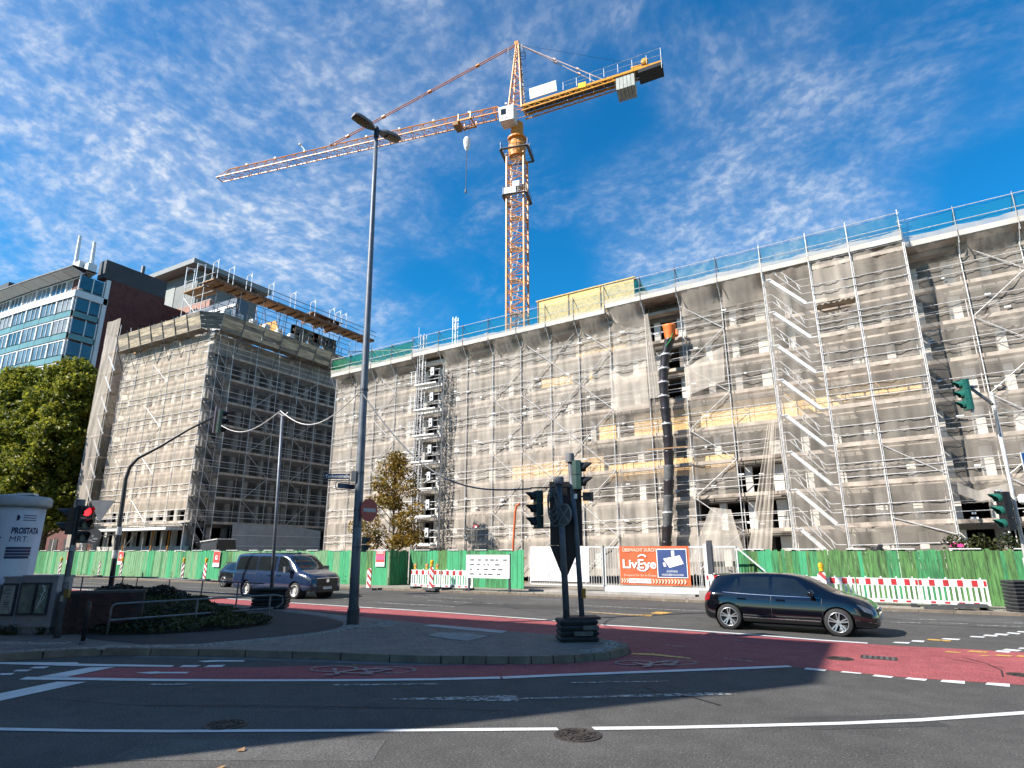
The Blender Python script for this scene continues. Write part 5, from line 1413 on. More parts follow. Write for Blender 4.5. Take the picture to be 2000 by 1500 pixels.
mb = MB(); mb.tube(cp(T,0,49.4), cp(T,0,43.9), .05, 5); mb.lathe([(.02,43.3),(.13,43.5),(.13,43.9),(.04,44.1)], 8, tuple(cp(T,0,0))); mb.build('lifting_chain', M['galv_dark'], crane)
mb = MB(); mb.path([cp(1.5+(JL-1.7)*k/12, .2, jz(1.5+(JL-1.7)*k/12)-.1-1.4*math.sin(math.pi*k/12)) for k in range(13)], .014, 4); mb.build('trolley_rope', M['black'], crane)
# ================================================================== green board hoardings
gA = mat('hoard_green', (.045,.25,.085), .7, 0, .55, 2.0, .2, 30, stretch=(6,6,.6))
gB = mat('hoard_olive', (.085,.215,.055), .75, 0, .6, 2.0, .2, 30, stretch=(6,6,.6))
gC = mat('hoard_bright', (.05,.40,.17), .7, 0, .2, 2.0, .2, 30, stretch=(6,6,.6))
gD = mat('hoard_pale', (.185,.38,.185), .75, 0, .35, 2.5, .2, 30, stretch=(6,6,.6))
board_meshes = []
for m_ in (gA, gB, gC, gD):
    for v in range(3):
        h = 1.98+.03*v; mb = MB()
        mb.add([(-.068,-.012,0),(.068,-.012,0),(.068,.012,0),(-.068,.012,0),(-.068,-.012,h),(.068,-.012,h-.006*v),(.068,.012,h-.006*v),(-.068,.012,h)], [(3,2,1,0),(4,5,6,7),(0,1,5,4),(1,2,6,5),(2,3,7,6),(3,0,4,7)])
        board_meshes.append(mb.mesh('board', m_))
def hoarding(label, p0, p1, mix, z=.07, cap=True):
    p0 = Vector((*p0, 0)); p1 = Vector((*p1, 0)); d = p1-p0; L_ = d.length; d.normalize()
    rz = math.atan2(d.y, d.x)
    t = thing('hoarding', label, 'fence', (p0.x, p0.y, z), rz, 'green board hoardings')
    n = int(L_/.14); cur = 0
    for i in range(n):
        if rnd.random() < .38: cur = rnd.choices(range(4), mix)[0]
        b = put('board', board_meshes[cur*3+rnd.randrange(3)], t, True, loc=(.07+.14*i, rnd.uniform(-.008,.008), rnd.uniform(-.03,.02)), rot=(0, rnd.uniform(-.006,.006), 0))
    mb = MB()
    for zz in (.35, 1.6): mb.box((L_/2, .06, zz), (L_, .06, .12))
    mb.build('rail', M['timber'], t, local=True)
    for k in range(int(L_/2.4)+1): MB().box((2.4*k+.1, .13, 1.0), (.1,.08,2.0)).build('post', M['timber'], t, local=True)
    if cap:
        x = .4
        while x < L_-1.2:
            w = rnd.uniform(.7,1.3); MB().box((x+w/2, 0, 2.045), (w,.16,.035)).build('cap_board', M['white_paint'], t, local=True); x += w+rnd.uniform(.6,1.4)
    return t
hoarding('long green hoarding along the far pavement left of the fence corner', (-68, 29.0), (-25.4, 29.3), (2,1,3,6))
hoarding('short dark green return panel where the hoarding steps back', (-25.38, 29.34), (-25.0, 30.6), (5,1,1,0), cap=False)
hoarding('green hoarding set back behind the striped barriers and the white notice', (-24.95, 30.6), (-16.6, 30.2), (4,1,4,0))
hoarding('weathered olive green hoarding behind the black hatchback', (-5.55, 29.75), (6.4, 29.35), (2,6,2,0))
# notices on the hoarding
def notice(label, x, y, z, w, h, kind, rz=0.0):
    t = thing('notice', label, 'sign', (x, y, z), rz, 'red notices on the hoarding')
    MB().box((0,0,h/2), (w,.012,h)).build('panel', M['white_paint'], t, local=True)
    MB().box((0,-.009,h*.62), (w*.94,.006,h*.70)).build('red_field', mat('notice_red', (.60,.06,.05), .5, 0, .1, 6), t, local=True)
    if kind == 0:
        MB().lathe([(w*.22,0),(w*.22,.006)], 14, (-.0,-.018,h*.60), 'Y').build('disc', M['white_paint'], t, local=True)
        MB().lathe([(w*.10,0),(w*.10,.006)], 10, (w*.05,-.024,h*.63), 'Y').build('dot', mat('notice_red', (0,0,0)), t, local=True)
    else:
        MB().box((0,-.014,h*.55), (w*.9,.006,h*.3)).build('band', mat('notice_pink', (.75,.10,.22), .5), t, local=True)
        for k in range(3): MB().box((0,-.015,h*(.93-.07*k)), (w*.7,.006,h*.03)).build('text_line', M['white_paint'], t, local=True)
    return t
notice('red notice with white disc near the far left end of the hoarding', -62.1, 28.93, 1.0, .75, 1.05, 0)
notice('red notice with white disc between the left signal posts', -54.0, 29.0, 1.0, .75, 1.05, 0)
notice('red notice on the hoarding just behind the blue van', -41.6, 29.08, .95, .75, 1.1, 0)
notice('red and pink notice beside the corner of the hoarding', -26.1, 29.22, 1.15, .72, .95, 1)

# ================================================================== site gate with banners
gate = thing('site_gate', 'white tube sliding gate between the green hoardings', 'gate', (-9, 28.9, 0))
wt = M['white_tube'] if 'white_tube' in M else mat('white_tube', (.66,.67,.67), .4, .2, .08, 4)
def bars(name, u0, u1, y, z0, z1, step, parent, m=wt):
    mb = MB()
    for z in (z0, z1): mb.beam((u0,y,z), (u1,y,z), .06, .06)
    for u in (u0, u1): mb.beam((u,y,z0), (u,y,z1), .06, .06)
    fr = mb.build(name, m, parent)
    u = u0+step
    while u < u1-.02:
        MB().tube((u,y,z0), (u,y,z1), .014, 5).build('bar', m, fr); u += step
    return fr
bars('leaf', -11.45, -5.3, 28.9, .42, 2.22, .135, gate)
bars('leaf', -15.6, -11.6, 28.95, .42, 2.24, .135, gate)
MB().box2((-11.5, 28.82, .18), (-6.2, 28.98, .40)).build('track_beam', wt, gate)
mb = MB(); mb.beam((-5.3,28.9,2.2), (-4.2,28.9,1.2), .06, .06); mb.beam((-5.3,28.9,.45), (-4.2,28.9,.45), .06, .06); mb.beam((-4.2,28.9,.45), (-4.2,28.9,1.2), .06, .06); mb.build('tail_brace', wt, gate)
MB().box2((-6.55, 28.78, 0), (-6.35, 29.02, 2.5)).build('gate_post', mat('post_dark', (.05,.055,.07), .5), gate)
MB().box2((-6.72, 28.80, 0), (-6.57, 29.0, 2.35)).build('gate_post', wt, gate)
MB().tube((-11.53,28.9,0), (-11.53,28.9,2.3), .05, 8).build('gate_post', M['galv_dark'], gate)
MB().box2((-7.0, 28.6, .07), (-5.9, 29.2, .36)).build('footing', M['concrete'], gate)
MB().box2((-15.6, 28.7, .07), (-7.2, 29.1, .17)).build('footing', M['concrete'], gate)
def banner_grid(u0, u1, y, z0, z1, amp, seed, n=24, k=6):
    P = []
    for r_ in range(k+1):
        P.append([(u0+(u1-u0)*j/n, y+amp*math.sin(j*.9+seed)*math.sin(r_*.8+.4), z0+(z1-z0)*r_/k) for j in range(n+1)])
    return MB().grid(P)
bn = thing('security_banner', 'orange LivEye surveillance banner with a blue camera panel tied to the gate', 'banner', (-9.0, 28.8, 0))
org = mat('banner_orange', (.46,.085,.022), .55, 0, .06, 3)
wht = mat('banner_white', (.82,.80,.78), .55, 0, .04, 3)
blu = mat('banner_blue', (.035,.075,.24), .5, 0, .15, 3)
BY = 28.80
B0, B1, BZ0, BZ1 = -10.68, -7.36, .52, 2.26
banner_grid(B0, B1, BY, BZ0, BZ1, .012, 1).build('sheet', org, bn, smooth=True)
def btext(name, body, u, z, size, m, w=None, bold=0.0, y=BY-.03, parent=bn):
    vs_, fs = text_mesh(body, size, bold=bold)
    xs = [v[0] for v in vs_]; k = 1.0 if w is None else w/(max(xs)-min(xs)); x0 = min(xs)
    mb = MB(); mb.add([(u+(v[0]-x0)*k, y, z+v[1]) for v in vs_], fs)
    return mb.build(name, m, parent)
pale = mat('banner_pale', (.85,.52,.38), .55, 0, .05)
btext('lettering', 'ÜBERWACHT DURCH', B0+.17, 2.02, .21, pale, 1.62, .006)
btext('lettering', 'LivEye', B0+.16, 1.27, .56, wht, 1.62, .012)
mb = MB()
for c_, s0, s1, rr in (((B0+1.12, 1.63), R(35), R(145), .27), ((B0+1.12, 1.48), R(215), R(345), .36)):
    a = [(c_[0]+rr*math.cos(s0+(s1-s0)*k/10), c_[1]+rr*math.sin(s0+(s1-s0)*k/10)) for k in range(11)]
    b = [(c_[0]+(rr-.06)*math.cos(s0+(s1-s0)*k/10), c_[1]+(rr-.06)*math.sin(s0+(s1-s0)*k/10)) for k in range(11)]
    mb.grid([[(x,BY-.032,z) for x,z in a], [(x,BY-.032,z) for x,z in b]])
mb.build('eye_arc', wht, bn)
btext('lettering', 'Entspannt für Sie im Einsatz', B0+.22, .90, .15, pale, 1.55)
mb = MB(); mb.box2((B0+.42, BY-.026, .60), (B0+1.5, BY-.022, .80)); mb.build('web_field', wht, bn)
btext('lettering', 'WWW.LIVEYE.COM', B0+.50, .645, .14, org, .92, y=BY-.034)
for k in range(14):
    x = B0+.04+.125*k if k < 3 else B0+1.55+.145*(k-3)
    MB().add([(x,BY-.03,.60),(x+.07,BY-.03,.60),(x+.13,BY-.03,.70),(x+.07,BY-.03,.80),(x,BY-.03,.80),(x+.06,BY-.03,.70)], [(0,1,2,5),(5,2,3,4)]).build('chevron', pale, bn)
MB().box2((-8.86, BY-.030, .86), (-7.46, BY-.024, 2.14)).build('panel_rim', wht, bn)
MB().box2((-8.82, BY-.040, .90), (-7.50, BY-.034, 2.10)).build('blue_panel', blu, bn)
mb = MB(); yy = BY-.046
mb.add([(-8.16,yy,2.06),(-8.02,yy,2.06),(-8.02,yy,1.80),(-8.16,yy,1.80)], [(0,1,2,3)])
mb.add([(-8.55,yy,1.70),(-7.78,yy,1.85),(-7.62,yy,1.48),(-8.28,yy,1.30)], [(0,1,2,3)])
mb.add([(-8.58,yy,1.52),(-8.48,yy,1.54),(-8.42,yy,1.36),(-8.53,yy,1.34)], [(0,1,2,3)])
mb.build('camera_sign', wht, bn)
btext('lettering', 'ACHTUNG', -8.42, 1.10, .13, wht, .50, y=yy); btext('lettering', 'VIDEOÜBERWACHUNG', -8.66, .95, .12, wht, 1.0, y=yy)
wb = thing('white_banner', 'large white printed sheet tied over the left half of the gate', 'banner', (-14, 28.85, 0))
banner_grid(-15.55, -12.3, 28.86, .58, 2.26, .02, 3).build('sheet', mat('banner_lilac', (.78,.76,.80), .6, 0, .05, 2), wb, smooth=True)
for k in range(26):
    x = -15.3+rnd.uniform(0,2.5); z = .75+rnd.uniform(0,1.35); MB().box((x, 28.825, z), (.10,.004,.03), ry=rnd.uniform(-.6,.6)).build('motif', mat('faint_grey', (.50,.48,.55), .6), wb)
wn = thing('notice_board', 'white information board on posts before the set back hoarding', 'sign', (-17.0, 27.2, .07))
MB().box2((-18.45, 27.2, .72), (-15.85, 27.24, 1.86)).build('panel', M['white_paint'], wn)
for u in (-18.3,-15.9): MB().box2((u-.05, 27.26, .06), (u+.05, 27.34, 1.9)).build('post', mat('post_dark', (0,0,0)), wn)
for r_ in range(4):
    x = -18.2
    while x < -16.2:
        w = rnd.uniform(.08,.3); MB().box2((x, 27.188, 1.58-.23*r_), (x+w, 27.196, 1.64-.23*r_)).build('text_line', mat('ink_grey', (.12,.12,.13), .6), wn); x += w+rnd.uniform(.05,.35)

# ================================================================== striped barriers and beacons
def barrier_proto():
    t = thing('barrier', 'x', 'barrier', (0,0,0))
    mb = MB()
    mb.box2((0,-.025,.72), (2.0,.025,.98)); mb.box2((0,-.03,.12), (2.0,.03,.24)); mb.box2((0,-.025,.24), (.07,.025,.72)); mb.box2((1.93,-.025,.24), (2.0,.025,.72))
    mb.build('frame', M['white_plastic'], t, local=True)
    for k in range(11): MB().box2((.13+.165*k,-.02,.24), (.215+.165*k,.02,.72)).build('slat', M['white_plastic'], t, local=True)
    for k in range(4): MB().box2((.30+.42*k,-.036,.745), (.47+.42*k,.036,.955)).build('reflector', M['red_reflector'], t, local=True)
    for x in (.0,1.90): MB().box2((x,-.035,.76), (x+.08,.035,.94)).build('reflector', M['red_reflector'], t, local=True)
    for k in range(4): MB().box2((.26+.42*k,-.036,.14), (.42+.42*k,.036,.21)).build('foot_reflector', M['red_reflector'], t, local=True)
    for x in (.3,.8,1.3,1.8): MB().box2((x,-.015,.98), (x+.05,.015,1.04)).build('lug', M['white_plastic'], t, local=True)
    for x in (.25,1.65): MB().box2((x,-.38,.0), (x+.2,.38,.11)).build('foot', M['rubber'], t, local=True)
    return t
bp_ = barrier_proto()
for i, (x, y, rz, lab) in enumerate((
    (-22.45, 27.75, 0.0, 'leftmost red and white barrier with slanted shadows beside the hoarding corner'),
    (-20.35, 27.72, .0, 'red and white barrier just right of the yellow lamp beacon on the left'),
    (-6.55, 28.35, .01, 'red and white barrier right beside the gate above the car tail'),
    (-4.9, 28.0, -.03, 'red and white barrier mostly hidden behind the black hatchback'),
    (-2.85, 27.9, .0, 'red and white barrier beyond the bonnet of the black hatchback'),
    (-.80, 27.85, -.03, 'second barrier from the right end in front of the olive hoarding'),
    (1.22, 27.8, -.05, 'last red and white barrier at the right end of the row'))):
    b = bp_ if i == 0 else copy_tree(bp_)
    b.location = (x, y, .075); b.rotation_euler = (0,0,rz); b['label'] = lab; b['group'] = 'red and white site barriers'; b['category'] = 'barrier'
for i, (x, lab) in enumerate(((-22.2,'left'),(-21.4,'middle'),(-20.7,'right'))):
    l_ = thing('warning_lamp', f'{lab} of three round warning lamps on the leftmost barriers', 'lamp', (x, 27.75, 1.11), 0, 'warning lamps on the barriers')
    MB().box2((-.06,-.05,0), (.06,.05,.08)).build('battery_box', M['yellow_lamp'], l_, local=True)
    MB().lathe([(.02,-.05),(.10,-.04),(.11,.0),(.10,.04),(.02,.05)], 12, (0,0,.18), 'Y').build('lens', mat('lens_amber', (.55,.33,.14), .2), l_, local=True)
rw = stripemat('stripe_red_white', (.72,.72,.70), (.35,.035,.035), 2.6, 1.0, 1.0)
rw2 = stripemat('stripe_dark', (.50,.49,.46), (.14,.03,.03), 2.6, -1.0, 1.0)
def beacon(x, y, lab, lamp=True, dark=False, h=1.0, plate=True):
    t = thing('beacon', lab, 'beacon', (x, y, .075 if y > 26.7 else .0), rnd.uniform(-.2,.2), 'striped traffic beacons')
    n = 8; w = .125
    arch = [(-w,.12),(w,.12)]+[(w*math.cos(math.pi*k/n), h-.12+.12*math.sin(math.pi*k/n)) for k in range(n+1)]
    mb = MB(); m_ = len(arch)
    mb.add([(x_,-.02,z_) for x_,z_ in arch]+[(x_,.02,z_) for x_,z_ in arch], [tuple(range(m_)), tuple(range(2*m_-1,m_-1,-1))]+[(i,i+m_,(i+1) % m_+m_,(i+1) % m_) for i in range(m_)])
    mb.build('blade', rw2 if dark else rw, t, local=True)
    MB().box2((-.16,-.035,.1), (-.126,.035,h-.1)).build('edge', M['white_plastic'], t, local=True)
    if plate: 
        MB().add([(-.45,-.22,0),(.45,-.22,0),(.45,.22,0),(-.45,.22,0),(-.40,-.18,.10),(.40,-.18,.10),(.40,.18,.10),(-.40,.18,.10)], [(4,5,6,7),(0,1,5,4),(1,2,6,5),(2,3,7,6),(3,0,4,7)]).build('base_plate', M['rubber'], t, local=True)
    if lamp:
        MB().lathe([(.03,h-.02),(.085,h),(.085,h+.12),(.10,h+.14),(.10,h+.26),(.05,h+.32)], 12).build('lamp', M['yellow_lamp'], t, local=True)
    return t
beacon(-60.4, 27.6, 'dark striped beacon with yellow lamp at the far left of the hoarding', True, True, 1.15)
beacon(-54.8, 27.9, 'arched white and dark beacon before the left hoarding', False, True, 1.2)
beacon(-51.6, 27.9, 'beacon with yellow lamp half hidden by the curved signal mast', True, True, 1.2)
beacon(-43.9, 28.1, 'beacon with yellow lamp in the middle of the left hoarding', True, True, 1.2)
beacon(-41.0, 27.9, 'striped beacon with yellow lamp just left of the blue van', True, False, 1.2)
beacon(-24.2, 26.3, 'striped beacon without a lamp right of the street lamp post', False, False, 1.15)
beacon(-20.3, 26.75, 'striped beacon with yellow lamp between the two left barriers', True, False, 1.2)
beacon(-1.95, 27.6, 'beacon with yellow lamp rising behind the hatchback windscreen', True, False, 1.2)
# spare rubber feet lying on the far pavement
mb = MB()
for k in range(3): 
    mb.add([(1.2+.5*k,26.75+.12*k,.08+.05*k),(2.1+.5*k,26.7+.12*k,.08+.05*k),(2.1+.5*k,27.15+.12*k,.08+.05*k),(1.2+.5*k,27.2+.12*k,.08+.05*k),(1.25+.5*k,26.79+.12*k,.17+.05*k),(2.05+.5*k,26.74+.12*k,.17+.05*k),(2.05+.5*k,27.11+.12*k,.17+.05*k),(1.25+.5*k,27.16+.12*k,.17+.05*k)], [(4,5,6,7),(0,1,5,4),(1,2,6,5),(2,3,7,6),(3,0,4,7)])
tag(mb.build('rubber_foot_pile', M['rubber']), 'loose grey rubber feet lying beside the last barrier', 'rubber feet')
def foot_stack(name, lab, x, y, n, w, d, h, rz=0.0, z=0.0, slack=.02):
    t = thing(name, lab, 'weights', (x, y, z), rz)
    for k in range(n):
        dx, dy = rnd.uniform(-slack,slack), rnd.uniform(-slack,slack); z0 = h*k; e = .03
        mb = MB(); mb.add([(-w/2+e+dx,-d/2+e+dy,z0),(w/2-e+dx,-d/2+e+dy,z0),(w/2-e+dx,d/2-e+dy,z0),(-w/2+e+dx,d/2-e+dy,z0),
                           (-w/2+dx,-d/2+dy,z0+h*.5),(w/2+dx,-d/2+dy,z0+h*.5),(w/2+dx,d/2+dy,z0+h*.5),(-w/2+dx,d/2+dy,z0+h*.5),
                           (-w/2+e+dx,-d/2+e+dy,z0+h*.86),(w/2-e+dx,-d/2+e+dy,z0+h*.86),(w/2-e+dx,d/2-e+dy,z0+h*.86),(-w/2+e+dx,d/2-e+dy,z0+h*.86)],
                          [(3,2,1,0),(8,9,10,11)]+[(i,(i+1) % 4,4+(i+1) % 4,4+i) for i in range(4)]+[(4+i,4+(i+1) % 4,8+(i+1) % 4,8+i) for i in range(4)])
        mb.build('weight_plate', M['rubber'], t, local=True)
    return t
# ================================================================== street furniture
def W(x, y, z=0.0):
    """from axes turned 30 degrees (x to the right of the view, y ahead) to street axes"""
    return (.8660254*x - .5*y, .5*x + .8660254*y, z)
A30 = R(30)
G0 = KZ
# ------------------------------------------------------------------ street lamp
lp = thing('street_lamp', 'very tall grey double headed street lamp on the paved island', 'street lamp', (-12.37, 12.91, G0))
LT = Vector((-.24,-.14,15.35))
MB().path([LT*t for t in (0,.12,.3,.6,.85,1.0)], [.135,.125,.115,.095,.075,.065], 14).build('pole', M['pole_grey'], lp, smooth=True, local=True)
MB().lathe([(.165,0),(.165,.38),(.15,.40),(.14,.46)], 16).build('base_sleeve', mat('sleeve_dark', (.035,.04,.045), .6, 0, .3, 6), lp, local=True)
for z in (3.0,4.05,2.55,2.0,6.5): MB().lathe([(.128,z-.03),(.128,z+.03)], 14, (-.24*z/15.35,-.14*z/15.35,0)).build('band', M['signal_pole'], lp, local=True)
lampgl = mat('lamp_glass', (.20,.16,.07), .3, 0, .25, 6)
lamp_b = mat('lamp_body', (.22,.23,.23), .5, .1, .2, 5)
for s_, tilt in ((1,.10),(-1,.10)):
    ax = R(255); d = Vector((math.cos(ax)*s_, math.sin(ax)*s_, tilt)).normalized(); n_ = Vector((-d.y,d.x,0)).normalized(); up = d.cross(n_)*-1
    up = n_.cross(d)*-1 if up.z < 0 else up
    if up.z < 0: up = -up
    o_ = LT + Vector((0,0,.12)); prof = [(0,.06,.06),(.09,.12,.10),(.22,.185,.15),(.56,.205,.16),(.74,.19,.13),(.82,.14,.08)]
    P = []
    for x, w, h in prof:
        c = o_ + d*(.08+x)
        P.append([c+n_*w, c+n_*(w*.85)+up*h*.6, c+n_*(w*.35)+up*h, c-n_*(w*.35)+up*h, c-n_*(w*.85)+up*h*.6, c-n_*w, c-n_*w*.85-up*.03, c+n_*w*.85-up*.03, c+n_*w])
    mb = MB(); mb.grid([[tuple(p) for p in r_] for r_ in P]); mb.poly([tuple(p) for p in P[-1][:8]]); mb.poly([tuple(p) for p in P[0][:8]])
    hd = mb.build('lamp_head', lamp_b, lp, smooth=False, local=True)
    g = [[tuple(o_+d*(.08+x)+n_*w*q-up*(.045+.03*(1-q*q))) for q in (-.78,-.4,0,.4,.78)] for x, w in ((.31,.19),(.56,.20),(.76,.17))]
    MB().grid(g).build('lamp_cover', lampgl, hd, local=True)
MB().lathe([(.085,15.2),(.085,15.55),(.05,15.62)], 12, (-.24,-.14,0)).build('head_bracket', M['black'], lp, local=True)
# street name plate, no entry disc, small signal on the lamp post
sn = thing('street_name_sign', 'blue street name plate reading Taubenstraße fixed to the lamp post', 'sign', W(-4.93, 17.25, 4.06), A30)
rr = []
def round_rect(w, h, r_, n=5):
    out = []
    for cx, cy, a0 in ((w/2-r_,h/2-r_,0),(-w/2+r_,h/2-r_,90),(-w/2+r_,-h/2+r_,180),(w/2-r_,-h/2+r_,270)):
        for k in range(n+1): a = R(a0+90*k/n); out.append((cx+r_*math.cos(a), cy+r_*math.sin(a)))
    return out
def plate(poly, y0, y1):
    n = len(poly); return MB().add([(x,y0,z) for x,z in poly]+[(x,y1,z) for x,z in poly], [tuple(range(n)), tuple(range(2*n-1,n-1,-1))]+[(i,n+i,n+(i+1) % n,(i+1) % n) for i in range(n)])
signblue = mat('sign_blue', (.018,.03,.11), .4, 0, .1)
plate(round_rect(.70,.15,.03), -.01, .01).build('plate', signblue, sn, local=True)
fr = [(x,-.0,z) for x, z in round_rect(.86,.24,.06)]; MB().path(fr+[fr[0]], .014, 6).build('frame', M['signal_pole'], sn, local=True)
vs_, fs = text_mesh('Taubenstraße', .125, align='CENTER', bold=.002); MB().add([(x,-.013,y-.04) for x,y,z in vs_], fs).build('lettering', M['white_paint'], sn, local=True)
MB().box((.46,.0,.0), (.14,.04,.30)).build('clamp', M['signal_pole'], sn, local=True)
s2 = thing('street_name_sign', 'second street name plate seen edge on below the first one', 'sign', W(-4.66, 17.25, 3.78), R(85))
plate(round_rect(.60,.14,.03), -.012, .012).build('plate', signblue, s2, local=True); fr = [(x,0,z) for x, z in round_rect(.74,.2,.05)]; MB().path(fr+[fr[0]], .012, 5).build('frame', M['signal_pole'], s2, local=True)
ne = thing('no_entry_sign', 'round red no entry sign with white bar on the lamp post', 'sign', W(-3.97, 17.2, 3.12), R(86))
MB().lathe([(.31,-.012),(.31,.012)], 28, (0,0,0), 'Y').build('disc', M['red_sign'], ne, local=True)
MB().box((0,-.016,0), (.46,.006,.105)).build('bar', mat('sign_grey_white', (.55,.55,.55), .5), ne, local=True)
mb = MB(); mb.box((0,.03,.12), (.04,.03,.04)); mb.beam((0,.04,.12), (.0,.20,.12), .03, .03); mb.beam((0,.04,-.12), (.0,.20,-.12), .03, .03); mb.build('clamp', M['signal_pole'], ne, local=True)

def signal_head(name, parent, c, yaw, n=3, lens=.105, body=None, visor=None, lit=None, local=True):
    """housing with n lenses under visors; yaw: direction it faces"""
    body = body or M['signal_green']; visor = visor or M['black']
    h = n*lens*2.9; w = lens*2.75; d = lens*1.7
    f = Vector((math.cos(yaw), math.sin(yaw), 0)); s_ = Vector((-f.y, f.x, 0)); c = Vector(c)
    mb = MB()
    for k in range(n):
        z0 = c.z - h/2 + h*k/n + .006; z1 = c.z - h/2 + h*(k+1)/n - .006
        vv = []
        for z in (z0, z1):
            for a, b in ((-d,-w*.40),(-d,w*.40),(-d*.55,w*.5),(0,w*.5),(0,-w*.5),(-d*.55,-w*.5)): q = c + f*a + s_*b; vv.append((q.x,q.y,z))
        mb.add(vv, [(5,4,3,2,1,0),(6,7,8,9,10,11)]+[(i,(i+1) % 6,6+(i+1) % 6,6+i) for i in range(6)])
    hd = mb.build(name, body, parent, local=local)
    for k in range(n):
        z = c.z - h/2 + h*(k+.5)/n; mb = MB(); P = []
        for t, kk in ((.0,1.0),(.55,1.0),(1.0,.92)):
            P.append([tuple(c + f*(.004+t*lens*(2.3 if True else 1)*(1 if True else 1)*(.35+.65*max(0,math.sin(a)))) + s_*(lens*1.12*kk*math.cos(a)) + Vector((0,0,z-c.z+lens*1.12*kk*math.sin(a)))) for a in [R(-35+250*j/12) for j in range(13)]])
        mb.grid(P); mb.build('visor', visor, hd, local=local)
        lm = M['lens_off'] if 'lens_off' in M else mat('lens_off', (.015,.016,.018), .25)
        if lit is not None and k == n-1-lit: lm = M['lens_red'] if 'lens_red' in M else mat('lens_red', (.9,.02,.03), .3, emit=1.3)
        ring = [c + f*.008 + s_*(lens*math.cos(2*math.pi*j/16)) + Vector((0,0,z-c.z+lens*math.sin(2*math.pi*j/16))) for j in range(16)]
        MB().poly([tuple(p) for p in ring]).build('lens', lm, hd, local=local)
    return hd
ps = thing('small_signal', 'small dark signal box low on the street lamp post', 'signal', W(-3.98, 17.15, 2.05), A30)
signal_head('housing', ps, (0,0,.15), R(20), 2, .07)
# ------------------------------------------------------------------ signals at the tip of the island
cs = thing('traffic_signals', 'pair of dark poles carrying traffic signals on stacked weights at the island tip', 'traffic light', W(1.38, 14.44, G0), A30)
MB().path([(.20,0,.0),(.12,0,2.0),(.0,0,4.0)], [.06,.06,.06], 12).build('pole', M['signal_pole'], cs, local=True, smooth=True)
MB().path([(-.16,-.12,.0),(-.22,-.12,2.0),(-.28,-.12,3.45)], [.075,.072,.07], 12).build('pole', M['signal_pole'], cs, local=True, smooth=True)
capm = mat('pole_cap', (.20,.20,.21), .6, 0, .15, 6)
MB().lathe([(.105,3.93),(.105,4.12),(.09,4.14)], 14).build('pole_cap', capm, cs, local=True); MB().lathe([(.115,3.40),(.115,3.55),(.10,3.57)], 14, (-.28,-.12,0)).build('pole_cap', capm, cs, local=True)
signal_head('pedestrian_signal', cs, (.26,-.02,3.62), R(-12), 2, .118)
signal_head('vehicle_signal', cs, (-.84,.05,2.83), R(195), 3, .10)
mb = MB(); mb.box((-.02,.12,2.72), (.56,.06,1.42)); mb.add([(-.50,.09,2.01),(.20,.09,2.01),(.20,.17,2.01),(-.50,.17,2.01),(-.24,.09,1.36),(-.10,.09,1.36),(-.10,.17,1.36),(-.24,.17,1.36)], [(3,2,1,0),(4,5,6,7),(0,1,5,4),(1,2,6,5),(2,3,7,6),(3,0,4,7)]); mb.box((-.16,.13,2.75), (.66,.05,1.46)); mb.build('backboard', M['black'], cs, local=True)
signal_head('vehicle_signal', cs, (-.16,.30,2.75), R(92), 3, .12)
mb = MB(); mb.beam((-.95,-.02,3.32), (.0,-.02,3.34), .03, .03); mb.beam((-.9,.02,2.40), (-.25,.0,2.42), .03, .03); mb.beam((0,0,3.93), (.25,0,3.93), .03, .03); mb.beam((0,0,3.33), (.25,0,3.33), .03, .03); mb.build('bracket', M['black'], cs, local=True)
mb = MB(); mb.box((.40,-.03,3.12), (.24,.10,.19)); mb.beam((.06,0,3.12), (.3,0,3.12), .04, .04); mb.build('detector', M['black'], cs, local=True)
MB().box((.10,-.07,3.12), (.08,.02,.11)).build('sticker', M['white_paint'], cs, local=True)
mb = MB()
for k in range(6):
    a = .09+.012*k; P = [(-.47+.015*k+a*math.cos(t)*1.0, -.20-.012*k, 3.02-.10*(k % 3)+(.24+.03*k)*math.sin(t)) for t in [2*math.pi*j/18 for j in range(19)]]
    mb.path(P, .012, 5)
mb.build('cable_coil', mat('cable_grey', (.16,.17,.19), .5), cs, local=True)
rs = thing('round_sign', 'round sign seen from behind with crossed bars on the left signal pole', 'sign', W(1.20, 14.16, 2.82), R(-25))
MB().lathe([(.25,-.010),(.25,.010)], 26, (0,0,0), 'Y').build('disc', mat('sign_back', (.16,.155,.145), .5, .2, .2, 5), rs, local=True)
ring = [(.235*math.cos(2*math.pi*k/24), -.014, .235*math.sin(2*math.pi*k/24)) for k in range(25)]; MB().path(ring, .016, 5).build('rim', mat('sign_rim', (.34,.32,.27), .5, .2, .2), rs, local=True)
mb = MB(); mb.beam((-.16,-.015,-.16), (.16,-.015,.16), .05, .012, up=(0,1,0)); mb.beam((-.16,-.017,.16), (.16,-.017,-.16), .05, .012, up=(0,1,0)); mb.build('cross', mat('sign_rim', (0,0,0)), rs, local=True)
MB().box((.22,-.085,.98), (.09,.10,.20)).build('push_button', mat('button_amber', (.50,.22,.02), .4), cs, local=True)
fs_ = foot_stack('signal_weights', 'stack of dark weights holding the two signal poles on the island tip', *W(1.42, 14.38)[:2], 4, .86, .62, .115, A30+.1, G0)
for k, (x, z, w) in enumerate(((.02,.17,.26),(.20,.17,.2),(.26,.29,.34))): MB().box((x,-.325,z), (w,.03,.09)).build('weight_plate', mat('weight_pale', (.16,.155,.14), .8, 0, .3, 6), fs_, local=True)
MB().box((.12,-.02,.47), (.75,.5,.05)).build('tray', mat('tray_red', (.07,.03,.03), .7), fs_, local=True)
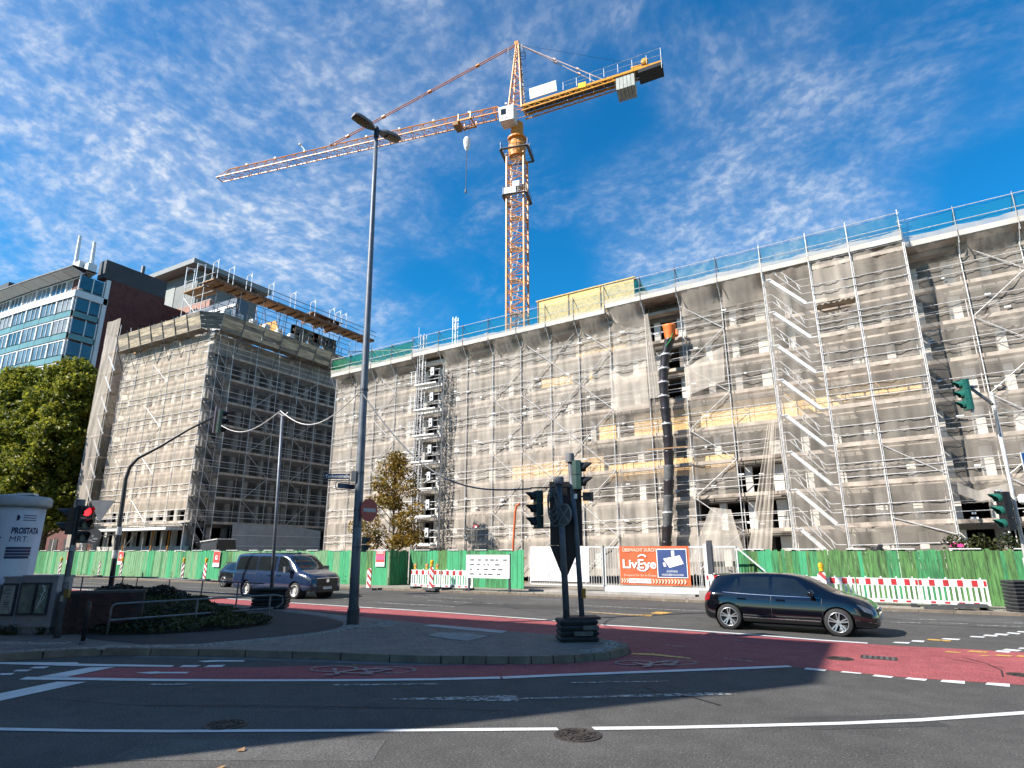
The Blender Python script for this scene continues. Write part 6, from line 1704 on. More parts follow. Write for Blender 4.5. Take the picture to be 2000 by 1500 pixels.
# ------------------------------------------------------------------ temporary cable pole and curved signal mast on the left
tp_ = thing('cable_pole', 'slim grey pole carrying a slung cable in front of the blue van', 'pole', W(-8.35, 22.3, G0))
MB().path([(0,0,0),(-.14,-.05,3.5),(-.27,-.10,6.9)], .058, 10).build('pole', M['pole_grey'], tp_, local=True, smooth=True)
mb = MB(); mb.path([(-.27+.25*math.cos(t), -.1+.1*math.sin(t), 6.85+.08*math.sin(2*t)) for t in [2*math.pi*j/14 for j in range(15)]], .018, 5); mb.box((-.27,-.1,6.86), (.3,.05,.04)); mb.build('cable_clamp', M['galv'], tp_, local=True)
foot_stack('pole_weights', 'stack of black rubber plates around the foot of the cable pole', *W(-8.35, 22.3)[:2], 6, 1.15, .85, .115, A30+.15, G0, .04)
am = thing('signal_mast', 'grey curved cantilever mast carrying a traffic signal over the left lanes', 'traffic light', W(-17.55, 28.0, G0), A30)
MB().path([(0,0,0),(-.06,0,2.0),(-.12,0,4.2),(-.15,0,5.1),(-.05,0,5.65),(.25,0,6.05),(1.2,0,6.6),(2.4,0,7.4),(3.55,0,8.0)], [.11,.105,.095,.085,.08,.075,.065,.055,.05], 10)  .build('mast', M['mast_dark'], am, local=True, smooth=True)
for z in (1.6, 2.6): MB().lathe([(.118,z),(.118,z+.35)], 12, (-.06,0,0)).build('sticker_band', M['galv'], am, local=True)
signal_head('vehicle_signal', am, (3.98,-.05,7.75), R(12), 3, .13)
mb = MB(); mb.box((3.62,.1,7.85), (.06,.5,1.25)); mb.build('backboard', mat('board_violet', (.20,.17,.24), .5), am, local=True)
yt = thing('yield_sign', 'triangular give way sign seen from behind on the curved mast', 'sign', W(-18.5, 27.9, 3.78), A30)
tri = [(-.52,.45),(.52,.45),(0,-.45)]
plate([(-.50,.47),(.50,.47),(.53,.42),(.03,-.46),(-.03,-.46),(-.53,.42)], -.012, .012).build('plate', mat('sign_back_blue', (.22,.24,.27), .5, .3, .1, 4), yt, local=True)
MB().beam((.3,.02,.38), (.85,.02,.38), .04, .04).build('clamp', M['signal_pole'], yt, local=True)
rd = thing('round_back_sign', 'dark round sign back with stickers on the curved mast beside the red signal', 'sign', W(-18.55, 27.8, 2.66), A30)
MB().lathe([(.34,-.012),(.34,.012)], 26, (0,0,0), 'Y').build('disc', mat('sign_back_dark', (.055,.06,.07), .5, .2, .2, 5), rd, local=True)
mb = MB(); mb.beam((.2,.02,.02), (.95,.02,.10), .03, .03); mb.build('clamp', M['signal_pole'], rd, local=True)
for x, z, w, h in ((-.05,.02,.08,.1),(.08,-.1,.22,.07),(-.12,-.16,.14,.06),(.02,-.22,.2,.04)): MB().box((x,-.016,z), (w,.006,h)).build('sticker', mat('sticker_grey', (.30,.32,.33), .6), rd, local=True)
# ------------------------------------------------------------------ red signal at the left
rsig = thing('red_signal', 'double traffic signal showing red beside the grey cabinets', 'traffic light', W(-10.28, 14.75, G0), A30)
MB().path([(0,0,0),(-.02,0,1.6),(-.03,0,2.98)], [.068,.062,.06], 12).build('pole', M['signal_pole'], rsig, local=True, smooth=True)
MB().lathe([(.10,2.92),(.10,3.06),(.09,3.08)], 12, (-.03,0,0)).build('pole_cap', capm, rsig, local=True)
signal_head('vehicle_signal', rsig, (.20,-.05,2.50), R(-28), 3, .10, M['black'], lit=0); signal_head('vehicle_signal', rsig, (-.24,.0,2.58), R(205), 2, .11, M['black'])
MB().box((-.02,.02,2.5), (.5,.10,.06)).build('bracket', M['black'], rsig, local=True)
for z, c_ in ((1.9,(.45,.46,.46)),(1.2,(.30,.31,.31)),(1.05,(.16,.16,.17)),(.78,(.40,.38,.33))): MB().lathe([(.068,z),(.068,z+.12)], 12, (-.015,0,0)).build('sticker_band', mat('sticker_%d' % int(z*100), c_, .6, 0, .3, 9), rsig, local=True)
MB().box((.07,-.02,.95), (.10,.08,.18)).build('push_button', mat('button_dim', (.22,.16,.03), .4), rsig, local=True)
bl = thing('bollard', 'short black post at the kerb below the red signal', 'bollard', W(-9.02, 13.75, G0), A30)
MB().lathe([(.045,0),(.045,.80),(.038,.83),(.02,.85)], 12).build('post', M['black'], bl, local=True, smooth=True)
MB().lathe([(.060,0),(.060,.06),(.048,.07)], 12).build('foot', M['signal_pole'], bl, local=True)
# ------------------------------------------------------------------ advertising column and cabinets
ac = thing('advertising_column', 'round white advertising column at the left edge with a PROSTATA MRT poster', 'column', W(-13.16, 16.45, G0), A30)
RC = .64
MB().lathe([(RC+.06,0),(RC+.06,.45),(RC,.5),(RC,3.0)], 40).build('drum', mat('poster_white', (.62,.65,.70), .5, 0, .06, 1.5), ac, local=True, smooth=True)
MB().lathe([(RC,2.98),(RC+.09,3.02),(RC+.11,3.06),(RC+.11,3.22),(RC+.06,3.28),(.1,3.36)], 40).build('crown', mat('crown_grey', (.44,.47,.49), .5, 0, .2, 2), ac, local=True, smooth=True)
MB().box((.42,-.25,3.33), (.36,.30,.05), rz=.3).build('crown_plate', M['white_paint'], ac, local=True)
def on_drum(name, body, ang, z, size, m, bold=0.0, w=None):
    vs_, fs = text_mesh(body, size, bold=bold); xs = [v[0] for v in vs_]; k = 1.0 if w is None else w/(max(xs)-min(xs)); r_ = RC+.006
    return MB().add([(r_*math.cos(ang+v[0]*k/r_), r_*math.sin(ang+v[0]*k/r_), z+v[1]) for v in vs_], fs).build(name, m, ac, local=True)
def drum_patch(name, a0, a1, z0, z1, m, lift=.004):
    n = 10; r_ = RC+lift; return MB().grid([[(r_*math.cos(a0+(a1-a0)*j/n), r_*math.sin(a0+(a1-a0)*j/n), z) for j in range(n+1)] for z in (z0,z1)]).build(name, m, ac, local=True, smooth=True)
navy = mat('poster_navy', (.015,.03,.11), .5)
AF = R(-62)
drum_patch('poster', AF-.62, AF+1.05, .6, 2.92, mat('poster_pale', (.55,.62,.72), .5, 0, .08, 1.2), .002)
on_drum('lettering', 'PROSTATA', AF+.16, 2.33, .205, navy, .010, .66); on_drum('lettering', 'MRT.', AF+.14, 2.12, .205, navy, .0, .40)
for k in range(4): drum_patch('caption_field', AF+.10, AF+(.98 if k < 3 else .94), 1.93-.075*k, 1.995-.075*k, navy)
for k, s_ in enumerate(('Die MRT-gestützte', 'Diagnose und', 'fokale Therapie', 'in Ihrer Praxis')): pass
for k in range(6): drum_patch('text_line', AF-.15, AF+(.78-.08*(k % 3)), 1.02-.085*k, 1.045-.085*k, mat('ink_blue', (.10,.13,.22), .6))
MB().lathe([(.075,0),(.075,.008)], 16, (RC*math.cos(AF+.26), RC*math.sin(AF+.26)-.004, 2.72), 'Y').build('emblem', navy, ac, local=True)
for k in range(3): drum_patch('text_line', AF+.46, AF+.95, 2.77-.06*k, 2.795-.06*k, mat('ink_blue', (0,0,0)))
drum_patch('poster', AF-1.1, AF-.22, .45, 1.62, mat('poster_blue', (.42,.50,.62), .5, 0, .08, 1.2), .010)
for z in (.45,1.61): drum_patch('poster_frame', AF-1.1, AF-.20, z-.012, z+.012, M['black'], .014)
drum_patch('poster_frame', AF-.225, AF-.195, .45, 1.62, M['black'], .014)
for a, z, h in ((-.62,1.05,.10),(-.70,.82,.16),(-.5,.68,.05),(-.35,1.3,.06),(-.3,1.85,.05),(-.2,2.2,.04)): drum_patch('motif', AF+a, AF+a+.10, z, z+h, mat('ink_blue', (0,0,0)), .016)
cab_m = mat('cabinet_grey', (.36,.38,.42), .55, 0, .12, 2.5)
cab_d = mat('cabinet_frame', (.05,.055,.075), .5)
def cabinet(lab, x, y, w, d, h, rz, frames=()):
    t = thing('utility_cabinet', lab, 'cabinet', W(x, y, G0), rz, 'utility cabinets')
    MB().box2((-w/2,-d/2,.16), (w/2,d/2,h)).build('body', cab_m, t, local=True)
    MB().box2((-w/2+.02,-d/2+.02,0), (w/2-.02,d/2-.02,.16)).build('plinth', mat('plinth', (.26,.27,.28), .8, 0, .25, 4), t, local=True)
    MB().box2((-w/2-.02,-d/2-.02,h), (w/2+.02,d/2+.02,h+.045)).build('lid', cab_m, t, local=True)
    for (a, b, z0, z1, kind) in frames:
        f_ = MB().box2((a,-d/2-.05,z0), (b,-d/2-.005,z1)).build('poster_case', cab_d, t, local=True)
        MB().box2((a+.04,-d/2-.058,z0+.05), (b-.04,-d/2-.052,z1-.05)).build('poster', M['pc_%d' % kind] if 'pc_%d' % kind in M else mat('pc_%d' % kind, ((.42,.45,.42),(.20,.24,.22),(.22,.30,.24))[kind], .35, 0, .35, 6), f_, local=True)
        if kind == 0:
            for k, (wd, zz) in enumerate(((.7,.8),(.5,.68),(.35,.58),(.6,.42),(.55,.35),(.4,.28))): MB().box(((a+b)/2, -d/2-.062, z0+(z1-z0)*zz), ((b-a)*.6*wd,.004,.018)).build('text_line', mat('ink_blue', (0,0,0)), f_, local=True)
        if kind == 2:
            mb = MB(); zc = (z0+z1)/2+.12; xc = (a+b)/2
            mb.path([(xc-.05,-d/2-.064,zc-.25),(xc+.06,-d/2-.064,zc+.15),(xc-.04,-d/2-.064,zc+.2),(xc+.08,-d/2-.064,zc+.05),(xc-.06,-d/2-.064,zc),(xc+.08,-d/2-.064,zc-.08),(xc-.08,-d/2-.064,zc-.32)], .012, 4); mb.build('graffiti', M['white_paint'], f_, local=True)
    return t
cabinet('wide grey utility cabinet with two glazed poster cases and a graffiti tag', -11.35, 15.62, .95, .45, 1.28, A30-.12, ((-.44,-.02,.42,1.16,1),(.0,.34,.42,1.16,2)))
cabinet('narrow grey utility cabinet with a white notice in its case', -12.05, 15.65, .46, .42, 1.25, A30-.12, ((-.20,.20,.40,1.14,0),))
cabinet('low grey utility cabinet in front of the advertising column', -12.55, 15.55, .42, .4, 1.06, A30-.12)
# ------------------------------------------------------------------ brick planter wall and tube railings
pw = thing('planter_wall', 'low dark red brick wall at the end of the planted bed', 'wall', (-16.7, 8.6, G0))
mort = mat('mortar', (.055,.045,.042), .95, 0, .2, 4)
brm = [mat('planter_brick', (.085,.035,.03), .9, 0, .35, 7, .4, 40), mat('planter_brick_b', (.055,.026,.024), .9, 0, .35, 7, .4, 40)]
pa, pb = Vector((-17.05,7.95,0)), Vector((-16.05,9.35,0))
dv = (pb-pa); ln = dv.length; dv.normalize(); nv = Vector((dv.y,-dv.x,0))
MB().beam(pa+Vector((0,0,G0+.45)), pb+Vector((0,0,G0+.45)), .30, .90).build('core', mort, pw)
MB().beam(pa-dv*.03+Vector((0,0,G0+.93)), pb+dv*.03+Vector((0,0,G0+.93)), .36, .06).build('coping', mat('coping_dark', (.09,.08,.075), .85, 0, .25, 5), pw)
for r_ in range(10):
    for c in range(7):
        t = (c+.5+(.5 if r_ % 2 else 0))*.25
        if t > ln-.1: continue
        q = pa+dv*t+nv*.155; MB().beam(q-dv*.115+Vector((0,0,G0+.05+.088*r_)), q+dv*.115+Vector((0,0,G0+.05+.088*r_)), .03, .072).build('brick', brm[(r_+c) % 2], pw)
def railing(lab, pts, z, mid, posts, m, hook=None):
    t = thing('railing', lab, 'railing', (*pts[0][:2], G0), 0, 'tube railings around the bed')
    a, b = Vector((*pts[0],0)), Vector((*pts[1],0)); d = (b-a).normalized()
    MB().path([a+Vector((0,0,G0-.1)), a+Vector((0,0,z-.10)), a+d*.03+Vector((0,0,z-.03)), a+d*.10+Vector((0,0,z)), b+Vector((0,0,z))]+([b+d*.25+Vector((0,0,z-.05)), b+d*.28+Vector((0,0,mid+.12)), b+d*.1+Vector((0,0,mid))] if hook else []), .026, 8).build('top_rail', m, t, smooth=True)
    MB().tube(a+Vector((0,0,mid)), b+Vector((0,0,mid)), .026, 7).build('mid_rail', m, t)
    for q in posts: p = a.lerp(b, q); MB().tube(p+Vector((0,0,G0-.1)), p+Vector((0,0,z)), .028, 7).build('post', m, t)
    return t
railm = mat('rail_grey', (.20,.21,.22), .5, .4, .25, 5)
railing('tube railing along the front of the planted bed', ((-15.72,8.42),(-15.0,12.45)), .82, .46, (.48,.97), railm, True)
railing('tube railing along the far side of the planted bed', ((-28.3,16.05),(-18.9,15.2)), .92, .50, (.30,.57,.83), railm)
railing('short tube railing behind the red signal at the left', ((-31.0,13.6),(-26.0,15.6)), .98, .55, (.35,.7), railm)
# ------------------------------------------------------------------ signals at the right edge
rm = thing('temporary_signal_mast', 'slim grey mast at the right edge with teal traffic signals high and low', 'traffic light', W(17.45, 21.5, .06), A30)
MB().path([(0,0,0),(.05,0,4),(.08,0,7.55)], [.065,.06,.055], 10).build('pole', M['galv'], rm, local=True, smooth=True)
signal_head('vehicle_signal', rm, (-1.02,-.05,7.45), R(165), 3, .13, M['signal_teal'], M['signal_teal'])
MB().box((-.72,.05,7.45), (.09,.07,1.25)).build('signal_carrier', M['galv'], rm, local=True)
mb = MB(); mb.beam((.06,0,7.1), (-.62,.02,7.72), .07, .09); mb.box((-.55,.02,7.78), (.3,.1,.08)); mb.tube((.0,-.08,6.9), (-.05,-.08,6.0), .05, 6); mb.build('bracket', M['galv_dark'], rm, local=True)
for k in range(4): MB().path([(.08+.12*math.cos(t), .12*math.sin(t), 7.0+.16*k) for t in [2*math.pi*j/12 for j in range(13)]], .012, 4).build('cable_clamp', M['galv'], rm, local=True)
signal_head('vehicle_signal', rm, (-.52,-.10,3.30), R(172), 3, .15, M['black'], M['signal_teal'])
mb = MB(); mb.box((-.43,.02,3.30), (.05,.30,1.42)); mb.build('backboard', M['black'], rm, local=True)
mb = MB(); mb.box((-.465,-.16,3.30), (.06,.05,1.46)); mb.box((-.52,-.16,4.0), (.22,.05,.05)); mb.build('board_edge', M['white_plastic'], rm, local=True)
mb = MB(); mb.beam((-.4,0,3.75), (0,0,3.75), .05, .05); mb.beam((-.4,0,2.85), (0,0,2.85), .05, .05); mb.build('bracket', M['galv_dark'], rm, local=True)
MB().lathe([(.05,-.18),(.13,-.12),(.15,.05),(.08,.16)], 12, (.32,-.05,3.72)).build('sensor', M['white_plastic'], rm, local=True)
mb = MB(); mb.path([(.45+.1*math.cos(t), -.1+.25*math.sin(t), 3.2) for t in [2*math.pi*j/14 for j in range(15)]], .02, 5); mb.path([(.2,-.1,3.28),(.6,-.1,3.28),(.62,-.1,3.12),(.2,-.1,3.12)], .02, 5); mb.build('cable_coil', M['galv'], rm, local=True)
MB().lathe([(.085,1.1),(.085,1.75)], 10, (.01,0,0)).build('sleeve', M['galv'], rm, local=True)
foot_stack('mast_weights', 'tall black stack of rubber plates under the right signal mast', *W(17.05, 21.55)[:2], 9, .72, .6, .115, A30, .06, .01)
foot_stack('mast_weights', 'second black stack of rubber plates cut by the right picture edge', *W(17.82, 21.5)[:2], 9, .72, .6, .115, A30, .06, .01)
ub = thing('blue_sign', 'white and blue traffic sign cut off by the right edge', 'sign', W(18.3, 21.4, 4.1), A30)
MB().box2((-.30,-.015,.0), (.5,.015,1.3)).build('plate', M['white_paint'], ub, local=True)
MB().box2((-.28,-.022,.58), (.48,-.016,1.28)).build('blue_field', mat('sign_blue_bright', (.01,.10,.36), .4), ub, local=True)
ring = [(.16+.17*math.cos(t), -.03, 1.0+.20*math.sin(t)) for t in [R(90)+2*math.pi*j/20*.75 for j in range(16)]]
MB().path([(-.06,-.03,1.2)]+[(-.06,-.03,.95)]+[(.08+.14*math.cos(R(180)+math.pi*j/10), -.03, .9+.14*math.sin(R(180)+math.pi*j/10)) for j in range(11)]+[(.22,-.03,1.2)], .04, 5).build('white_mark', M['white_paint'], ub, local=True)
# ------------------------------------------------------------------ slung cables
def cable(lab, a, b, sag, r_=.018, m=None, n=18):
    a = Vector(a); b = Vector(b)
    pts = [a.lerp(b, k/n)-Vector((0,0,sag*math.sin(math.pi*k/n))) for k in range(n+1)]
    return tag(MB().path(pts, r_, 5).build('slung_cable', m or M['galv']), lab, 'cable', 'slung signal cables')
p545 = W(-8.65, 22.15, 6.95+G0); plamp = (-12.47, 12.72, 6.55)
cable('pale cable slung from the curved mast signal to the cable pole', W(-13.7, 28.0, 7.75), p545, .55, .020, M['galv'])
cable('pale cable slung from the cable pole to the street lamp', p545, plamp, .75, .018, M['galv'])
cable('dark cable sagging from the street lamp to the island signals', plamp, W(.45, 14.3, 3.42), 1.0, .020, M['galv_dark'])
cable('wire running from the right mast out of the picture', W(17.5, 21.5, 7.3), W(24, 20.5, 6.3), .3, .012)
cable('lower wire running from the right mast out of the picture', W(17.5, 21.5, 7.1), W(24, 20.6, 5.6), .3, .012)
# ------------------------------------------------------------------ things standing behind the hoarding
hs = thing('orange_hose', 'upright orange pipe with a bent top behind the hoarding by the gate', 'pipe', (-19.8, 34.8, 0))
MB().path([(-20.1,34.8,0),(-20.0,34.8,2.5),(-19.85,34.8,4.5),(-19.75,34.8,4.9),(-19.5,34.8,5.0)], .075, 8).build('pipe', mat('pipe_orange', (.62,.12,.03), .5), hs, smooth=True)
mt = thing('site_post', 'thin post with a small red and white lamp behind the hoarding', 'post', (-20.7, 31.6, 0))
MB().tube((-20.7,31.6,0), (-20.7,31.6,3.45), .03, 6).build('post', M['galv_dark'], mt); MB().box((-20.75,31.6,3.5), (.3,.15,.16)).build('lamp', M['red_reflector'], mt); MB().box((-20.68,31.5,3.46), (.14,.1,.12)).build('lamp_cap', M['white_paint'], mt)
bc = thing('black_cap_lamp', 'black capped lamp head peeping over the olive hoarding', 'lamp', (.0, 31.5, 0))
MB().lathe([(.12,0),(.12,1.95),(.26,2.0),(.26,2.12),(.2,2.2),(.16,2.22)], 12, (.05,31.5,.0)).build('head', M['black'], bc); MB().box((.2,31.5,2.26), (.2,.2,.12)).build('cap', M['black'], bc)
pkk = thing('pink_tag', 'pink tag on the foot of the forward scaffold', 'sign', (3.4, 35.6, 2.3))
MB().box((3.3,35.6,2.33), (.55,.02,.22)).build('tag', mat('pink', (.75,.05,.25), .5), pkk)
trk = thing('site_truck', 'dark site vehicle roof behind the hoarding near the tarpaulin', 'truck', (-46.5, 32.3, 0))
mb = MB(); mb.add([(-47.6,31.4,.4),(-44.6,31.4,.4),(-44.6,33.2,.4),(-47.6,33.2,.4),(-47.3,31.5,2.75),(-45.2,31.5,2.95),(-45.2,33.1,2.95),(-47.3,33.1,2.75)], [(3,2,1,0),(4,5,6,7),(0,1,5,4),(1,2,6,5),(2,3,7,6),(3,0,4,7)]); mb.build('body', M['black'], trk)
MB().add([(-47.25,31.38,2.1),(-45.0,31.38,2.1),(-45.25,31.44,2.75),(-47.15,31.44,2.6)], [(0,1,2,3)]).build('window', M['black'], trk); MB().box((-46.3,32.3,2.9), (2.2,1.7,.08), ry=-.09).build('roof', M['galv'], trk)
for x in (-47.0,-45.2): MB().lathe([(.38,-.1),(.38,.1)], 14, (x,31.5,.4), 'Y').build('wheel', M['rubber'], trk)
# ================================================================== vehicles
def pchip(xs, ys, x):
    xs = np.asarray(xs, float); ys = np.asarray(ys, float); h = np.diff(xs); d = np.diff(ys)/h; m = np.zeros_like(ys)
    m[0], m[-1] = d[0], d[-1]
    for i in range(1, len(xs)-1):
        if d[i-1]*d[i] > 0:
            w1, w2 = 2*h[i]+h[i-1], h[i]+2*h[i-1]; m[i] = (w1+w2)/(w1/d[i-1]+w2/d[i])
    i = int(np.clip(np.searchsorted(xs, x)-1, 0, len(xs)-2)); t = (x-xs[i])/h[i]
    return ((2*t**3-3*t*t+1)*ys[i]+(t**3-2*t*t+t)*h[i]*m[i]+(-2*t**3+3*t*t)*ys[i+1]+(t**3-t*t)*h[i]*m[i+1])
class Body:
    """car shell lofted over cross sections; patches (glass, lamps) follow the same surface"""
    def __init__(s, st, flare=0.0):
        s.xs = [q[0] for q in st]; s.c = [[q[k] for q in st] for k in range(1, 6)]
    def sec(s, x):
        w, zb, zs, top, wr = (pchip(s.xs, c, x) for c in s.c)
        zs = min(zs, top-.012)
        h = zs-zb
        half = [(0,zb),(w*.80,zb),(w*.93,zb+.05*min(1,h/.5)),(w*.985,zb+.22*h),(w,zb+.45*h),(w*.998,zb+.62*h),(w*.985,zb+.80*h),(w*.962,zb+.93*h),(w*.93,zs)]
        g = top-zs; a = half[-1]
        e = (wr, zs+g*.86)
        for t in (.12,.3,.5,.7,.88,1.0):
            b = .02*math.sin(math.pi*t)*min(1,g/.3)
            half.append((a[0]+(e[0]-a[0])*t+b, a[1]+(e[1]-a[1])*t))
        half += [(wr*.93,zs+g*.945),(wr*.78,zs+g*.978),(wr*.5,zs+g*.995),(0,top)]
        return half
    def pt(s, x, k):
        h = s.sec(x); i = min(int(k), len(h)-2); f = k-i
        return np.array([x, h[i][0]*(1-f)+h[i+1][0]*f, h[i][1]*(1-f)+h[i+1][1]*f])
    def mesh(s, n=72):
        x0, x1 = s.xs[0], s.xs[-1]
        X = [x0+(x1-x0)*(.5-.5*math.cos(math.pi*i/(n-1)))*1.0 for i in range(n)]
        rows = []
        for x in X:
            h = s.sec(x); rows.append([(x,-y,z) for y,z in h]+[(x,y,z) for y,z in h[-2:0:-1]])
        nc = len(rows[0]); mb = MB()
        mb.add([p for r_ in rows for p in r_], [(i*nc+j, i*nc+(j+1) % nc, (i+1)*nc+(j+1) % nc, (i+1)*nc+j) for i in range(n-1) for j in range(nc)])
        mb.add(rows[0], [tuple(range(nc-1,-1,-1))]); mb.add(rows[-1], [tuple(range(nc))])
        bm = bmesh.new(); me = bpy.data.meshes.new('shell'); me.from_pydata(mb.v, [], mb.f); bm.from_mesh(me)
        bmesh.ops.remove_doubles(bm, verts=bm.verts, dist=1e-5); bmesh.ops.recalc_face_normals(bm, faces=bm.faces); bm.to_mesh(me); bm.free()
        return me
    def patch(s, name, xa, xb, k0, k1, m, parent, side=-1, off=.006, nx=12, nk=8):
        """xa, xb: functions of t in 0..1 (from k0 to k1)"""
        P = []
        for j in range(nk+1):
            t = j/nk; k = k0+(k1-k0)*t; a, b = xa(t) if callable(xa) else xa, xb(t) if callable(xb) else xb; row = []
            for i in range(nx+1):
                x = a+(b-a)*i/nx; p = s.pt(x,k); dx = s.pt(x+.01,k)-s.pt(x-.01,k); dk = s.pt(x,min(k+.05,18))-s.pt(x,max(k-.05,0))
                n_ = np.cross(dx, dk); n_ = n_/(np.linalg.norm(n_)+1e-9)
                if n_[1] < 0 and k < 14: n_ = -n_
                if n_[2] < 0 and k >= 14: n_ = -n_
                q = p+n_*off; row.append((q[0], q[1]*(-side if side < 0 else side)*(-1 if side < 0 else 1), q[2]) if False else (q[0], q[1]*side, q[2]))
            P.append(row)
        return MB().grid(P).build(name, m, parent, local=True, smooth=True, fixn=False)
    def topband(s, name, x0, x1, k0, m, parent, off=.006, nx=10, k0b=None):
        """symmetric patch across the top, from x0 to x1"""
        P = []
        for i in range(nx+1):
            x = x0+(x1-x0)*i/nx; row = []; kk = k0 if k0b is None else k0+(k0b-k0)*i/nx
            ks = [kk+(18-kk)*j/6 for j in range(7)]
            for sd, lst in ((-1, ks), (1, ks[-2::-1])):
                for k in lst:
                    p = s.pt(x,k); dx = s.pt(x+.01,k)-s.pt(x-.01,k); dk = s.pt(x,min(k+.05,18))-s.pt(x,k-.05)
                    n_ = np.cross(dx,dk); n_ = n_/(np.linalg.norm(n_)+1e-9)
                    if n_[2] < 0: n_ = -n_
                    q = p+n_*off; row.append((q[0], q[1]*sd, q[2]))
            P.append(row)
        return MB().grid(P).build(name, m, parent, local=True, smooth=True)
def cut_arches(me, axles, r, w):
    """open the wheel arches with cylinders, return the finished mesh"""
    ob = bpy.data.objects.new('shell', me); COL.objects.link(ob); cutters = []
    for x, z in axles:
        mb = MB(); mb.lathe([(r,-w),(r,-w+.42)], 36, (x,0,z), 'Y'); c1 = put('cut', mb.mesh('cut', M['black'])); fix_normals(c1.data); cutters.append(c1)
        mb = MB(); mb.lathe([(r,w-.42),(r,w)], 36, (x,0,z), 'Y'); c2 = put('cut', mb.mesh('cut', M['black'])); fix_normals(c2.data); cutters.append(c2)
    for c in cutters:
        q = ob.modifiers.new('b', 'BOOLEAN'); q.operation = 'DIFFERENCE'; q.object = c; q.solver = 'EXACT'
    dg = bpy.context.evaluated_depsgraph_get(); dg.update()
    out = bpy.data.meshes.new_from_object(ob.evaluated_get(dg))
    for c in cutters: bpy.data.objects.remove(c)
    bpy.data.objects.remove(ob)
    return out
def shade(me, ang=35):
    me.polygons.foreach_set('use_smooth', [True]*len(me.polygons))
    me.set_sharp_from_angle(angle=R(ang))
tyre_m = mat('tyre', (.022,.022,.022), .8, 0, .3, 20)
rim_m = mat('rim_silver', (.40,.40,.41), .30, .8, .1, 8)
rim_d = mat('rim_dark', (.025,.025,.028), .4, .3, .2, 8)
rim_w = mat('hubcap', (.60,.59,.57), .4, .3, .1, 8)
def wheel(parent, x, y, z, r, side, style):
    t = MB().lathe([(r*.70,-.10),(r*.93,-.105),(r,-.075),(r,.075),(r*.93,.105),(r*.70,.10)], 40, (0,0,0), 'Y', cap=False).build('wheel', tyre_m, parent, local=True, smooth=True)
    t.location = (x, y, z)
    s = side
    MB().lathe([(r*.70,s*.10),(r*.67,s*.055),(.01,s*.045)], 32, (0,0,0), 'Y', cap=False).build('rim', rim_d if style == 'spoke' else rim_w, t, local=True, smooth=True)
    MB().lathe([(r*.72,s*.100),(r*.715,s*.112),(r*.66,s*.105),(r*.655,s*.06)], 36, (0,0,0), 'Y', cap=False).build('rim_edge', rim_m if style == 'spoke' else rim_w, t, local=True, smooth=True)
    if style == 'spoke':
        for k in range(5):
            for dd in (-.17,.17):
                a = 2*math.pi*k/5+.3; b = a+dd
                p0 = Vector((.045*math.cos(a+dd*1.2), s*.085, .045*math.sin(a+dd*1.2))); p1 = Vector((r*.68*math.cos(b), s*.100, r*.68*math.sin(b)))
                MB().beam(p0, p1, .030, .03, up=(0,1,0)).build('spoke', rim_m, t, local=True)
        MB().lathe([(.062,s*.07),(.058,s*.105),(.01,s*.108)], 16, (0,0,0), 'Y').build('hub_cap', rim_m, t, local=True)
    else:
        for k in range(10):
            a = 2*math.pi*k/10; p = Vector((r*.5*math.cos(a), s*.058, r*.5*math.sin(a)))
            MB().box(tuple(p), (.05,.02,.03), ry=-a).build('vent', rim_d, t, local=True)
        MB().lathe([(.11,s*.06),(.10,s*.085),(.01,s*.09)], 16, (0,0,0), 'Y').build('hub_cap', rim_w, t, local=True)
    return t
def car_paint(name, col, rough=.22):
    m = mat(name, col, rough, 0.0, .03, 1.0, spec=.5, coat=1.0)
    return m
glass_d = mat('car_glass', (.012,.016,.018), .03, 0, .2, 2, spec=.8)
trim = mat('car_trim', (.016,.016,.017), .45)
chrome = mat('chrome', (.75,.75,.76), .12, 1.0, .03)
lampc = mat('lamp_clear', (.20,.22,.24), .08, .5, .3, 18, spec=.8)
lampr = mat('lamp_red', (.30,.012,.012), .15, 0, .2, 10)
plate_m = mat('number_plate', (.62,.62,.60), .5)

